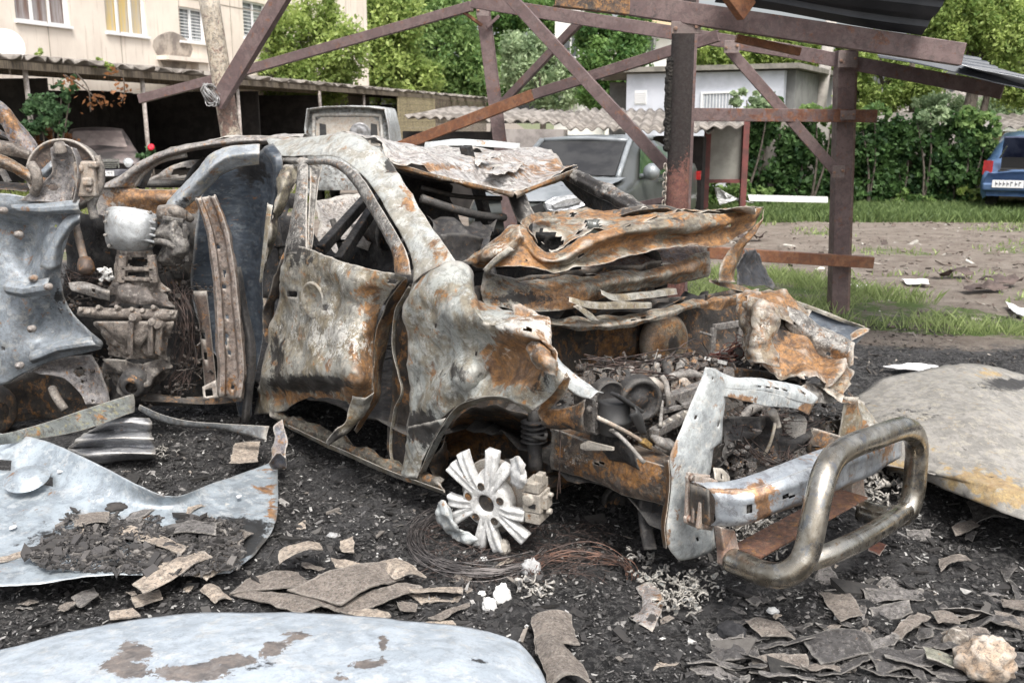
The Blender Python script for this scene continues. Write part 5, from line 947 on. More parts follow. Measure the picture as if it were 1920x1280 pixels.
# far inner wing, strut tower, far upper rail, far outer wing
FB = [(1490, 660, 70, 30, 'r', 1.3), (1440, 600, 30, 40, 'b', .5), (1410, 560, 30, 20, 'r', .6), (1460, 620, 20, 30, 's', .6), (1540, 690, 40, 16, 'r', .8)]
fim = burnt('ochre_inner_wing', (.30, .25, .18), (.17, .13, .10), (.40, .37, .32), rust=.26, soot=.15, ash=.12, metal=.15, s=2.2)
patch('far_inner_wing', [Wp([(1385, 560, 1.45), (1420, 548, 1.5), (1465, 560, 1.6), (1500, 590, 1.62)]), Wp([(1380, 600, 1.35), (1425, 590, 1.35), (1470, 600, 1.5), (1530, 635, 1.6)]), Wp([(1385, 640, 1.3), (1430, 640, 1.3), (1490, 640, 1.42), (1560, 672, 1.58)]), Wp([(1400, 672, 1.28), (1450, 680, 1.28), (1510, 690, 1.32), (1578, 700, 1.5)]), Wp([(1420, 690, 1.22), (1470, 705, 1.2), (1520, 720, 1.2), (1560, 722, 1.35)])], fim, car, n=8, amp=.05, sc=7, th=.006, holes=[(1510, 706, 3, 2), (1540, 708, 3, 2)], blobs=FB, rag=.005, seed=4)
patch('far_strut_tower', [Wp([(1395, 566, 1.3), (1425, 556, 1.25), (1455, 566, 1.32)]), Wp([(1398, 600, 1.22), (1425, 596, 1.15), (1452, 600, 1.25)]), Wp([(1392, 640, 1.2), (1420, 645, 1.12), (1448, 650, 1.22)]), Wp([(1396, 668, 1.2), (1425, 680, 1.12), (1450, 690, 1.2)])], fim, car, n=7, amp=.05, sc=9, th=.006, rag=.006, seed=9, blobs=[(1425, 610, 16, 40, 'b', .8)])
strip('far_upper_rail', Wp([(1474, 578, 1.56), (1510, 590, 1.6), (1552, 618, 1.64), (1600, 642, 1.66)]), Wp([(1472, 610, 1.5), (1500, 640, 1.52), (1540, 668, 1.55), (1594, 686, 1.58)]), frame, car, n=7, bulge=.05, mid=3, amp=.012, sc=9, th=.008, holes=[(1488, 606, 3, 3), (1553, 663, 3.5, 3.5)], blobs=[(1530, 640, 40, 20, 'b', .5), (1575, 670, 16, 14, 'r', 1.1)])
strip('far_rail_end', Wp([(1588, 644, 1.66), (1600, 642, 1.72)]), Wp([(1586, 690, 1.6), (1600, 684, 1.66)]), rusty, car, n=4, amp=.004, th=.012, holes=[(1594, 664, 3, 12)])
strip('far_outer_wing', Wp([(1440, 546, 1.8), (1500, 570, 1.86), (1560, 595, 1.9), (1628, 618, 1.95)]), Wp([(1478, 585, 1.72), (1525, 610, 1.76), (1560, 630, 1.78), (1588, 648, 1.8)]), bluesteel, car, n=7, bulge=-.04, mid=2, amp=.01, sc=5, th=.006)
strip('far_wing_edge', Wp([(1440, 543, 1.8), (1500, 566, 1.86), (1560, 590, 1.9), (1632, 617, 1.95)]), Wp([(1442, 552, 1.78), (1500, 574, 1.84), (1560, 597, 1.88), (1600, 612, 1.93)]), mott_, car, n=6, bulge=.012, amp=.004, th=.006)
patch('far_wing_tab', [Wp([(1594, 628, 1.85), (1612, 618, 1.9), (1628, 617, 1.93)]), Wp([(1596, 640, 1.82), (1612, 632, 1.86), (1626, 622, 1.92)])], rusty, car, n=4, amp=.01, th=.006)
# near upper rail with open box end, near chassis rail
strip('near_upper_rail', Wp([(1035, 655, .2), (1065, 690, .2), (1100, 718, .2), (1132, 735, .2)]), Wp([(1030, 690, .14), (1055, 720, .14), (1085, 742, .14), (1108, 748, .14)]), whitey, car, n=6, bulge=.02, amp=.008, sc=9, th=.008)
mb = MB(); q0, q1, q2, q3 = X(1096, 742, .30), X(1131, 738, .30), X(1130, 790, .30), X(1100, 806, .30)
for a, b in ((q0, q1), (q1, q2), (q2, q3), (q3, q0)): mb.bar(a, b, .10, .022)
mb.bar(X(1107, 750, .31), X(1106, 800, .31), .09, .02); mb.lathe(X(1104, 766, .36), AX, [(.001, .012), (.012, .01), (.014, 0)], 8); mb.build('rail_end_box', greyal, car, bevel=.005)
strip('near_lower_bracket', Wp([(1020, 768, .1), (1060, 765, .1), (1100, 748, .1)]), Wp([(1022, 800, .12), (1060, 806, .12), (1100, 806, .12)]), darkr, car, n=6, bulge=.02, amp=.02, sc=9, th=.006, blobs=[(1040, 770, 30, 16, 'r', 1.)])
LR = [(1190, 880, 30, 24, 'r', 1.6), (1080, 860, 30, 30, 'b', .5), (1130, 870, 30, 20, 'r', .4), (1240, 890, 20, 40, 'b', .3)]
lrm = burnt('brown_rail_scale', (.14, .11, .085), (.07, .058, .05), (.24, .2, .16), rust=.24, soot=.16, ash=.08, s=2.2)
strip('chassis_rail', Wp([(1035, 806, .28), (1100, 826, .3), (1160, 850, .3), (1210, 862, .3), (1268, 880, .3)]), Wp([(1035, 878, .28), (1100, 898, .3), (1160, 922, .3), (1210, 938, .3), (1268, 952, .3)]), lrm, car, n=7, bulge=.01, mid=3, amp=.014, sc=8, th=.008, blobs=LR, holes=[(1124, 869, 5, 7)], seed=3)
strip('chassis_rail_top', Wp([(1035, 806, .28), (1100, 826, .3), (1160, 850, .3), (1268, 880, .3)]), Wp([(1060, 790, .40), (1110, 806, .4), (1170, 830, .4), (1280, 862, .4)]), lrm, car, n=6, amp=.01, th=.008)
patch('splash_shield', [Wp([(1105, 806, .34), (1150, 800, .3), (1170, 812, .3)]), Wp([(1115, 830, .3), (1160, 830, .28), (1190, 850, .28)]), Wp([(1140, 860, .3), (1175, 870, .28), (1200, 880, .28)])], sooty, car, n=6, amp=.012, sc=9, th=.004, rag=.004)
mb = MB(); mb.tube(Wp([(1128, 804, .25), (1150, 808, .22), (1180, 835, .22), (1208, 868, .24)]), .008, 7, 4); mb.build('shield_edge', greyal, car, True)
mb = MB(); mb.plate(Wp([(1090, 832, .2), (1102, 826, .2), (1150, 838, .18), (1150, 844, .18), (1100, 844, .2), (1090, 840, .2)]), .01); mb.build('clip_bracket', cal, car)
strip('hanging_duct', Wp([(1195, 920, .35), (1198, 960, .35), (1205, 1000, .33), (1212, 1030, .3)]), Wp([(1225, 930, .35), (1222, 960, .35), (1225, 1000, .33), (1232, 1030, .3)]), sooty, car, n=5, bulge=.03, amp=.006, th=.01)
mb = MB(); mb.lathe(X(1163, 940, .05), AX*.8-WX*.5, [(.001, .0), (.02, .01), (.03, -.01), (.06, .0), (.065, .01), (.075, .01), (.08, -.02), (.06, -.05)], 26); mb.build('crank_pulley', sooty, car, True)
# wheel housing behind the wheel
patch('wheel_housing', [Wp([(830, 830, .3), (860, 780, .25), (920, 760, .2), (980, 775, .25), (1030, 800, .3)]), Wp([(835, 850, .5), (870, 820, .5), (930, 810, .5), (990, 820, .5), (1035, 830, .45)]), Wp([(832, 890, .5), (870, 880, .52), (930, 880, .52), (990, 880, .52), (1035, 880, .45)]), Wp([(835, 920, .4), (870, 930, .5), (930, 935, .52), (990, 925, .52), (1035, 910, .42)])], darkr, car, n=7, amp=.02, sc=7, th=.006, blobs=[(870, 830, 30, 40, 'r', 1.), (940, 830, 30, 20, 'r', .4), (905, 850, 8, 8, 'b', 1.3)])
strip('housing_front', Wp([(798, 868, .05), (828, 840, .05), (836, 820, .1)]), Wp([(825, 915, .1), (835, 890, .3), (838, 860, .4)]), darkr, car, n=6, bulge=.02, amp=.015)
mb = MB(); mb.tube(Wp([(1000, 770, .25), (1002, 830, .25), (1004, 880, .25)]), [.022, .028, .03], 12, 4); mb.tube(Wp([(990, 815, .22), (1020, 822, .22), (1024, 812, .22)]), .008, 6, 3)
for i in range(5): mb.lathe(W(1001, 790+i*9, .25), ZU, [(.03, -.006), (.055, 0), (.03, .006)], 14)
mb.build('strut', sooty, car, True)
# ---- alloy wheel (spokes bared by the heat), brake disc, caliper
wc = W(912, 943, -.03); an = -WX*.93+AX*.33; an = an-ZU*.08; an /= np.linalg.norm(an); wu = ZU-an*(an @ ZU); wu /= np.linalg.norm(wu); ws = np.cross(wu, an)
if ws[0] < 0: ws = -ws
def wp(r, deg, out=0.): return wc + (ws*math.cos(R(deg))+wu*math.sin(R(deg)))*r + an*out
wheel = MB().lathe(wc, an, [(.036, -.03), (.038, .010), (.046, .016), (.070, .012), (.095, .012), (.104, .0), (.104, -.05), (.06, -.06)], 30).build('wheel', alloy, car, True)
MB().lathe(wc, an, [(.001, .0), (.022, .002), (.030, -.004), (.038, -.006), (.038, -.02)], 18).build('hub_cap', darkr, wheel, True)
for a in (99, 163, 235, 303, 22):
    MB().lathe(wp(.074, a, .003), an, [(.001, .0102), (.006, .0102), (.011, .0108), (.0155, .0128), (.0165, .0122), (.0165, .0)], 14).build('lug_hole', darkr, wheel, True)
SP = [(59, .195), (81, .225), (118, .218), (141, .205), (187, .175), (213, .19), (257, .205), (282, .205), (323, .205), (352, .165)]
for k, (dg, rl) in enumerate(SP):
    mb = MB(); cdir = dg; base = dg + (5 if k % 2 == 0 else -5)
    rows_o = []; V = []; F = []; npz = 7
    for i in range(npz+1):
        t = i/npz; r_ = .066+(rl-.066)*t; hw = .0185+.008*t; c = wp(r_, base+(cdir-base)*t, .010+.020*t-.024*t*t); sd2 = np.cross(an, (wp(1, cdir)-wc)); sd2 /= np.linalg.norm(sd2)
        jit = .003*noise.noise(Vector((k*3., t*4, 1)))
        e_ = 1 if k % 2 else -1; ring = [(-hw, -.035), (-hw, -.006 if e_ > 0 else .002), (-hw*.6, .006+jit), (0, -.003), (hw*.6, .006-jit), (hw, .002 if e_ > 0 else -.006), (hw, -.035)]
        for a_, b_ in ring: V.append(c+sd2*a_+an*b_)
    for i in range(npz):
        for j in range(6): F.append((i*7+j, i*7+j+1, (i+1)*7+j+1, (i+1)*7+j))
        F.append((i*7+6, i*7, (i+1)*7, (i+1)*7+6))
    F.append(tuple(npz*7+j for j in range(7))); mb.add(V, F); o = mb.build('spoke', alloy, wheel, True); mm = o.modifiers.new('b', 'BEVEL'); mm.width = .003
def wpx(px, py, out=0.): d = ray(px, py); t = ((wc+an*out-EYE) @ an)/(d @ an); return EYE+d*t
patch('melted_rim_piece', [[wpx(952, 860, .02), wpx(975, 856, .03), wpx(985, 885, .02)], [wpx(955, 880, .03), wpx(975, 885, .05), wpx(986, 905, .03)], [wpx(960, 905, .02), wpx(973, 915, .03), wpx(980, 912, .02)]], alloy, wheel, n=6, amp=.02, sc=18, th=.02, rag=.004)
patch('melted_rim_piece', [[wpx(817, 945, .02), wpx(832, 940, .03), wpx(846, 955, .02)], [wpx(818, 965, .03), wpx(840, 970, .05), wpx(856, 985, .03)], [wpx(835, 1000, .02), wpx(858, 1005, .03), wpx(880, 1000, .02)], [wpx(855, 1018, .02), wpx(880, 1020, .03), wpx(896, 1010, .02)]], whitey, wheel, n=6, amp=.02, sc=18, th=.006, rag=.006)
patch('melted_rim_piece', [[wpx(893, 895, -.02), wpx(905, 880, -.02), wpx(925, 876, -.02)], [wpx(900, 905, -.02), wpx(915, 896, -.02), wpx(930, 890, -.02)]], alloy, wheel, n=5, amp=.01, sc=18, th=.015)
MB().lathe(wc-an*.07, an, [(.04, .0), (.15, .0), (.152, -.022), (.04, -.022)], 36).build('brake_disc', burnt('dark_disc', (.12, .09, .08), (.06, .05, .045), rust=.25, s=4), car)
cc = wpx(1006, 935, -.04); mb = MB()
ax4 = [ws, an, wu]
mb.box(cc, .075, .09, .075, ax4); mb.box(cc+wu*.062, .062, .085, .04, ax4); mb.box(cc-wu*.062, .062, .085, .045, ax4); mb.box(cc+ws*.045, .02, .05, .05, ax4); mb.box(cc+wu*.085+ws*.02, .03, .04, .05, ax4)
mb.lathe(cc+ws*.055+wu*.03, ws, [(.001, .016), (.009, .016), (.010, .0)], 8); mb.lathe(cc+ws*.045-wu*.04, ws, [(.001, .02), (.012, .018), (.014, .0)], 8); mb.lathe(cc+wu*.015-ws*.01+an*.045, an, [(.001, .012), (.022, .01), (.026, 0)], 14)
mb.build('brake_caliper', cal, car, bevel=.008)
MB().box(cc+an*.04+ws*.005-wu*.008, .028, .02, .018, ax4).build('caliper_slot', sooty, car)
bars('hub_carrier', darkr, [(wp(.03, 0, -.12), wp(.10, 90, -.2)), (wp(.03, 0, -.12), L(0, .5, .2)), (wp(.05, 270, -.1), L(-.1, .6, .14))], .05, .05)
# ---- radiator support: chalky white upright and top arm
up_ = [(1322, 688), (1345, 694), (1362, 714), (1358, 745), (1352, 795), (1351, 828), (1338, 838), (1334, 870), (1330, 905), (1326, 940), (1338, 985), (1342, 1026)]
lf_ = [(1322, 688), (1314, 712), (1300, 745), (1288, 775), (1275, 808), (1262, 838), (1256, 862), (1259, 900), (1256, 940), (1250, 985), (1253, 1025), (1272, 1050)]
o = strip('radiator_support', Xp([(a, b, .72) for a, b in lf_]), Xp([(a, b, .72) for a, b in up_]), whitey, car, n=5, bulge=.02, mid=3, amp=.006, sc=7, th=.007,
      holes=[(1316+dx, 700+dy, 2.2, 2.2) for dx, dy in ((20, 8), (0, 40), (-12, 82), (2, 84), (14, 80), (-22, 104), (-14, 106), (-30, 124), (-22, 126), (30, 95), (8, 60), (-28, 150), (10, 165), (0, 190), (-16, 230), (10, 290), (-8, 310), (24, 296))], blobs=[(1262, 850, 8, 30, 'r', 1.2), (1290, 800, 16, 20, 's', .2), (1252, 1010, 6, 30, 'r', 1.)])
strip('support_flange', Xp([(1253, 862, .72), (1256, 900, .72), (1253, 940, .72), (1247, 985, .72), (1250, 1028, .72)]), Xp([(1245, 862, .60), (1248, 900, .60), (1245, 940, .60), (1240, 985, .60), (1244, 1025, .60)]), rusty, car, n=5, amp=.004, th=.006)
arm = strip('support_arm', Xp([(1338, 694, .70), (1380, 708, .69), (1440, 711, .68), (1495, 722, .67), (1532, 742, .66)]), Xp([(1350, 728, .74), (1390, 730, .73), (1440, 734, .72), (1495, 752, .71), (1526, 758, .70)]), whitey, car, n=7, bulge=.012, mid=2, amp=.006, sc=9, th=.006, holes=[(1372+i*17, 716+i*2.6, 1.8, 2) for i in range(9)])
strip('support_arm_face', Xp([(1350, 728, .74), (1390, 730, .73), (1440, 734, .72), (1495, 752, .71), (1528, 758, .70)]), Xp([(1352, 742, .74), (1390, 750, .73), (1440, 762, .72), (1490, 766, .71), (1518, 778, .70)]), whitey, car, n=6, bulge=.0, amp=.008, sc=9, th=.006, rag=.003, blobs=[(1395, 748, 30, 10, 'r', .9), (1515, 770, 20, 14, 'r', 1.6), (1460, 760, 30, 6, 's', .5)])
strip('upright_inner_lip', Xp([(1345, 742, .73), (1348, 790, .73), (1345, 830, .73)]), Xp([(1360, 742, .70), (1356, 790, .70), (1352, 832, .70)]), whitey, car, n=4, amp=.006, th=.006)
patch('right_support_cap', [Xp([(1500, 722, .62), (1535, 718, .6), (1575, 722, .58), (1605, 735, .56)]), Xp([(1510, 740, .64), (1540, 742, .64), (1580, 742, .62), (1615, 752, .6)]), Xp([(1530, 755, .66), (1555, 752, .66), (1590, 756, .64), (1617, 775, .62)])], frame, car, n=6, amp=.02, sc=9, th=.006, rag=.004, blobs=[(1580, 740, 14, 10, 's', 1.), (1600, 750, 12, 14, 'r', 1.)])
strip('right_upright', Xp([(1580, 742, .62), (1578, 780, .62), (1575, 820, .62), (1572, 850, .62)]), Xp([(1605, 742, .60), (1612, 780, .60), (1608, 820, .60), (1600, 850, .60)]), mott_, car, n=5, bulge=.03, amp=.014, sc=9, th=.008, blobs=[(1595, 780, 16, 40, 'r', .7)])
patch('right_lamp_panel', [Xp([(1600, 745, .55), (1620, 750, .55), (1628, 770, .55)]), Xp([(1602, 785, .6), (1628, 790, .6), (1648, 800, .6)]), Xp([(1590, 820, .62), (1625, 820, .62), (1650, 815, .62)])], mott_, car, n=6, amp=.025, sc=12, th=.006, rag=.006, blobs=[(1615, 800, 16, 14, 'r', 1.2), (1630, 795, 14, 10, 'b', .6)])
strip('right_cross_panel', Xp([(1510, 790, .55), (1545, 790, .55), (1580, 785, .55)]), Xp([(1505, 830, .55), (1545, 838, .55), (1580, 840, .55)]), mott_, car, n=6, bulge=.0, mid=2, amp=.01, sc=9, th=.006, holes=[(1549, 824, 4, 5)])
# ---- bumper beam with rusty mounting plates
def Bp(px, py, x): return X(px, py, x)
bt = [Bp(1330, 918, .90), Bp(1400, 918, .99), Bp(1480, 892, 1.05), Bp(1560, 860, 1.06), Bp(1630, 832, 1.02), Bp(1682, 808, .96)]
bb = [Bp(1332, 986, .90), Bp(1400, 982, .99), Bp(1480, 950, 1.05), Bp(1560, 922, 1.06), Bp(1630, 892, 1.02), Bp(1678, 862, .96)]
BBl = [(1430, 945, 14, 40, 'r', 1.1), (1370, 920, 60, 5, 'r', 1.3), (1390, 955, 50, 20, 's', .3), (1655, 840, 24, 30, 'r', .7), (1640, 830, 20, 10, 's', .4), (1480, 985, 60, 10, 'r', 1.)]
bbm = burnt('blue_grey_bumper_steel', (.42, .45, .48), (.32, .35, .385), (.24, .25, .27), rust=.1, soot=.04, ash=.02, dirt=0.3, edge=.3, metal=.45, rough=.42, s=1.6, bump=.12)
strip('bumper_beam', bt, bb, bbm, car, n=7, bulge=.022, mid=4, amp=.004, sc=6, th=.006, holes=[(1407, 953, 6, 9), (1477, 930, 9, 5)], blobs=BBl)
strip('bumper_beam_top', [p-AX*.075+ZU*.008 for p in bt], bt, bbm, car, n=7, bulge=.004, mid=2, amp=.003, th=.006, blobs=BBl)
strip('bumper_beam_end', [bt[0]-AX*.08, bb[0]-AX*.08], [bt[0], bb[0]], darkr, car, n=4, amp=.002, th=.006)
strip('bumper_beam_lower', [p-AX*.02-ZU*.006 for p in bb[1:]], [p-AX*.05-ZU*.035 for p in bb[1:]], mott_, car, n=6, amp=.004, th=.006, blobs=BBl)
MB().lathe(Bp(1407, 953, .985), AX, [(.014, -.01), (.016, .01), (.020, .012), (.021, .0)], 14).build('tow_socket', greyal, car, True)
rp = burnt('red_rust_plate', (.20, .10, .065), (.12, .06, .042), (.28, .15, .09), rust=.2, soot=.1, metal=.1, s=3)
mb = MB(); mb.plate(Xp([(1288, 885, .80), (1330, 890, .80), (1312, 992, .80), (1284, 980, .80)]), .012); mb.plate(Xp([(1318, 894, .86), (1345, 900, .86), (1334, 994, .86), (1306, 990, .86)]), .012); mb.plate(Xp([(1302, 890, .83), (1322, 890, .83), (1316, 985, .83), (1298, 980, .83)]), .01)
mb.build('mount_plate', rp, car, bevel=.003)
cbm = burnt('coppery_bolt', (.30, .17, .12), (.2, .1, .06), rust=.2)
for px, py, dx_ in ((1292, 894, .80), (1289, 970, .80), (1331, 905, .855), (1320, 982, .855)):
    MB().lathe(Xp([(px, py, dx_)])[0], AX, [(.001, .020), (.010, .018), (.012, .008), (.018, .007), (.018, -.004)], 9).build('bolt', cbm, car)
patch('mount_tab', [Xp([(1338, 876, .78), (1355, 880, .78), (1368, 895, .78)]), Xp([(1340, 900, .8), (1356, 905, .8), (1366, 915, .8)])], cal, car, n=5, amp=.006, sc=14, th=.008, holes=[(1352, 893, 3, 3)])
# ---- bull bar
rbx = [Xp([(1344, 985, .92), (1372, 992, .92), (1382, 1040, .95), (1376, 1068, .95), (1350, 1058, .93), (1350, 1030, .92)])]
MB().plate(rbx[0], .04).build('bull_bar_bracket', rp, car, bevel=.006)
MB().plate(Xp([(1590, 900, .95), (1612, 893, .95), (1615, 935, .96), (1600, 948, .96), (1590, 930, .95)]), .04).build('bull_bar_bracket', rp, car, bevel=.006)
pth = [X(1372, 1050, .95), X(1400, 1062, 1.02), X(1432, 1075, 1.11), X(1466, 1078, 1.18), X(1497, 1062, 1.22), X(1514, 1030, 1.23), X(1524, 985, 1.23), X(1535, 930, 1.22), X(1548, 884, 1.20), X(1568, 853, 1.18), X(1600, 834, 1.17), X(1640, 820, 1.17), X(1672, 808, 1.16), X(1695, 803, 1.15), X(1712, 812, 1.13), X(1719, 838, 1.12), X(1717, 880, 1.12), X(1712, 925, 1.12), X(1700, 958, 1.12), X(1680, 968, 1.11), X(1650, 967, 1.05), X(1612, 955, .97)]
MB().tube(pth, [.0425]*3, 20, 5).build('bull_bar', chromeb, car, True, blobs=[(1440, 1075, 40, 20, 's', -.3), (1695, 870, 20, 60, 'r', .3)])
MB().tube([X(1512, 1052, 1.21), X(1560, 1036, 1.24), X(1610, 1013, 1.23), X(1655, 987, 1.19), X(1696, 958, 1.13)], .036, 18, 5).build('bull_bar_crossbar', chromeb, car, True)
MB().bar(Xp([(1398, 1035, .98)])[0], Xp([(1600, 925, .98)])[0], .12, .006).build('skid_strip', rp, car)

# dark back of the engine bay, far scuttle and trays
patch('far_scuttle', [Xp([(1225, 560, -.55), (1300, 555, -.55), (1380, 545, -.6), (1460, 560, -.6)]), Xp([(1225, 620, -.55), (1300, 620, -.55), (1385, 620, -.5), (1470, 620, -.5)]), Xp([(1225, 700, -.5), (1300, 700, -.45), (1400, 700, -.4), (1490, 700, -.4)])], darkr, car, n=8, amp=.05, sc=6, blobs=[(1330, 600, 30, 30, 's', .5)])
patch('far_wing_top', [Wp([(1395, 548, 1.5), (1440, 545, 1.62), (1480, 562, 1.7), (1520, 585, 1.72)]), Wp([(1400, 562, 1.4), (1440, 560, 1.45), (1480, 578, 1.55), (1515, 600, 1.6)]), Wp([(1405, 590, 1.35), (1440, 592, 1.35), (1478, 606, 1.48), (1510, 625, 1.55)])], fim, car, n=8, amp=.03, sc=10, rag=.006, seed=12, blobs=[(1450, 560, 50, 12, 'r', .8)])
patch('wing_apron', [Wp([(1560, 672, 1.6), (1590, 690, 1.62), (1600, 700, 1.62)]), Wp([(1545, 700, 1.45), (1575, 710, 1.5), (1590, 725, 1.5)]), Wp([(1530, 730, 1.3), (1560, 742, 1.3), (1580, 750, 1.3)])], fim, car, n=6, amp=.03, sc=9, rag=.006, seed=14)
patch('undertray', [[L(x, y, z) for y in (.3, .7, 1.1, 1.5, 1.8)] for x, z in ((-.5, .34), (-.1, .30), (.3, .24), (.66, .2))], sooty, car, n=7, amp=.08, sc=6)
patch('radiator_core', [Xp([(1362, 780, .58), (1450, 780, .58), (1560, 780, .56)]), Xp([(1350, 840, .6), (1450, 835, .6), (1570, 820, .58)]), Xp([(1340, 900, .62), (1450, 885, .62), (1580, 865, .6)])], sooty, car, n=8, amp=.07, sc=8)
strip('far_chassis_rail', Wp([(1520, 800, 1.3), (1570, 815, 1.32), (1610, 830, 1.34)]), Wp([(1515, 860, 1.3), (1565, 870, 1.32), (1605, 880, 1.34)]), lrm, car, n=6, bulge=.02, amp=.014)

patch('rear_shade_sheet', [Wp([(498, 318, .7), (530, 312, .7), (566, 310, .7)]), Wp([(492, 420, .6), (530, 420, .6), (572, 420, .6)]), Wp([(488, 560, .5), (530, 560, .5), (580, 560, .5)])], sooty, car, n=8, amp=.06, sc=7, holes=[(548, 352, 7, 14, .8), (545, 400, 5, 8, .8)])  # sheet added so the gaps by the pillar look dark inside
patch('cabin_shade_sheet', [Wp([(575, 455, 1.1), (640, 428, 1.1), (700, 410, 1.1), (770, 400, 1.1)]), Wp([(575, 500, 1.1), (640, 480, 1.05), (700, 470, 1.1), (780, 470, 1.1)]), Wp([(575, 580, 1.), (640, 570, 1.), (700, 570, 1.), (790, 560, 1.)])], sooty, car, n=8, amp=.06, sc=6)  # sheet added to stand for cabin shade seen through the near window
patch('cabin_shade_sheet', [Xp([(672, 330, -2.3), (705, 350, -2.3), (740, 372, -2.3)]), Xp([(700, 400, -2.3), (740, 410, -2.3), (770, 420, -2.3)]), Xp([(700, 470, -2.2), (750, 470, -2.2), (800, 470, -2.2)])], sooty, car, n=8, amp=.05, sc=6)  # second added sheet, cabin shade behind the front pillar
patch('screen_shade_sheet', [Xp([(738, 318, -2.0), (790, 330, -2.0), (850, 352, -2.0)]), Xp([(765, 370, -2.1), (800, 372, -2.1), (845, 378, -2.1)]), Xp([(790, 430, -2.), (830, 432, -2.), (870, 436, -2.)])], sooty, car, n=8, amp=.05, sc=6, rag=.01)  # sheet added so the cabin reads black through the screen opening
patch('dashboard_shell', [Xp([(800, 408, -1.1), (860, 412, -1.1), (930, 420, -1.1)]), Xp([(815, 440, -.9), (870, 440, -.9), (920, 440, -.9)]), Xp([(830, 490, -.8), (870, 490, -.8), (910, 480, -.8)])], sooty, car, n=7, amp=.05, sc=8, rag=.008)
# ================================================================ ENGINE BAY
tan0 = burnt('tan_heat_shield', (.27, .22, .17), (.14, .11, .09), (.34, .3, .26), rust=.15, soot=.15, ash=.1, s=3)
def junk(name, cen, n, spread, size, mat, par, seed, kinds=('box', 'rod', 'lump')):
    r = random.Random(seed); mb = MB()
    for i in range(n):
        c = np.array(cen[r.randrange(len(cen))])+np.array([r.gauss(0, spread), r.gauss(0, spread), r.gauss(0, spread*.45)]); s = size*r.uniform(.4, 1.5); k = r.choice(kinds)
        q = Matrix.Rotation(r.uniform(0, 6.28), 3, (r.gauss(0, 1), r.gauss(0, 1), r.gauss(0, 1)+.01)); ax_ = [np.array(q.col[j]) for j in range(3)]
        if k == 'box': mb.box(c, s, s*r.uniform(.3, .8), s*r.uniform(.15, .5), ax_)
        elif k == 'rod': mb.tube([c-ax_[0]*s*1.6, c+ax_[1]*s*.4, c+ax_[0]*s*1.6+ax_[2]*s*.3], s*.12, 6, 3)
        elif k == 'flake':
            mb.plate([c+ax_[0]*s*math.cos(t)*r.uniform(.6, 1.1)+ax_[1]*s*math.sin(t)*r.uniform(.5, 1.) for t in (0, 1.1, 2.3, 3.4, 4.6, 5.5)], .003)
        else: mb.lathe(c, ax_[0], [(.001, -s*.5), (s*.4, -s*.35), (s*.5*r.uniform(.6, 1), 0), (s*.35, s*.4), (.001, s*.5)], 8)
    return tag(mb.build(name, mat, par), kind='stuff')
def wires(name, pts, n, spread, r0, mat, par, seed):
    r = random.Random(seed); mb = MB()
    for i in range(n):
        ps = [np.array(p)+np.array([r.gauss(0, spread), r.gauss(0, spread), r.gauss(0, spread)]) for p in pts]; mb.tube(ps, r0, 4, 4, False)
    return tag(mb.build(name, mat, par), kind='stuff')
eng = MB(); ec = L(.22, .85, .45)
axE = [AX, WX, ZU]
eng.box(L(.22, .74, .36), .40, .66, .28, axE); eng.box(L(.20, .76, .525), .28, .60, .06, axE)
eng = eng.build('engine_block', burnt('engine_casting', (.10, .09, .08), (.05, .045, .042), (.2, .18, .16), edge=.05, rust=.12, soot=.28, ash=.12, s=5, bump=.8), car, bevel=.02)
def Xb(name, p0, p1, w_, h_, mat, par): return MB().bar(p0, p1, w_, h_).build(name, mat, par, bevel=.004)
Xb('head_rail', X(1250, 752, .40), X(1330, 722, .36), .045, .05, greyal, eng); Xb('head_rail', X(1225, 812, .48), X(1300, 770, .44), .04, .035, greyal, eng); Xb('head_rail', X(1232, 772, .42), X(1312, 752, .42), .03, .02, greyal, eng)
mb = MB()
for i in range(6): p = X(1240+i*14, 800-i*7, .47); mb.lathe(p, ZU+AX*.5, [(.001, .022), (.009, .02), (.012, .0), (.012, -.02)], 8)
mb.build('head_bolt', cal, eng)
MB().lathe(X(1199, 748, .42), AX*.9-WX*.4, [(.001, .02), (.02, .022), (.03, .01), (.062, .008), (.066, .025), (.082, .025), (.084, .0), (.09, -.03), (.07, -.07)], 24).build('belt_pulley', sooty, eng, True)
MB().lathe(X(1143, 742, .36), AX*.9-WX*.4, [(.001, .01), (.05, .012), (.056, .02), (.062, .0), (.06, -.05)], 20).build('belt_pulley', sooty, eng, True)
MB().lathe(X(1152, 768, .40), ZU, [(.001, .03), (.028, .03), (.032, .036), (.056, .036), (.06, .03), (.058, -.03), (.068, -.034), (.06, -.045), (.05, -.09)], 22).build('reservoir', blackp, eng, True)
Xb('bracket', X(1152, 738, .46), X(1200, 770, .48), .05, .012, blackp, eng)
strip('bracket', Xp([(1180, 778, .5), (1192, 800, .5), (1203, 815, .5)]), Xp([(1190, 762, .5), (1202, 778, .5), (1204, 806, .5)]), blackp, eng, n=4, bulge=.02, amp=.004, th=.012)
MB().tube([X(1205, 716, .36), X(1222, 720, .40), X(1243, 728, .40)], [.018, .03, .018], 12, 4).build('intake_pipe', burnt('tan_casting', (.32, .26, .21), (.2, .16, .13), rust=.05, soot=.12, s=5), eng, True)
MB().tube([X(1240, 705, .40), X(1248, 718, .42), X(1252, 740, .44), X(1254, 760, .44)], .012, 8, 4).build('hose', greyal, eng, True)
MB().tube([X(1256, 706, .3), X(1290, 700, .3), X(1314, 704, .32)], [.012, .022, .012], 10, 4).build('casting_lump', greyal, eng, True)
MB().tube([X(1238, 800, .5), X(1240, 770, .46), X(1240, 752, .44)], [.008, .007, .01], 10, 4).build('dipstick_tube', greyal, eng, True)
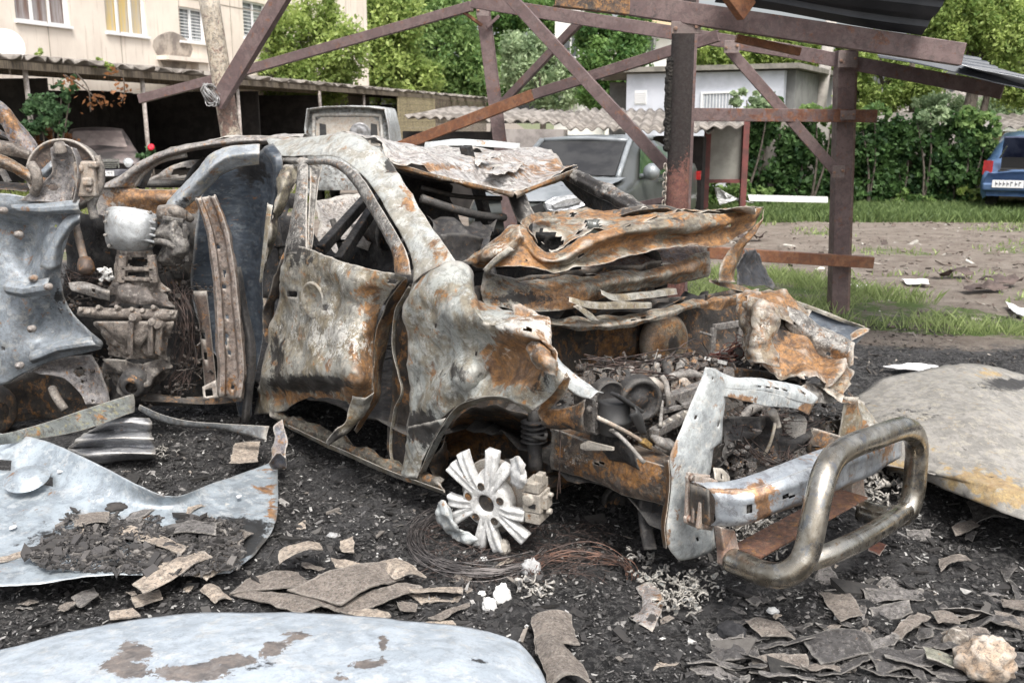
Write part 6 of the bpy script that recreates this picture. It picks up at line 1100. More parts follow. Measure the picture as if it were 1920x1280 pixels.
MB().lathe(X(1252, 838, .5), AX+WX*.3, [(.001, .03), (.02, .028), (.03, .01), (.034, .0), (.034, -.04)], 14).build('alternator', alloy if False else greyal, eng, True)
MB().tube([X(1222, 818, .5), X(1238, 828, .54), X(1256, 842, .56)], [.01, .02, .012], 12, 4).build('alternator', greyal, eng, True)
pts = [X(x, y, d) for x, y, d in ((1140, 720, .2), (1180, 700, .15), (1230, 694, .1), (1290, 690, .15), (1120, 700, .1), (1220, 760, .35), (1280, 745, .3), (1200, 800, .35), (1260, 800, .4), (1170, 800, .3), (1310, 690, .2))]
junk('burnt_engine_bits', pts, 420, .055, .024, burnt('mixed_engine_char', (.07, .06, .055), (.025, .023, .022), (.22, .2, .18), edge=.05, rust=.14, soot=.22, ash=.14, s=9), car, 3, ('box', 'box', 'lump', 'flake', 'rod'))
top = [L(x, y, .55) for x in (.02, .12, .22, .32, .4) for y in (.45, .6, .75, .9, 1.05)]+[L(x, y, .42) for x in (-.1, .1, .3, .45) for y in (1.2, 1.4, 1.55)]+[L(x, y, .36) for x in (-.35, -.2) for y in (.5, .8, 1.1, 1.4)]
junk('head_clutter', top, 620, .05, .021, burnt('head_clutter_metal', (.06, .054, .05), (.02, .019, .018), (.17, .15, .13), edge=.05, rust=.16, soot=.3, ash=.04, s=9), car, 41, ('box', 'box', 'flake', 'lump'))
junk('light_casting_bits', pts, 60, .05, .019, greyal, car, 4)
pts2 = [X(x, y, d) for x, y, d in ((1400, 690, .2), (1440, 690, .2), (1360, 680, .1), (1480, 705, .3), (1340, 690, .1), (1420, 720, .3), (1470, 730, .4), (1540, 730, .5))]
junk('burnt_bay_bits', pts2, 300, .05, .022, burnt('char_bits', (.04, .035, .035), (.015, .015, .015), (.12, .11, .1), edge=.05, rust=.08, soot=.25, ash=.06, s=9), car, 5, ('box', 'lump', 'flake'))
pts3 = [X(x, y, d) for x, y, d in ((1380, 790, .45), (1400, 770, .4), (1450, 775, .5), (1490, 770, .5), (1370, 830, .6), (1380, 870, .6), (1530, 800, .55), (1500, 850, .6), (1560, 860, .62), (1400, 880, .66), (1560, 780, .5), (1590, 800, .5))]
junk('radiator_debris', pts3, 380, .05, .021, burnt('mixed_debris', (.09, .08, .075), (.03, .028, .027), (.26, .25, .24), edge=.05, rust=.12, soot=.2, ash=.2, s=9), car, 6, ('box', 'box', 'lump', 'flake'))
MB().tube([X(1388, 786, .5), X(1408, 768, .5), X(1426, 762, .5)], [.016, .022, .016], 12, 4).build('hose_stub', greyal, car, True)
MB().lathe(X(1478, 835, .55), ZU+AX*.1, [(.001, .14), (.05, .135), (.062, .12), (.062, -.12), (.05, -.135), (.001, -.14)], 18).build('cooler_tank', burnt('sooty_streaked_tank', (.05, .05, .055), (.02, .02, .022), (.2, .22, .2), rust=.02, soot=.15, ash=.18, s=4), car, True)
MB().lathe(X(1430, 830, .5), ZU, [(.001, .12), (.05, .12), (.075, .1), (.08, -.1), (.05, -.12)], 18).build('air_canister', sooty, car, True)
MB().tube([X(1455, 780, .66), X(1450, 810, .66), X(1440, 840, .64), X(1420, 870, .6)], .007, 6, 4).build('brass_pipe', burnt('brassy_pipe', (.3, .22, .1), (.15, .1, .06), rust=.2), car, True)
MB().tube([X(1448, 772, .66), X(1456, 790, .66), X(1458, 800, .66)], [.02, .014, .016], 8, 4).build('pipe_fitting', cal, car, True)
wires('wire_bundle', [X(1120, 780, .3), X(1160, 800, .34), X(1190, 830, .36), X(1215, 860, .38), X(1232, 890, .4)], 26, .012, .0022, redwire, car, 1)
wires('wire_bundle', [X(1340, 670, 0), X(1380, 660, .1), (X(1410, 655, .1)), X(1450, 680, .2), X(1470, 700, .25)], 34, .025, .0022, redwire, car, 2)
wires('wire_tangle', [X(1390, 785, .5), X(1430, 790, .5), X(1470, 800, .55), X(1520, 790, .55)], 50, .03, .002, wirem, car, 3)
wires('wire_tangle', [X(1375, 815, .6), X(1400, 850, .62), X(1450, 870, .62), X(1480, 840, .6)], 14, .03, .002, wirem, car, 4)
wires('wire_tangle', [X(1100, 690, .0), X(1180, 690, .1), X(1280, 680, .1), X(1350, 690, .1)], 30, .03, .0025, wirem, car, 5)
wires('wire_tangle', [X(1150, 720, .1), X(1210, 730, .25), X(1280, 720, .25), X(1330, 700, .2)], 26, .035, .003, wirem, car, 15)
wires('hanging_wire', [W(1046, 800, .2), W(1050, 860, .2), W(1052, 930, .2)], 2, .01, .002, wirem, car, 6)
MB().tube([X(1120, 782, .44), X(1180, 812, .48), X(1240, 850, .52), X(1268, 868, .56)], .008, 7, 3).build('metal_strap', rusty, car, True)
MB().bar(X(1204, 825, .5), X(1216, 835, .5), .03, .02).build('brass_block', burnt('bright_brass', (.5, .34, .12), (.35, .22, .08), rust=0, s=4), car)
MB().bar(X(1326, 672, .2), X(1358, 680, .2), .03, .015).build('light_clip', alloy, car)
# larger recognisable pieces on top of the engine
for k, (a_, b_, w_, h_, m_, nm) in enumerate([((1170, 716, .1), (1330, 690, .1), .10, .05, darkr, 'valve_cover'), ((1150, 700, -.05), (1290, 672, -.05), .05, .04, sooty, 'fuel_rail'), ((1200, 735, .25), (1335, 704, .22), .07, .04, greyal, 'valve_cover'), ((1380, 700, .3), (1500, 712, .3), .06, .05, darkr, 'cross_tube'), ((1390, 735, .4), (1520, 745, .42), .04, .03, greyal, 'cooler_pipe'), ((1400, 815, .55), (1400, 870, .6), .05, .05, sooty, 'fan_strut'), ((1530, 790, .55), (1540, 870, .58), .05, .05, darkr, 'fan_strut')]):
    MB().bar(X(*a_), X(*b_), w_, h_).build(nm, m_, car, bevel=.008)
for k in range(6):
    p = X(1180+k*24, 708-k*4, .16); MB().lathe(p, ZU+AX*.2, [(.001, .05), (.012, .048), (.014, .03), (.022, .026), (.024, -.02)], 12).build('coil_pack', (greyal, darkr)[k % 2], eng, True)
for k in range(4):
    p = X(1165+k*36, 700-k*5, .02); q_ = X(1180+k*38, 735-k*7, .26); MB().tube([p, (p+q_)/2+ZU*.05, q_], .018, 10, 5).build('intake_runner', (sooty, darkr)[k % 2], eng, True)
patch('heat_shield', [Xp([(1255, 706, .25), (1290, 698, .25), (1322, 694, .25)]), Xp([(1262, 726, .33), (1296, 718, .33), (1318, 714, .33)]), Xp([(1270, 742, .36), (1296, 738, .36), (1312, 732, .36)])], tan0, car, n=6, amp=.02, sc=12, rag=.004)
patch('battery_tray', [Xp([(1350, 690, .1), (1400, 688, .1), (1450, 700, .1)]), Xp([(1345, 712, .25), (1400, 716, .25), (1460, 722, .25)])], darkr, car, n=7, amp=.03, sc=9, rag=.006)
# pale molten slag caught under the beam and beside the bar
def slag(name, label, cens, n, spread, size, mat, seed, par=None, cat='slag', group=None):
    r = random.Random(seed); mb = MB()
    for i in range(n):
        c = np.array(cens[r.randrange(len(cens))])+np.array([r.gauss(0, spread), r.gauss(0, spread), abs(r.gauss(0, spread*.5))]); s = size*r.uniform(.4, 1.5)
        q = Matrix.Rotation(r.uniform(0, 6.28), 3, (r.gauss(0, 1), r.gauss(0, 1), r.gauss(0, 1)+.01)); a_ = [np.array(q.col[j]) for j in range(3)]
        V = []; nu = 6
        for u in range(nu):
            for v in range(5):
                x_ = (u/5-.5)*2; y_ = (v/4-.5)*1.2; z_ = .5*math.sin(x_*3+i)+.35*math.cos(y_*4+i*2)
                V.append(c+s*(a_[0]*x_+a_[1]*y_*(.6+.4*math.sin(i+u))+a_[2]*z_*.6))
        F = [(u*5+v, u*5+v+1, (u+1)*5+v+1, (u+1)*5+v) for u in range(nu-1) for v in range(4)]; mb.add(V, F)
    o = mb.build(name, mat, par, True); m = o.modifiers.new('s', 'SOLIDIFY'); m.thickness = .003; tag(o, kind='stuff')
    if par is None: tag(o, label, cat, group)
    return o
slagm = burnt('crinkled_silver_slag', (.30, .30, .30), (.17, .17, .17), (.45, .45, .45), rust=.0, soot=.14, ash=.1, metal=.55, rough=.4, s=5)
slag('molten_slag', 'silvery crinkled slag heap under the bumper beam beside the bull bar bracket', [Z(1410, 1010, .1), Z(1440, 1000, .12), Z(1400, 985, .14), Z(1470, 1010, .08), Z(1420, 1030, .06)], 120, .04, .018, slagm, 1)
slag('molten_slag', 'silvery crinkled slag seen through the bull bar loop', [Z(1560, 945, .12), Z(1575, 935, .15), Z(1545, 960, .1)], 60, .03, .018, slagm, 2)
slag('molten_slag', 'crinkled ash and foil heap right of the bumper beam end', [Z(1660, 925, .05), Z(1640, 905, .08), Z(1690, 900, .05), Z(1650, 940, .03)], 60, .05, .02, burnt('dull_slag', (.2, .2, .2), (.1, .1, .1), (.3, .3, .3), soot=.2, ash=.15, metal=.4, s=6), 3)
slag('molten_slag', 'grey crinkled ash heap on the ground in front of the radiator support', [Z(1290, 1120, .02), Z(1310, 1100, .03), Z(1260, 1110, .02), Z(1270, 1140, .01), Z(1230, 1095, .02)], 170, .05, .013, burnt('light_slag', (.26, .27, .26), (.12, .12, .12), (.30, .30, .29), soot=.3, ash=.04, metal=.4, s=6), 4)
slag('molten_slag', 'small silvery drips on the ash left of the radiator support foot', [Z(1210, 1048, .01), Z(1190, 1052, .01)], 26, .03, .014, slagm, 6)
slag('molten_slag', 'twisted pale foil scraps between the white lumps and the wheel', [Z(1010, 1110, .01), Z(1000, 1125, .01), Z(985, 1100, .02)], 30, .025, .018, slagm, 7)
slag('molten_slag', 'pale crumbs of slag behind the squashed rim on the left', [Z(310, 855, .03), Z(300, 845, .03)], 18, .03, .014, slagm, 8)
# ================================================================ WRECK ON ITS SIDE (left)
lc = thing('overturned_car_front', 'burnt front half of a car lying on its side at left, gearbox and underside showing', 'burnt car', P(200, 760, 5.2)); lc.location.z = 0
bgs = burnt('blue_grey_scaled_steel', (.25, .28, .31), (.17, .195, .22), (.30, .31, .31), edge=.25, rust=.04, soot=.05, ash=.0, dirt=0.5, metal=.35, s=1.6, bump=.2)
tan = burnt('tan_scaled_casting', (.26, .225, .195), (.13, .11, .095), (.32, .29, .26), edge=.25, rust=.08, soot=.18, ash=.06, metal=.25, s=3.2, bump=.5)
def D_(l, D): return [P(a[0], a[1], D+(a[2] if len(a) > 2 else 0)) for a in l]
LB = [(38, 440, 8, 8, 'r', 1.5), (110, 560, 24, 40, 's', .55), (70, 470, 30, 20, 's', .3)]
pn = patch('underbody_panel', [D_(l, 5.0) for l in ([(-60, 362), (20, 364), (70, 376), (110, 382), (150, 380)], [(-60, 385), (20, 392, .0), (70, 400, .05), (110, 404, .05), (148, 408, .03)],
   [(-60, 420), (20, 425, .08), (65, 430, .1), (95, 440, -.02), (130, 440, .02)], [(-60, 470), (20, 470, .08), (55, 475, .14), (85, 482, -.03), (116, 490, .0)],
   [(-60, 515), (15, 520, .02), (50, 520, .04), (80, 530, .0), (116, 535, .02)], [(-60, 560), (10, 565, .0), (50, 570, -.02), (90, 575, .08), (130, 578, .04)],
   [(-60, 610), (10, 615, -.02), (50, 620, .02), (100, 620, .1), (165, 618, .02)], [(-60, 665), (10, 670, -.02), (50, 668, .0), (105, 650, .0), (192, 640, .0)],
   [(-60, 725), (0, 722, .0), (40, 702, .02), (100, 676, .02), (190, 654, .02)])], bgs, lc, n=8, amp=.012, sc=5, th=.01, blobs=LB, holes=[(3, 653, 4, 4), (132, 420, 2.5, 2.5), (104, 422, 2.5, 2.5)], rag=.002, seed=3, gain=.8)
strip('panel_rib', D_([(20, 384, -.05), (80, 382, -.06), (150, 374, -.06)], 5.0), D_([(40, 398, -.05), (85, 402, -.06), (154, 400, -.06)], 5.0), bgs, lc, n=6, bulge=.025, mid=2, lin=True, amp=.003, th=.008, holes=[(69, 387, 2.2, 2.2), (104, 383, 3, 2.5)])
strip('panel_rib', D_([(148, 392, -.04), (120, 412, -.04), (95, 450, -.05), (75, 500, -.06)], 5.0), D_([(152, 418, -.02), (136, 430, -.02), (118, 460, -.02), (114, 500, -.02)], 5.0), bgs, lc, n=6, bulge=.04, mid=2, amp=.004, th=.008)
strip('panel_rib', D_([(12, 525, -.04), (50, 530, -.06), (94, 520, -.05)], 5.0), D_([(14, 552, -.04), (45, 558, -.06), (96, 552, -.05)], 5.0), bgs, lc, n=6, bulge=.03, mid=2, lin=True, amp=.004, th=.008, holes=[(64, 539, 2.5, 2.5)])
strip('panel_rib', D_([(58, 660, -.05), (110, 642, -.05), (172, 630, -.04)], 5.0), D_([(62, 680, -.05), (112, 660, -.05), (190, 650, -.04)], 5.0), bgs, lc, n=6, bulge=.03, mid=2, lin=True, amp=.004, th=.008, holes=[(143, 645, 2.5, 2.5)])
mb = MB()
for px, py, dd in ((32, 440, .05), (88, 538, -.1), (57, 617, 0), (34, 686, 0), (3, 395, .02), (60, 522, -.04)): mb.lathe(P(px, py, 4.93+dd*.3), (0, -1, .1), [(.001, .012), (.009, .010), (.010, .002), (.018, .001), (.019, -.03)], 12)
mb.build('panel_bolt', burnt('pinkish_bolt', (.27, .25, .24), (.20, .17, .15), edge=.25, rust=.1), lc, True)
ca_ = burnt('grey_violet_arm', (.26, .25, .25), (.17, .16, .16), (.32, .28, .25), edge=.25, rust=.08, soot=.1, ash=.05, metal=.3, s=2.6)
patch('control_arm', [D_(l, 4.95) for l in ([(96, 278), (108, 272, -.03), (124, 272, -.03), (136, 280)], [(96, 300), (108, 302, .02), (122, 302, .02), (139, 302)], [(98, 322, .0), (110, 325, .02), (124, 325, .02), (141, 325)], [(84, 340), (104, 345, .02), (122, 345, .02), (141, 345)], [(60, 360), (88, 362, .02), (118, 362, .02), (138, 362)], [(34, 376), (75, 378), (110, 380), (134, 380)])], ca_, lc, n=8, amp=.008, sc=9, th=.012, holes=[(118, 300, 5, 3.2), (100, 352, 10, 7), (99, 335, 3, 2), (113, 284, 2, 1.6)], rag=.002)
strip('arm_flange', D_([(132, 276), (141, 300), (144, 330), (140, 360), (136, 380)], 4.9), D_([(138, 282), (146, 302), (148, 330), (145, 360), (140, 380)], 5.0), ca_, lc, n=5, bulge=.02, amp=.003, th=.008)
MB().lathe(P(113, 277, 4.93), (0, -.3, 1), [(.001, .03), (.022, .025), (.03, .01), (.032, -.02)], 14).build('ball_joint', tan, lc, True)
dk_ = burnt('brown_drum_scale', (.13, .10, .085), (.08, .062, .055), (.18, .15, .13), rust=.1, soot=.1, metal=.2, s=3)
dc_ = P(122, 328, 5.15); MB().lathe(dc_, (.1, -1, .15), [(.03, .03), (.16, .02), (.168, .045), (.178, .045), (.182, .02), (.182, -.06), (.16, -.07)], 40).build('brake_drum', dk_, lc, True)
bl_ = burnt('brown_caliper', (.22, .14, .09), (.13, .08, .05), (.28, .2, .15), rust=.25, soot=.1, s=3); mb = MB(); c = P(166, 335, 4.98)
mb.box(c, .1, .1, .17); mb.box(c+(.045, -.02, .07), .05, .08, .03); mb.box(c+(.02, -.06, -.01), .05, .04, .04); mb.lathe(c+(-.02, -.05, .05), (0, -1, 0), [(.001, .02), (.02, .018), (.024, -.01)], 12); mb.lathe(c+(.02, -.05, -.05), (0, -1, 0), [(.001, .02), (.014, .018), (.018, -.01)], 12); mb.build('caliper', bl_, lc, bevel=.01)
MB().tube([P(182, 292, 4.98), P(189, 318, 4.98), P(187, 350, 4.98), P(180, 368, 4.98)], [.014, .02, .02, .012], 10, 4).build('caliper_bridge', tan, lc, True)
MB().tube([P(58, 308, 4.95), P(68, 325, 4.93), P(70, 345, 4.93), P(64, 362, 4.95)], [.024, .026, .024, .024], 12, 5).build('shock_bush', tan, lc, True)
patch('brace_plate', [D_([(76, 322), (96, 302)], 5.02), D_([(74, 330), (98, 312)], 5.0), D_([(92, 332), (98, 318)], 5.02)], bgs, lc, n=6, amp=.01, th=.008)
MB().bar(P(142, 352, 5.0), P(182, 366, 5.0), .04, .03).build('link_rod', ca_, lc, bevel=.006)
MB().tube([P(180, 362, 5.0), P(172, 385, 5.0), P(178, 410, 5.0)], .022, 10, 4).build('bolt_sleeve', greyal, lc, True)
patch('pale_tab', [D_([(140, 362), (152, 358)], 4.98), D_([(165, 378), (175, 370)], 4.97)], cal, lc, n=6, amp=.006, th=.008)
# door pillar and struts at the extreme left
puv = burnt('multi_coloured_scale', (.28, .24, .23), (.16, .17, .20), (.34, .29, .23), rust=.2, soot=.1, ash=.1, metal=.3, s=2.4)
strip('side_pillar', D_([(-12, 182), (18, 200), (40, 235), (62, 262), (72, 278)], 5.25), D_([(-20, 215), (5, 235), (20, 262), (32, 290), (62, 304)], 5.2), puv, lc, n=7, bulge=.04, mid=2, amp=.012, sc=9, th=.01, blobs=[(20, 225, 20, 20, 'r', .8), (62, 280, 12, 12, 's', -.3)])
strip('side_rail', D_([(-20, 262), (20, 268), (58, 284)], 5.15), D_([(-20, 284), (20, 292), (60, 302)], 5.12), tan, lc, n=6, bulge=.03, mid=2, amp=.012, sc=9, th=.01)
strip('side_rail', D_([(-20, 286), (20, 298), (62, 322)], 5.1), D_([(-20, 308), (20, 322), (60, 345)], 5.08), burnt('ochre_pillar', (.27, .2, .14), (.16, .12, .09), (.34, .3, .26), rust=.25, soot=.1, s=3), lc, n=6, bulge=.03, mid=2, amp=.01, sc=9, th=.01)
strip('side_rail', D_([(-20, 230), (15, 252), (36, 262)], 5.3), D_([(-20, 250), (12, 262), (34, 270)], 5.3), ca_, lc, n=5, bulge=.02, amp=.006)
strip('dark_shelf', D_([(-20, 340), (30, 342), (70, 345)], 5.2), D_([(-20, 356), (20, 356), (50, 360)], 5.1), darkr, lc, n=5, amp=.006)
MB().bar(P(0, 312, 5.4), P(16, 342, 5.4), .02, .03).build('thin_strut', greyal, lc)
# underside parts: lower arm, oil pan, bell housing, gearbox, hoses
patch('lower_arm', [D_(l, 5.05) for l in ([(60, 695), (90, 678, -.02), (130, 668, -.02), (172, 664)], [(78, 702), (110, 694, .02), (145, 690, .02), (188, 692)], [(118, 708), (140, 708, .02), (165, 712, .02), (200, 722)], [(148, 735), (158, 735, .01), (178, 738, .01), (206, 745)], [(162, 758), (170, 757), (185, 757), (207, 755)])], ca_, lc, n=8, amp=.006, sc=8, th=.012, holes=[(150, 697, 11, 9), (155, 716, 3, 2.5), (174, 751, 3, 2.5)], rag=.002)
MB().tube([P(98, 728, 5.05), P(106, 745, 5.0), P(122, 768, 4.98)], .022, 10, 4).build('tie_rod', tan, lc, True)
opm = burnt('chalky_oil_pan', (.50, .52, .53), (.42, .44, .45), (.38, .38, .37), edge=.25, rust=.03, soot=.05, ash=.04, dirt=0.4, metal=.2, s=2.4, bump=.2)
op = patch('oil_pan', [D_(l, 5.0) for l in ([(199, 392, .08), (215, 388, .0), (245, 390, -.02), (275, 396, .0), (292, 403, .08)], [(197, 405, .04), (215, 405, -.09), (245, 408, -.11), (272, 412, -.09), (294, 418, .04)], [(197, 430, .04), (215, 432, -.1), (245, 434, -.12), (272, 436, -.1), (294, 436, .04)], [(198, 450, .05), (215, 452, -.07), (245, 456, -.1), (270, 456, -.07), (292, 452, .05)], [(204, 464, .08), (220, 468, .02), (243, 476, .0), (266, 474, .02), (284, 466, .08)])], opm, lc, n=8, amp=.004, sc=9, th=.01)
mb = MB(); [mb.bar(P(262, y, 4.90), P(290, y+6, 4.97), .02, .012) for y in (412, 424, 436, 448)]; mb.build('pan_rib', opm, op, bevel=.004)
[MB().lathe(P(x, y, 5.0), (0, -1, 0), [(.001, .02), (.008, .018), (.009, -.02)], 8).build('pan_bolt', greyal, op) for x, y in ((202, 398), (220, 391), (250, 392), (280, 399), (291, 412), (292, 440), (285, 460), (262, 472), (230, 472), (206, 460), (199, 440), (199, 415))]
strip('bell_housing', D_([(218, 468), (216, 500), (208, 530), (190, 552)], 5.02), D_([(286, 468), (292, 500), (300, 525), (322, 545)], 5.02), tan, lc, n=8, bulge=.04, mid=3, amp=.02, sc=13, th=.012, holes=[(258, 492, 20, 10, .3), (258, 514, 20, 5, .3)])
strip('bell_cavity', D_([(225, 475, .06), (222, 530, .06)], 5.0), D_([(285, 475, .06), (290, 530, .06)], 5.0), sooty, lc, n=4, amp=.02)
mb = MB(); [mb.bar(P(x, 478, 4.96), P(x+dx, 530, 4.96), .03, .04) for x, dx in ((232, -4), (284, 6))]; [mb.bar(P(228, y, 4.96), P(290, y+2, 4.96), .03, .02) for y in (503, 522)]; mb.build('housing_rib', tan, lc, bevel=.006)
strip('gearbox_flange', D_([(148, 576), (200, 578), (260, 580), (334, 584)], 4.93), D_([(150, 592), (200, 596), (260, 598), (332, 600)], 4.93), tan, lc, n=6, bulge=.02, mid=2, amp=.006, sc=12, th=.03)
[MB().lathe(P(x, y, 4.92), (0, -1, .5), [(.001, .03), (.011, .028), (.014, .01), (.014, -.03)], 8).build('flange_bolt', tan, lc) for x, y in ((155, 582), (188, 578), (222, 578), (250, 582), (290, 578), (325, 588), (170, 586), (270, 584))]
strip('upper_gear_case', D_([(215, 536, .05), (212, 560, .0), (205, 574, .0)], 5.0), D_([(310, 540, .05), (318, 562, .0), (330, 578, .0)], 5.0), burnt('dark_case', (.14, .12, .11), (.07, .06, .055), (.22, .2, .18), edge=.25, rust=.05, soot=.22, s=4), lc, n=6, bulge=.07, mid=3, amp=.03, sc=10, th=.01)
strip('gearbox', D_([(180, 602, .04), (192, 622, .03), (205, 645, .03), (205, 666, .05)], 4.98), D_([(326, 602, .04), (318, 630, .03), (312, 655, .03), (310, 668, .05)], 4.98), tan, lc, n=9, bulge=.06, mid=4, amp=.03, sc=13, th=.012)
patch('gearbox_web', [D_([(178, 602, -.06), (230, 602, -.09), (300, 602, -.08)], 4.98), D_([(205, 622, -.06), (235, 630, -.09), (270, 640, -.08)], 4.98), D_([(220, 640, -.04), (240, 648, -.06), (262, 655, -.06)], 4.98)], tan, lc, n=6, amp=.006, th=.012)
mb = MB(); [mb.bar(P(x, 602, 4.87), P(x2, 664, 4.89), .012, .04) for x, x2 in ((245, 244), (282, 282), (300, 296))]; [mb.lathe(P(x, y, 4.88), (0, -1, .3), [(.001, .03), (.02, .028), (.026, .0), (.028, -.03)], 10) for x, y in ((298, 610), (288, 604), (252, 596))]; mb.build('gearbox_rib', tan, lc, bevel=.004)
strip('rear_case', D_([(200, 666, .04), (205, 690, .0), (218, 715, .02), (232, 735, .05)], 5.0), D_([(318, 668, .04), (325, 690, .0), (310, 715, .02), (290, 735, .05)], 5.0), burnt('sooty_case', (.10, .09, .08), (.045, .04, .038), (.18, .16, .14), edge=.25, rust=.03, soot=.24, s=4), lc, n=7, bulge=.1, mid=3, amp=.05, sc=9, th=.01)
MB().lathe(P(250, 722, 4.88), (0, -1, -.2), [(.03, .03), (.05, .035), (.06, .01), (.075, .0), (.08, -.04)], 20).build('output_flange', sooty, lc, True)
mb = MB(); mb.tube([P(140, 415, 5.1), P(150, 455, 5.05), P(160, 495, 5.0)], .02, 12, 4); mb.lathe(P(161, 500, 5.0), P(163, 515, 4.97)-P(160, 495, 5.0), [(.001, -.05), (.03, -.045), (.04, -.02), (.042, .02), (.03, .035), (.001, .04)], 14); mb.build('drive_shaft', burnt('brown_shaft', (.18, .13, .1), (.1, .07, .055), rust=.2, soot=.12), lc, True)
ibm = burnt('warm_grey_plastic', (.20, .19, .18), (.10, .095, .09), (.3, .28, .25), edge=.25, rust=.03, soot=.2, s=4)
patch('intake_box', [D_(l, 5.0) for l in ([(296, 416, .04), (315, 412, -.02), (335, 420, -.02), (350, 428, .05)], [(298, 440, .04), (318, 438, -.07), (338, 442, -.06), (351, 450, .05)], [(300, 470, .04), (318, 468, -.05), (338, 472, -.05), (350, 476, .05)], [(306, 498, .08), (320, 502, .0), (332, 500, .0), (344, 492, .08)])], ibm, lc, n=8, amp=.03, sc=14, th=.01, seed=7)
mb = MB(); mb.tube([P(290, 452, 4.98), P(312, 455, 4.93), P(336, 468, 4.94)], .017, 10, 4); mb.bar(P(306, 408, 4.98), P(345, 414, 4.98), .03, .02); mb.bar(P(346, 420, 4.96), P(350, 490, 4.98), .02, .02); mb.build('intake_runner', ibm, lc, bevel=.004)
mb = MB(); mb.tube([P(300, 392, 5.05), P(330, 395, 5.0), P(360, 412, 5.05)], [.02, .03, .02], 10, 4); mb.bar(P(296, 400, 5.0), P(350, 404, 5.0), .03, .05); mb.build('rear_pipe', tan, lc, True)
patch('mount_bracket', [D_([(128, 530), (160, 528), (205, 545)], 4.96), D_([(135, 545), (165, 540), (206, 548)], 4.93), D_([(160, 552), (170, 556), (206, 564)], 4.95)], greyal, lc, n=6, amp=.006, th=.01, holes=[(176, 545, 3, 3), (199, 548, 3, 3)])
slag('ash_clot', None, [P(202, 512, 4.95), P(206, 522, 4.95)], 24, .02, .016, alloy, 9, lc)
cen = [P(x, y, 5.05+d) for x, y, d in ((150, 540, .05), (140, 570, .05), (170, 520, .1), (330, 560, .05), (345, 620, .1), (350, 680, .05), (340, 720, .05), (190, 690, .1), (320, 500, .1), (370, 540, .2), (300, 740, .05), (370, 700, .1))]
junk('burnt_clutter', cen, 380, .055, .02, burnt('dark_clutter', (.07, .06, .055), (.03, .027, .025), (.2, .17, .15), edge=.05, rust=.1, soot=.2, ash=.1, s=8), lc, 11)
wires('wire_tangle', [P(330, 540, 5.1), P(345, 600, 5.05), P(350, 660, 5.1), P(330, 720, 5.1)], 30, .035, .002, wirem, lc, 12)
wires('wire_tangle', [P(120, 510, 5.1), P(150, 530, 5.05), P(190, 520, 5.1)], 16, .03, .002, wirem, lc, 13)
strip('lower_crossmember', D_([(262, 735, .0), (320, 742, .0), (380, 742, .0), (452, 738, .0)], 5.05), D_([(268, 752, .0), (320, 754, .0), (390, 758, .0), (455, 752, .0)], 5.0), darkr, lc, n=6, bulge=.02, amp=.01, th=.01, holes=[(344, 744, 3.5, 3)])
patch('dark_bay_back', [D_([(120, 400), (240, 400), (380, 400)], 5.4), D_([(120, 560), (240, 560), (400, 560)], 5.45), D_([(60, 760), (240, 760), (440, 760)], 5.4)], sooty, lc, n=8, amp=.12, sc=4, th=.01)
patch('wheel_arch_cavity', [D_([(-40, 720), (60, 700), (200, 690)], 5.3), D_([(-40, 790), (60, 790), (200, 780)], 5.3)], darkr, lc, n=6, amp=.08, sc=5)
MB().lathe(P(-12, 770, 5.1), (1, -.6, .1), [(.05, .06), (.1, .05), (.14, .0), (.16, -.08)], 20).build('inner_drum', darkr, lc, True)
# perforated beam standing upright
pb = burnt('tan_pink_beam', (.30, .25, .22), (.21, .165, .14), (.33, .30, .28), rust=.12, soot=.06, ash=.08, metal=.3, s=3)
cols = [(366, 372, 405, 366), (378, 405, 420, 400), (388, 440, 433, 440), (394, 480, 440, 480), (399, 520, 446, 520), (402, 560, 450, 565), (404, 600, 455, 610), (405, 640, 460, 660), (408, 690, 463, 705), (408, 742, 455, 748)]
rows = []
for x0, y0, x1, y1 in cols:
    r_ = []
    for t_, dd in ((0, .0), (.1, -.035), (.25, -.03), (.33, .02), (.68, .02), (.76, -.035), (.9, -.04), (1, .0)): r_.append(P(x0+(x1-x0)*t_, y0+(y1-y0)*t_, 4.9+dd))
    rows.append(r_)
patch('perforated_beam', rows, pb, lc, lin=True, n=6, amp=.004, sc=14, th=.008, holes=[(410, 466, 4, 4), (421, 513, 4.5, 4.5), (420, 537, 3, 3), (426, 593, 4.5, 4.5), (425, 628, 3, 3), (424, 640, 4, 4), (429, 664, 4.5, 4), (437, 724, 4, 5)], rag=.008, blobs=[(398, 400, 24, 22, 'r', .5), (430, 725, 16, 14, 'r', .8)], seed=5)
strip('second_beam', D_([(362, 545), (372, 600), (378, 660), (384, 730)], 5.15), D_([(388, 545), (394, 600), (400, 660), (408, 730)], 5.15), burnt('brown_beam', (.16, .12, .1), (.1, .075, .065), rust=.15, soot=.15, s=3), lc, n=5, bulge=.01, amp=.004, holes=[(382, 630, 4, 4), (385, 667, 3, 3)])
patch('beam_foot', [D_([(380, 725), (405, 712)], 4.98), D_([(382, 748), (410, 745)], 4.96)], pb, lc, n=6, amp=.004, th=.01, holes=[(391, 735, 8, 8)])
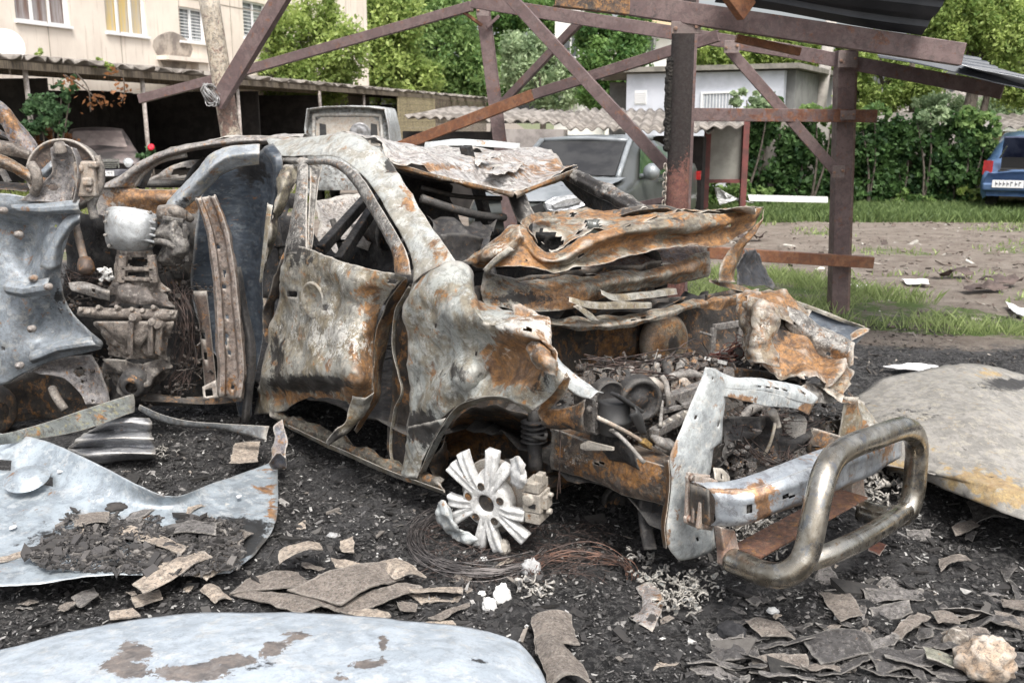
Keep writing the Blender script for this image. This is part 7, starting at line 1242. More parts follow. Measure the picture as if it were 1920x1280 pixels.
# dark concave panel and its light flap
ds = patch('dark_panel', [D_(l, 5.0) for l in ([(385, 335, .35), (420, 312, .4), (450, 300, .42), (485, 285, .3), (512, 272, .2), (530, 300, .1)], [(372, 400, .3), (415, 380, .42), (455, 370, .46), (492, 360, .36), (512, 350, .2), (524, 360, .12)], [(362, 470, .25), (408, 460, .4), (450, 452, .46), (482, 445, .36), (498, 440, .2), (508, 430, .12)], [(360, 545, .25), (405, 545, .36), (445, 540, .4), (474, 535, .3), (488, 525, .2), (497, 510, .12)], [(380, 630, .2), (412, 630, .28), (445, 630, .3), (468, 625, .22), (480, 615, .15), (492, 600, .1)], [(425, 700, .15), (438, 700, .18), (452, 700, .18), (466, 700, .12), (475, 690, .1), (484, 680, .08)], [(448, 780, .1), (453, 783, .1), (458, 786, .08), (464, 788, .06), (469, 784, .05), (473, 778, .05)])], bluesteel, lc, n=8, amp=.015, sc=4, th=.006, blobs=[(470, 320, 40, 30, 's', .8)])
strip('panel_edge_fold', D_([(512, 268, .18), (530, 298, .08), (524, 360, .1), (508, 430, .1), (497, 510, .1)], 5.0), D_([(490, 282, .2), (510, 310, .12), (510, 365, .14), (498, 430, .14), (490, 505, .13)], 4.97), bluesteel, lc, n=6, bulge=.02, amp=.008)
strip('dark_strip', D_([(440, 500, .1), (448, 580, .1), (460, 660, .06), (452, 790, .0)], 4.95), D_([(452, 500, .1), (466, 580, .1), (480, 660, .06), (468, 792, .0)], 4.95), sooty, lc, n=5, bulge=.02, amp=.005)
flm = burnt('light_blue_grey_flap', (.36, .39, .42), (.24, .265, .29), (.42, .40, .34), rust=.05, soot=.08, ash=.0, dirt=0.4, metal=.35, s=1.6, bump=.2)
patch('folded_flap', [D_(l, 5.0) for l in ([(306, 388, .1), (335, 355, .08), (370, 320, .06), (395, 288, .04), (430, 272, .02), (486, 268, .0)], [(318, 390, .02), (348, 362, .0), (380, 330, -.04), (405, 305, -.06), (440, 290, -.06), (486, 288, -.06)], [(336, 396, .06), (366, 375, .04), (392, 350, .04), (415, 328, .02), (448, 314, .0), (486, 308, .0)])], flm, lc, n=9, amp=.015, sc=5, th=.006, blobs=[(430, 305, 40, 8, 'b', -.2), (350, 380, 30, 14, 's', .5), (450, 300, 30, 8, 'r', .3)])
# ================================================================ BURNT CAR BEHIND (rust door)
bc = thing('burnt_hatchback', 'burnt rusty hatchback standing behind the overturned wreck, its side window empty', 'burnt car', P(300, 560, 7.6)); bc.location.z = 0
B2 = [(255, 370, 30, 20, 'r', 1.2), (340, 370, 50, 25, 'r', 1.5), (205, 370, 20, 20, 'r', .3), (320, 285, 60, 8, 'b', .6)]
bm = burnt('grey_rust_car_skin', (.32, .30, .28), (.22, .205, .20), (.40, .37, .33), rust=.16, soot=.08, ash=.12, metal=.25, s=2.)
strip('roof_rail', D_([(182, 352), (215, 335), (250, 312), (290, 290), (340, 274), (400, 262), (470, 254), (560, 258)], 7.4), D_([(250, 350), (262, 330), (285, 312), (315, 297), (350, 286), (400, 278), (470, 272), (560, 274)], 7.4), bm, bc, n=6, bulge=.05, mid=2, amp=.012, sc=5, th=.01, blobs=B2)
patch('side_panel', [D_(l, 7.4) for l in ([(182, 350), (215, 345), (248, 350), (300, 356), (360, 352), (420, 350)], [(180, 372), (215, 370), (250, 370, -.05), (300, 372, -.06), (360, 372, -.05), (420, 372)], [(182, 400), (215, 402), (250, 402), (300, 402), (360, 402), (420, 402)], [(190, 470), (215, 470), (250, 470), (300, 470), (360, 470), (420, 470)])], bm, bc, n=7, amp=.02, sc=4, th=.01, blobs=B2)
patch('roof', [[P(290, 290, 7.4), P(340, 274, 7.4), (P(420, 260, 7.4)), P(560, 257, 7.4)], [P(330, 280, 8.1), P(380, 268, 8.1), P(450, 258, 8.1), P(570, 254, 8.1)], [P(350, 278, 8.8), P(400, 270, 8.8), P(470, 262, 8.8), P(580, 258, 8.8)]], roofm, bc, n=6, amp=.03, sc=4, th=.008)
MB().tube(D_([(250, 350), (268, 325), (300, 302), (350, 290)], 7.42), .02, 8, 4).build('window_frame', bm, bc, True)
MB().bar(P(262, 352, 7.5), P(285, 300, 7.6), .06, .05).build('door_pillar', sooty, bc)
strip('far_window_edge', D_([(300, 320), (350, 302), (420, 296)], 8.6), D_([(270, 345), (350, 335), (420, 330)], 8.6), bm, bc, n=5, bulge=.02, amp=.02, th=.01, holes=[(350, 322, 30, 8, .3)])
patch('interior_floor', [D_([(200, 470), (420, 470)], 7.5), D_([(200, 430), (420, 430)], 8.8)], sooty, bc, n=8, amp=.05)
mb = MB(); mb.tube(D_([(262, 345, .3), (330, 345, .3), (400, 344, .3)], 7.6), .03, 8, 3); mb.tube(D_([(350, 345), (365, 318), (385, 300)], 7.9), .03, 8, 3); mb.build('dash_bar', sooty, bc, True)
# ================================================================ FALLEN PANELS IN THE FOREGROUND
fpn = burnt('light_blue_hood_steel', (.40, .45, .50), (.33, .375, .42), (.46, .48, .49), rust=.02, soot=.02, ash=.04, metal=.2, rough=.5, s=1.1, bump=.12)
def Zp(l, z): return [Z(a[0], a[1], z if len(a) < 3 else a[2]) for a in l]
FBl = [(250, 1215, 44, 26, 'r', 1.73), (235, 1255, 60, 28, 'r', 1.78), (330, 1265, 50, 18, 'r', 1.63), (445, 1236, 70, 16, 'r', 1.68), (520, 1212, 50, 20, 'r', 1.78), (560, 1190, 34, 12, 'r', 1.68), (400, 1262, 60, 18, 'r', 1.68), (500, 1255, 44, 24, 's', .5), (722, 1208, 18, 30, 'r', 1.78), (690, 1246, 44, 14, 'r', 1.78), (470, 1215, 34, 16, 'b', .8), (900, 1240, 30, 5, 's', .9), (640, 1270, 30, 14, 'r', 1.73), (820, 1250, 60, 30, 's', .12), (100, 1230, 60, 20, 's', .15)]
fh_m = burnt('blistered_blue_hood_steel', (.42, .47, .52), (.34, .385, .43), (.46, .485, .50), rust=-.05, soot=-.03, ash=.02, dirt=0.28, edge=.2, metal=.15, rough=.5, s=1.3, r1=(.06, .05, .045), r2=(.24, .19, .155), bump=.2, rw=(.80, .815))
fh = patch('fallen_hood', [Zp([(-80, 1236, .10), (150, 1181, .12), (300, 1156, .13), (450, 1147, .135), (600, 1149, .135), (750, 1162, .13), (870, 1175, .12), (960, 1200, .10), (985, 1218, .08)], .1),
   Zp([(-80, 1250, .14), (150, 1205, .16), (300, 1185, .17), (450, 1176, .175), (600, 1178, .175), (750, 1188, .17), (870, 1200, .155), (960, 1220, .13), (1002, 1240, .09)], .1),
   Zp([(-80, 1280, .17), (150, 1245, .19), (300, 1232, .2), (450, 1226, .205), (600, 1228, .205), (750, 1235, .2), (880, 1240, .18), (970, 1255, .15), (1016, 1268, .1)], .1),
   Zp([(-80, 1330, .18), (150, 1310, .2), (300, 1300, .21), (450, 1296, .215), (600, 1296, .215), (750, 1300, .21), (880, 1302, .19), (980, 1308, .15), (1030, 1316, .1)], .1),
   Zp([(-80, 1420, .17), (150, 1420, .19), (300, 1420, .2), (450, 1420, .2), (600, 1420, .2), (750, 1420, .2), (880, 1420, .18), (990, 1420, .14), (1050, 1420, .08)], .1)], fh_m, None, n=9, amp=.010, sc=3.4, th=.006, blobs=FBl, crease=.35, rag=.002, seed=3)
tag(fh, 'pale blue burnt bonnet with flaking brown patches lying across the bottom edge', 'car bonnet')
# left fallen door panel
lp = thing('fallen_door_panel', 'large blue grey door skin lying in the left foreground under rubble', 'car door panel', Z(220, 960, 0)); lp.location.z = 0
LPB = [(440, 940, 50, 30, 'b', .6), (500, 905, 24, 30, 'r', .5), (510, 960, 10, 40, 'r', .8), (200, 1010, 200, 30, 's', .8), (420, 1020, 80, 34, 's', 1.2), (450, 985, 60, 14, 's', .9), (20, 1050, 50, 14, 'b', .6), (150, 880, 80, 30, 's', .15)]
lpm = burnt('bright_blue_grey_skin', (.37, .42, .46), (.27, .31, .345), (.42, .45, .47), rust=.03, soot=.05, ash=.03, dirt=0.4, edge=.2, metal=.35, rough=.45, s=1.2, bump=.15)
patch('door_skin', [Zp([(-60, 808, .30), (70, 822, .30), (180, 868, .26), (310, 928, .18), (400, 905, .12), (520, 862, .08)], .1),
   Zp([(-60, 870, .22), (60, 880, .20), (180, 912, .18), (300, 945, .13), (400, 930, .10), (521, 900, .07)], .1),
   Zp([(-60, 930, .16), (60, 935, .14), (180, 950, .13), (300, 965, .10), (400, 958, .08), (521, 945, .06)], .1),
   Zp([(-60, 985, .12), (60, 990, .11), (180, 995, .10), (300, 1000, .08), (400, 1000, .07), (515, 985, .05)], .1),
   Zp([(-60, 1045, .10), (60, 1048, .09), (180, 1048, .09), (300, 1048, .07), (390, 1045, .05), (478, 1040, .04)], .1),
   Zp([(-60, 1098, .12), (60, 1094, .10), (180, 1078, .10), (300, 1076, .08), (380, 1078, .05), (430, 1074, .03)], .1)], lpm, lp, n=9, amp=.01, sc=3.5, th=.006, holes=[(8, 872, 14, 9, .6), (86, 902, 13, 8, .4)], blobs=LPB, rag=.003, crease=.3, seed=6)
strip('panel_flange', Zp([(-40, 822, .34), (60, 800, .33), (150, 770, .31), (250, 738, .30)], .3), Zp([(-40, 838, .29), (62, 824, .28), (155, 806, .25), (252, 772, .24)], .3), burnt('olive_grey_flange', (.22, .24, .23), (.15, .165, .16), (.30, .28, .16), rust=.06, soot=.08, metal=.3, s=2), lp, n=6, bulge=.006, mid=2, amp=.004, th=.006, rag=.002)
MB().lathe(Z(50, 895, .21)+(0, 0, .0), (0, -.35, 1), [(.001, .03), (.03, .028), (.07, .01), (.09, -.006)], 26).build('handle_recess', lpm, lp, True)
for i, (px, py, s_) in enumerate([(114, 884, 7), (180, 908, 6), (240, 932, 9), (24, 990, 6), (448, 932, 5)]):
    c = Z(px, py, [.205, .165, .125, .12, .095][i]); MB().plate([c+(s_/480*math.cos(t)*(1+.2*math.sin(3*t)), s_/480*1.5*math.sin(t), .004-.0*i) for t in np.linspace(0, 5.7, 12)], .003).build('pale_spot', plain('pale_burn_spot', (.66, .66, .66), (.56, .56, .57), .8, 0, 20, 0) if i == 0 else bpy.data.materials['pale_burn_spot'], lp)
strip('flange_corner', Zp([(505, 868, .16), (520, 850, .18), (535, 860, .16)], .1), Zp([(510, 882, .08), (532, 880, .08), (534, 878, .1)], .1), puv, lp, n=5, amp=.01)
patch('bent_corner', [Zp([(512, 800, .22), (530, 788, .24)], .2), Zp([(516, 818, .18), (538, 822, .18)], .2), Zp([(508, 845, .12), (534, 850, .12)], .2), Zp([(512, 876, .06), (534, 880, .06)], .2)], puv, lp, n=7, amp=.02, sc=9, th=.006, rag=.004)
strip('bent_strip', Zp([(262, 758, .28), (300, 775, .27), (350, 788, .26), (420, 794, .24), (505, 798, .22)], .2), Zp([(264, 768, .24), (300, 788, .23), (350, 800, .22), (420, 806, .20), (500, 824, .17)], .2), burnt('dark_grey_strip', (.14, .15, .155), (.09, .095, .10), (.2, .19, .17), rust=.03, soot=.1, metal=.35, s=2), lp, n=7, bulge=.012, mid=2, amp=.006, sc=6, th=.006)
# squashed rim
sq = burnt('silver_squashed_rim', (.44, .45, .47), (.30, .31, .33), (.52, .52, .52), rust=.01, soot=.12, ash=.05, dirt=0.4, metal=.5, rough=.4, s=3)
rr = patch('crushed_rim', [Zp([(192, 790, .20), (230, 782, .22), (280, 784, .20)], .2), Zp([(180, 800, .19), (228, 793, .2), (286, 796, .18)], .2), Zp([(160, 812, .14), (225, 806, .14), (284, 808, .13)], .2), Zp([(142, 826, .14), (220, 820, .15), (288, 822, .13)], .2), Zp([(128, 842, .08), (215, 836, .08), (290, 838, .07)], .2), Zp([(150, 852, .10), (215, 848, .10), (292, 850, .09)], .2), Zp([(178, 868, .04), (230, 864, .03), (292, 858, .03)], .2)], sq, None, n=7, amp=.008, sc=9, th=.01, rag=.006)
tag(rr, 'crushed silver wheel rim lying behind the fallen door skin', 'wheel rim')
# big right panel
rp_m = burnt('faded_roof_panel_steel', (.31, .295, .27), (.23, .22, .20), (.36, .335, .28), rust=.02, soot=.2, ash=.0, dirt=0.4, edge=.2, metal=.1, rough=.6, s=1.6, r1=(.3, .2, .1), r2=(.5, .36, .16), bump=.15, streak=(1.5, .8, 1))
rpp = patch('fallen_roof_panel', [Zp([(1608, 748, .10), (1660, 712, .16), (1740, 690, .20), (1802, 682, .24), (1870, 690, .2), (1930, 706, .16), (2010, 730, .12)], .2),
   Zp([(1612, 790, .14), (1680, 765, .2), (1760, 745, .25), (1830, 735, .28), (1900, 745, .26), (1960, 760, .22), (2040, 780, .16)], .2),
   Zp([(1618, 830, .16), (1700, 820, .22), (1790, 815, .27), (1860, 815, .29), (1920, 825, .28), (1990, 840, .24), (2080, 860, .18)], .2),
   Zp([(1640, 868, .15), (1720, 880, .2), (1800, 895, .24), (1870, 910, .26), (1930, 925, .26), (2010, 945, .22), (2110, 970, .16)], .2),
   Zp([(1668, 884, .10), (1745, 910, .15), (1815, 935, .18), (1870, 955, .2), (1930, 978, .2), (2020, 1010, .18), (2130, 1050, .12)], .2)], rp_m, None, lin=True, n=8, amp=.022, sc=2.6, th=.006, blobs=[(1830, 900, 60, 20, 'r', 1.2), (1900, 930, 60, 20, 'r', 1.1), (1700, 870, 40, 12, 'r', .9), (1850, 700, 40, 8, 'r', .8), (1700, 780, 60, 20, 's', .3), (1900, 720, 60, 10, 's', 1.)], crease=.5, rag=.002, seed=2)
tag(rpp, 'wide faded sheet metal roof panel lying at right behind the bull bar', 'roof panel')
# burnt tyre cords, wire loops
def loops(name, label, c, rx, ry, n, z, seed, mat=wirem, a0=0, a1=6.28, par=None):
    r = random.Random(seed); mb = MB()
    for i in range(n):
        kx = rx*(1+r.gauss(0, .06)); ky = ry*(1+r.gauss(0, .08)); dx, dy, dz = r.gauss(0, .01), r.gauss(0, .01), abs(r.gauss(0, .012)); s0 = a0+r.gauss(0, .2)
        mb.tube([np.array([c[0]+dx+kx*math.cos(t), c[1]+dy+ky*math.sin(t), z+dz+.012*math.sin(t*3+i)]) for t in np.linspace(s0, a1+r.gauss(0, .2), 18)], .0016, 4, 2, False)
    o = mb.build(name, mat); return tag(o, label, 'tyre wire')
wgrey = plain('grey_tyre_wire', (.16, .145, .14), (.05, .045, .045), .6, .4, 20, 0)
loops('tyre_cord', 'loop of burnt steel tyre cord lying round the foot of the white wheel', Z(905, 1010, .01), .28, .34, 26, .02, 1, wgrey, 2.3, 5.6)
loops('tyre_cord', 'reddish burnt tyre cord strands curling right of the white crumpled lump', Z(1090, 1080, .01), .18, .16, 22, .02, 2, plain('rust_tyre_wire', (.2, .11, .08), (.06, .045, .04), .6, .3, 20, 0), 0, 3.2)
r = random.Random(9); mb = MB()
for i in range(240):
    c = Z(r.uniform(790, 1130), r.uniform(985, 1090), .012); a_ = r.uniform(0, 6.28); l_ = r.uniform(.03, .12); d_2 = np.array([math.cos(a_)*l_, math.sin(a_)*l_, r.uniform(0, .04)]); mb.tube([c-d_2, c+np.array([r.gauss(0, .02), r.gauss(0, .02), .015]), c+d_2*np.array([1, 1, .3])], .0012, 4, 3, False)
o = mb.build('loose_cord_strands', wirem); tag(o, 'mat of fine burnt tyre wires on the ash below the wheel', 'tyre wire', None, 'stuff')
# white lumps
def lump(label, px, py, rx, rz, seed, mat, z=.0, name='white_lump', cat='lump', group='white molten lumps below the wheel'):
    c = Z(px, py+rz*480*.8, z)+(0, .02, rz*.75); nU, nV = 26, 18; V = []; F = []
    for i in range(nV+1):
        for j in range(nU):
            th_, ph = math.pi*i/nV, 2*math.pi*j/nU; d = Vector((math.sin(th_)*math.cos(ph), math.sin(th_)*math.sin(ph), math.cos(th_)))
            k = 1+.28*noise.noise(d*2.2+Vector((seed, 0, 0)))+.16*noise.noise(d*5+Vector((seed, 0, 0)))+.08*noise.noise(d*12)
            V.append(c+np.array([d.x*rx, d.y*rx*.8, d.z*rz])*k)
    for i in range(nV):
        for j in range(nU): F.append((i*nU+j, (i+1)*nU+j, (i+1)*nU+(j+1) % nU, i*nU+(j+1) % nU))
    o = obj(name, V, F, mat, None, True); return tag(o, label, cat, group)
wl = plain('white_plaster_lump', (.72, .72, .70), (.6, .6, .59), .85, 0, 30, .5, .004)
lump('tall white lump, right of the pair below the wheel', 941, 1122, .030, .045, 1, wl); lump('rounder white lump, left of the pair below the wheel', 917, 1140, .026, .026, 2, wl); lump('small grey white lump left of the white pair', 903, 1120, .016, .015, 3, wl)
lump('crumpled white block beside the tyre wires right of the wheel', 995, 1068, .036, .034, 4, plain('crumpled_white', (.6, .6, .6), (.45, .45, .45), .8, 0, 60, .9, .01))
lump('beige stone shaped lump under the lowest wheel spoke', 946, 1030, .024, .034, 5, plain('beige_lump', (.42, .39, .34), (.3, .28, .25), .9, 0, 20, .5))
lump('small white crumb below the wheel spokes', 907, 1052, .016, .01, 6, wl); lump('tiny grey lump on the ash left of the tyre cord', 622, 1008, .024, .014, 7, plain('grey_lump', (.36, .36, .36), (.25, .25, .25), .9, 0, 20, .5)); lump('pinkish white lump on the ash at lower right', 1452, 1150, .02, .012, 8, wl)
lump('black charred lump on the ash at lower centre right', 1372, 1188, .05, .026, 9, plain('black_char_lump', (.012, .012, .014), (.03, .03, .033), .9, 0, 20, .6), name='charred_lump')
lump('dark chunk lying on the left door skin above the slates', 216, 953, .045, .018, 10, plain('dark_chunk', (.05, .045, .042), (.03, .028, .027), .9, 0, 20, .6), .11, name='charred_chunk')
# crescent plate and small plates
o = patch('curved_bracket_plate', [Zp([(1192, 1100, .03), (1215, 1092, .04), (1238, 1106, .04)], .03), Zp([(1205, 1122, .03), (1222, 1120, .045), (1242, 1122, .04)], .03), Zp([(1200, 1142, .02), (1218, 1146, .04), (1240, 1145, .03)], .03), Zp([(1180, 1158, .01), (1200, 1170, .03), (1222, 1186, .02)], .03)], burnt('pink_grey_plate', (.38, .36, .35), (.28, .26, .25), (.34, .24, .19), rust=.12, soot=.1, ash=.05, s=4), None, n=6, amp=.006, sc=12, th=.006, rag=.004, holes=[(1228, 1126, 6, 4, .5)], blobs=[(1222, 1160, 10, 8, 's', 1.2), (1236, 1130, 8, 16, 'r', .8)]); tag(o, 'crescent shaped pinkish metal plate lying on the ash below the radiator support', 'metal plate')
# ================================================================ BROKEN SLATES
tanb = burnt('tan_slate', (.37, .31, .25), (.24, .20, .165), (.42, .37, .31), edge=.25, rust=-.1, soot=.18, ash=.02, metal=0, rough=.9, s=4, bump=.3)
brn = burnt('brown_slate', (.25, .215, .185), (.17, .145, .125), (.31, .28, .25), edge=.25, rust=-.1, soot=.2, ash=.04, metal=0, rough=.9, s=6, bump=.6)
gry = burnt('grey_slate', (.17, .16, .155), (.10, .095, .092), (.24, .225, .21), edge=.25, rust=-.1, soot=.4, ash=.03, metal=0, rough=.9, s=4, bump=.4)
drk = burnt('charred_slate', (.075, .072, .072), (.045, .043, .043), (.15, .14, .135), edge=.25, rust=-.1, soot=.42, ash=.02, metal=0, rough=.9, s=4, bump=.5)
G1 = 'broken roof slates in the foreground'
SL = [  # corners, height, material, thickness, curl, label
 ([(222, 985), (355, 1020), (340, 1042), (206, 1002)], .10, tanb, .012, .03, 'curved tan slate resting on the left door skin, its edge rolled'),
 ([(372, 1028), (398, 1048), (270, 1108), (247, 1092)], .09, tanb, .014, .012, 'long pale tan slate bridging the lower edge of the door skin'),
 ([(425, 1036), (442, 1046), (388, 1088), (360, 1078)], .06, tanb, .014, .008, 'short tan slate right of the long pale one'),
 ([(285, 978), (408, 983), (405, 1005), (285, 998)], .10, gry, .012, .01, 'flat brown grey slate on the door skin behind the rolled one'),
 ([(140, 968), (205, 962), (200, 985), (138, 990)], .12, brn, .014, .005, 'square brown slate on the middle of the door skin'),
 ([(205, 965), (300, 936), (305, 950), (240, 980)], .11, gry, .012, .004, 'tilted grey slate below the three pale spots'),
 ([(130, 994), (158, 994), (156, 1006), (124, 1004)], .11, tanb, .01, .0, 'little yellowish slate chip at the left on the door skin'),
 ([(0, 1030), (45, 1026), (44, 1040), (0, 1056)], .10, tanb, .012, .0, 'tan slate at the left picture edge'),
 ([(55, 1040), (95, 1036), (98, 1048), (60, 1060)], .10, gry, .012, .0, 'small grey slate near the left edge on the door skin'),
 ([(310, 960), (360, 930), (392, 945), (335, 975)], .09, tanb, .012, .03, 'crumpled beige slate pieces where the door skin is pinched'),
 ([(410, 1010), (440, 990), (475, 1000), (430, 1040)], .07, brn, .012, .02, 'split brown slate at the right of the door skin rubble'),
 ([(245, 1120), (300, 1104), (306, 1118), (255, 1138)], .02, tanb, .02, .0, 'thick tan piece above the pale blue bonnet'),
 ([(205, 1142), (250, 1140), (262, 1152), (204, 1156)], .02, tanb, .02, .0, 'pale tan piece touching the bonnet edge at left'),
 ([(380, 1108), (405, 1104), (430, 1124), (402, 1134)], .02, tanb, .012, .02, 'curled cream slate left of the large brown slate'),
 ([(132, 1120), (175, 1098), (186, 1112), (150, 1136)], .02, gry, .02, .0, 'slate grey brick shaped piece in the black ash at left'),
 ([(460, 1085), (560, 1070), (600, 1100), (430, 1110)], .04, brn, .014, .025, 'rough brown curved slate in the central pile, left part'),
 ([(430, 1112), (520, 1112), (640, 1130), (560, 1150)], .03, brn, .014, .02, 'rough brown slate lying lowest in the central pile'),
 ([(540, 1105), (740, 1060), (760, 1082), (640, 1134)], .05, brn, .016, .04, 'longest corrugated brown slate in the central pile'),
 ([(600, 1140), (760, 1098), (790, 1108), (660, 1150)], .03, brn, .014, .02, 'corrugated brown slate along the front of the central pile'),
 ([(524, 1036), (600, 1018), (605, 1034), (525, 1062)], .08, tanb, .014, .03, 'upturned tan slate at the back of the central pile'),
 ([(636, 1014), (662, 1010), (664, 1036), (640, 1034)], .06, tanb, .014, .0, 'small upright tan shard at the back of the central pile'),
 ([(620, 1044), (700, 1058), (695, 1070), (628, 1060)], .05, tanb, .012, .006, 'narrow beige slate strip behind the long corrugated one'),
 ([(700, 1056), (760, 1050), (800, 1078), (740, 1085)], .06, tanb, .014, .03, 'broad pinkish slate at the right of the central pile'),
 ([(760, 1098), (868, 1098), (868, 1112), (770, 1106)], .05, tanb, .016, .0, 'upper of two stacked tan strips right of the central pile'),
 ([(765, 1112), (868, 1116), (860, 1126), (790, 1128)], .02, tanb, .016, .0, 'lower of two stacked tan strips right of the central pile'),
 ([(650, 1150), (710, 1140), (735, 1158), (690, 1168)], .03, tanb, .014, .01, 'tan slate half hidden behind the pale blue bonnet'),
 ([(805, 1156), (880, 1122), (884, 1128), (826, 1164)], .03, brn, .012, .0, 'pointed brown sliver right of the stacked strips'),
 ([(745, 1128), (782, 1130), (780, 1146), (750, 1144)], .02, brn, .014, .0, 'small brown block under the stacked tan strips'),
 ([(790, 1164), (850, 1160), (858, 1172), (800, 1174)], .03, tanb, .01, .0, 'cream chip right behind the pale blue bonnet'),
 ([(440, 830), (488, 824), (482, 862), (430, 870)], .10, tanb, .012, .01, 'tan slate leaning behind the corner of the door skin'),
 ([(995, 1160), (1070, 1155), (1085, 1215), (1005, 1225)], .05, brn, .014, .04, 'brown curved slate standing at the end of the pale blue bonnet'),
 ([(1000, 1195), (1060, 1195), (1105, 1285), (1035, 1295)], .06, brn, .016, .05, 'tubular brown slate at the lower middle edge'),
 ([(1535, 1108), (1590, 1106), (1620, 1150), (1575, 1168)], .03, brn, .01, .01, 'square brown sheet with a dark dent, front of the bull bar'),
 ([(1612, 1112), (1730, 1108), (1732, 1138), (1630, 1138)], .02, gry, .012, .005, 'dark flat slate in front of the fallen roof panel'),
 ([(1735, 1108), (1800, 1102), (1815, 1120), (1758, 1136)], .02, drk, .012, .0, 'dark slate with pointed right end beyond the flat one'),
 ([(1630, 1140), (1700, 1136), (1710, 1152), (1640, 1156)], .02, gry, .014, .0, 'pale edged slate below the dark flat slate'),
 ([(1668, 1190), (1720, 1152), (1745, 1156), (1690, 1198)], .03, brn, .014, .01, 'curved brown slate shaped like a fin at lower right'),
 ([(1762, 1050), (1812, 1038), (1820, 1052), (1764, 1076)], .04, brn, .014, .015, 'raised brown slate edge in the ash right of the bull bar'),
 ([(1700, 992), (1745, 992), (1748, 1006), (1702, 1006)], .02, gry, .02, .0, 'small brown grey brick fragment beside the bull bar foot'),
 ([(1785, 985), (1818, 975), (1836, 984), (1792, 1004)], .03, brn, .014, .0, 'beige fragment below the fallen roof panel edge'),
 ([(1815, 950), (1850, 942), (1890, 975), (1830, 982)], .04, gry, .01, .03, 'curled grey sheet tucked under the fallen roof panel'),
 ([(1868, 1040), (1900, 1020), (1925, 1040), (1885, 1090)], .04, drk, .012, .0, 'upright dark slate at the right picture edge'),
 ([(1875, 1118), (1925, 1124), (1925, 1146), (1880, 1134)], .04, brn, .016, .0, 'light edged slate at the right picture edge'),
 ([(1865, 1148), (1925, 1158), (1925, 1178), (1870, 1164)], .03, brn, .016, .0, 'lower light edged slate at the right picture edge'),
 ([(1815, 1160), (1900, 1166), (1920, 1188), (1825, 1178)], .02, drk, .014, .0, 'long dark slate before the right picture edge'),
 ([(1750, 1150), (1790, 1152), (1800, 1172), (1760, 1168)], .03, brn, .014, .01, 'little rounded brown slate right of the fin shaped one'),
 ([(1400, 1170), (1460, 1172), (1495, 1200), (1430, 1196)], .02, brn, .012, .02, 'smooth pinkish slate in the ash at lower right of centre'),
 ([(1330, 1210), (1420, 1220), (1430, 1250), (1350, 1250)], .02, drk, .012, .01, 'sooty slate near the lower edge right of centre'),
 ([(1500, 1200), (1620, 1196), (1640, 1240), (1540, 1270)], .03, drk, .014, .02, 'wide charred slate near the lower edge'),
 ([(1620, 1225), (1740, 1215), (1750, 1260), (1650, 1280)], .03, drk, .014, .02, 'wide charred slate right of the other wide one'),
 ([(1650, 1080), (1750, 1070), (1760, 1090), (1660, 1100)], .02, gry, .012, .0, 'thin grey slate behind the dark flat slate'),
 ([(1730, 1215), (1795, 1232), (1790, 1250), (1735, 1235)], .04, burnt('olive_slate', (.25, .25, .2), (.18, .18, .14), rust=0, soot=.05, metal=0, s=4), .012, .0, 'olive green strip at the lower right'),
 ([(1735, 1250), (1815, 1246), (1815, 1290), (1737, 1290)], .05, gry, .012, .03, 'bent grey sheet standing at the lower right edge'),
 ([(1640, 1010), (1664, 1024), (1650, 1040), (1628, 1032)], .02, burnt('red_shard', (.28, .11, .07), (.2, .08, .05), rust=.1, metal=0, s=4), .01, .0, 'small brick red shard below the bull bar'),
 ([(1500, 1070), (1545, 1062), (1580, 1095), (1545, 1100)], .03, gry, .008, .02, 'thin grey metal scrap just under the bull bar loop'),
 ([(1270, 985), (1290, 990), (1285, 1000), (1262, 996)], .02, gry, .012, .0, 'little grey shard in the soot behind the support foot'),
]
for k, (q, z, m_, th_, cu, lb) in enumerate(SL):
    bur = m_ in (gry, drk) and q[0][0] > 1180
    if bur and abs(q[1][0]-q[0][0]) > 70: q = [(x_, q[0][1]+(y_-q[0][1])*.72) for x_, y_ in q]
    shard(lb, 'slate_piece', q, .012 if bur else z, th_*.8, m_, 'slate', G1, 6, .034 if bur else .018, cu*.55)
lump('rounded orange beige stone at the lower right corner', 1850, 1245, .09, .07, 11, burnt('orange_beige_stone', (.46, .34, .24), (.38, .30, .23), (.48, .40, .32), rust=-.1, soot=.04, metal=0, s=3), name='stone', cat='stone', group=None)
lump('brown stone left of the orange beige one', 1798, 1205, .045, .035, 12, burnt('brown_stone', (.2, .17, .14), (.14, .12, .1), rust=0, metal=0, s=4), name='stone', cat='stone', group=None)
# smaller rubble: too many to count
def zburn(x, y): return np.array([.02*noise.noise(Vector((a*6, b*6, 1))) + .03*nz((a, b, 0), 1.7) for a, b in zip(x, y)])+.006
ashm = tintmat('ash_and_char_mix', [(0, (.008, .008, .009)), (.4, (.03, .029, .03)), (.72, (.10, .097, .097)), (.9, (.26, .25, .24)), (1, (.55, .55, .53))])
def nearf(x, y): return (np.array([nz((a, b, 0), 2.2) for a, b in zip(x, y)]) > -.7)
tag(litter('ash_litter', 85000, (-2.0, 3.3), (2.5, 5.6), .0044, ashm, 21, zburn, nearf), 'fine ash and charred crumbs covering the burnt ground', 'ash')
tag(litter('charred_rubble', 1300, (-1.9, 3.2), (2.5, 5.2), .015, tintmat('rubble_mix', [(0, (.012, .012, .012)), (.5, (.035, .033, .033)), (.85, (.09, .085, .08)), (1, (.26, .23, .2))]), 22, zburn, nearf, .3), 'dark broken crumbs and chips over the burnt ground', 'rubble')
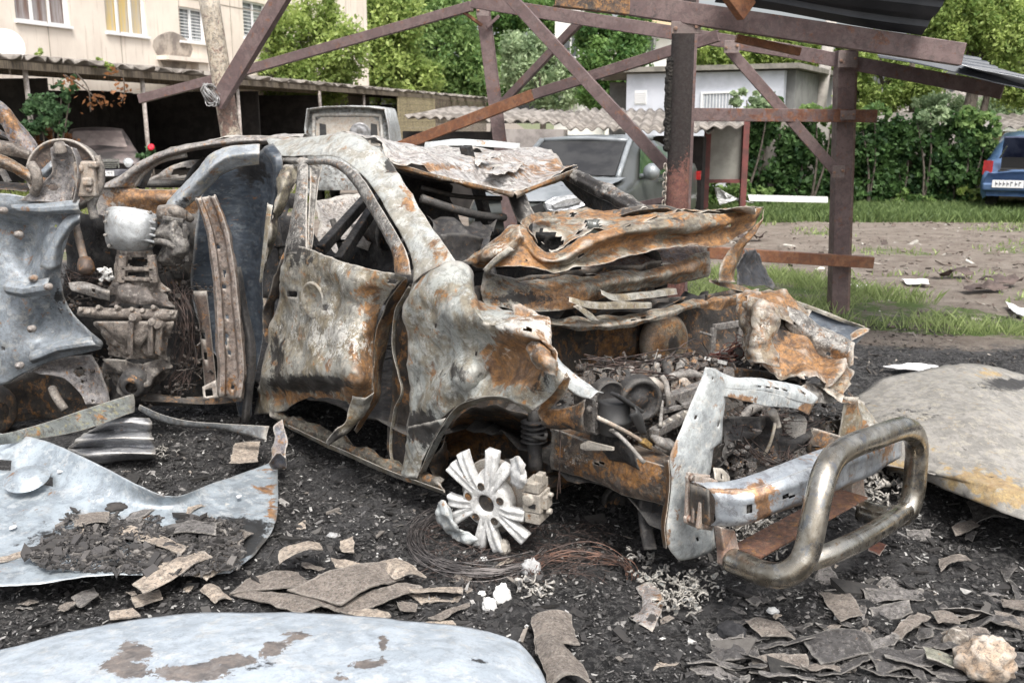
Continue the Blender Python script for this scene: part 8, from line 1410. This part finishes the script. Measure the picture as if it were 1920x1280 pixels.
tag(litter('far_rubble', 12000, (-3, 6), (5.2, 8.5), .008, tintmat('far_rubble_mix', [(0, (.02, .018, .018)), (.6, (.09, .08, .07)), (.9, (.25, .22, .19)), (1, (.5, .46, .4))]), 23), 'burnt crumbs and chips behind the wreck', 'rubble')
def onskin(x, y):
    px, py = proj(np.stack([x, y, 0*x+.09], 1)); n_ = np.array([nz((a, b, 0), 5) for a, b in zip(x, y)])
    return (px < 455) & (py < 1078-np.maximum(0, px-330)*.15) & (py > 985-np.clip(px-60, 0, 330)*.10+n_*55) & (n_ > -.25)
tag(litter('soot_on_panel', 9000, (-1.75, -.6), (3.1, 3.75), .0065, tintmat('panel_rubble_mix', [(0, (.025, .024, .024)), (.6, (.07, .066, .066)), (1, (.2, .185, .17))]), 24, lambda x, y: .062+(-x-.7)*.06+.012*np.array([nz((a, b, 0), 9) for a, b in zip(x, y)]), onskin, .5), 'dark crumbs of slate scattered over the left door skin', 'rubble')
r5 = random.Random(77)
for i in range(46):
    px, py = r5.uniform(1330, 1910), r5.uniform(1095, 1275); c = Z(px, py, .012); l_ = r5.uniform(.05, .13); a_ = r5.gauss(.25, .5); u_ = np.array([math.cos(a_), math.sin(a_), r5.gauss(0, .12)])*l_; v_ = np.array([-math.sin(a_), math.cos(a_), r5.gauss(0, .3)])*r5.uniform(.008, .03)
    rows = [[c+u_*(v-1.5)/1.5*(1 if u else .8)+v_*(u-1)+ZU*.006*math.sin(v*2+i) for v in range(4)] for u in range(3)]
    tag(patch('slate_splinter', rows, r5.choice([drk, gry, brn, gry, drk]), None, n=5, amp=.012, sc=12, th=.008, rag=.008, seed=i+200, smooth=False), 'narrow sooty slate splinter half sunk in the ash at lower right', 'slate splinter', 'slate splinters at lower right')
r2 = random.Random(31)
for i in range(110):
    px, py = r2.uniform(20, 1900), r2.uniform(960, 1275)
    if px < 1010 and py > 1140: continue
    if px < 520 and py < 1085: continue
    if r2.random() < .25: continue
    if 1250 < px < 1730 and py < 1100: continue
    c = Z(px, py, .008); s_ = r2.uniform(.014, .045); a_ = r2.uniform(0, 3.1); u_ = np.array([math.cos(a_), math.sin(a_), r2.gauss(0, .15)])*s_; v_ = np.array([-math.sin(a_), math.cos(a_), r2.gauss(0, .15)])*s_*r2.uniform(.3, .7)
    q = [c-u_-v_, c+u_-v_*r2.uniform(.5, 1), c+u_*r2.uniform(.5, 1)+v_, c-u_*.9+v_*.8]; rows = [[q[0]+(q[1]-q[0])*v/3+(q[3]-q[0])*u/3*(1-v/3)+(q[2]-q[1])*u/3*(v/3)+ZU*.005*(1-(2*v/3-1)**2)*r2.random() for v in range(4)] for u in range(4)]
    o = patch('slate_chip', rows, r2.choice([drk, drk, gry, gry, brn, brn, tanb] if px > 900 else [gry, brn, tanb, brn, drk]), None, n=4, amp=.012, sc=11, th=.007, rag=.012, seed=i, smooth=False); tag(o, 'small loose slate chip on the burnt ground in the foreground', 'slate chip', 'small slate chips on the burnt ground')
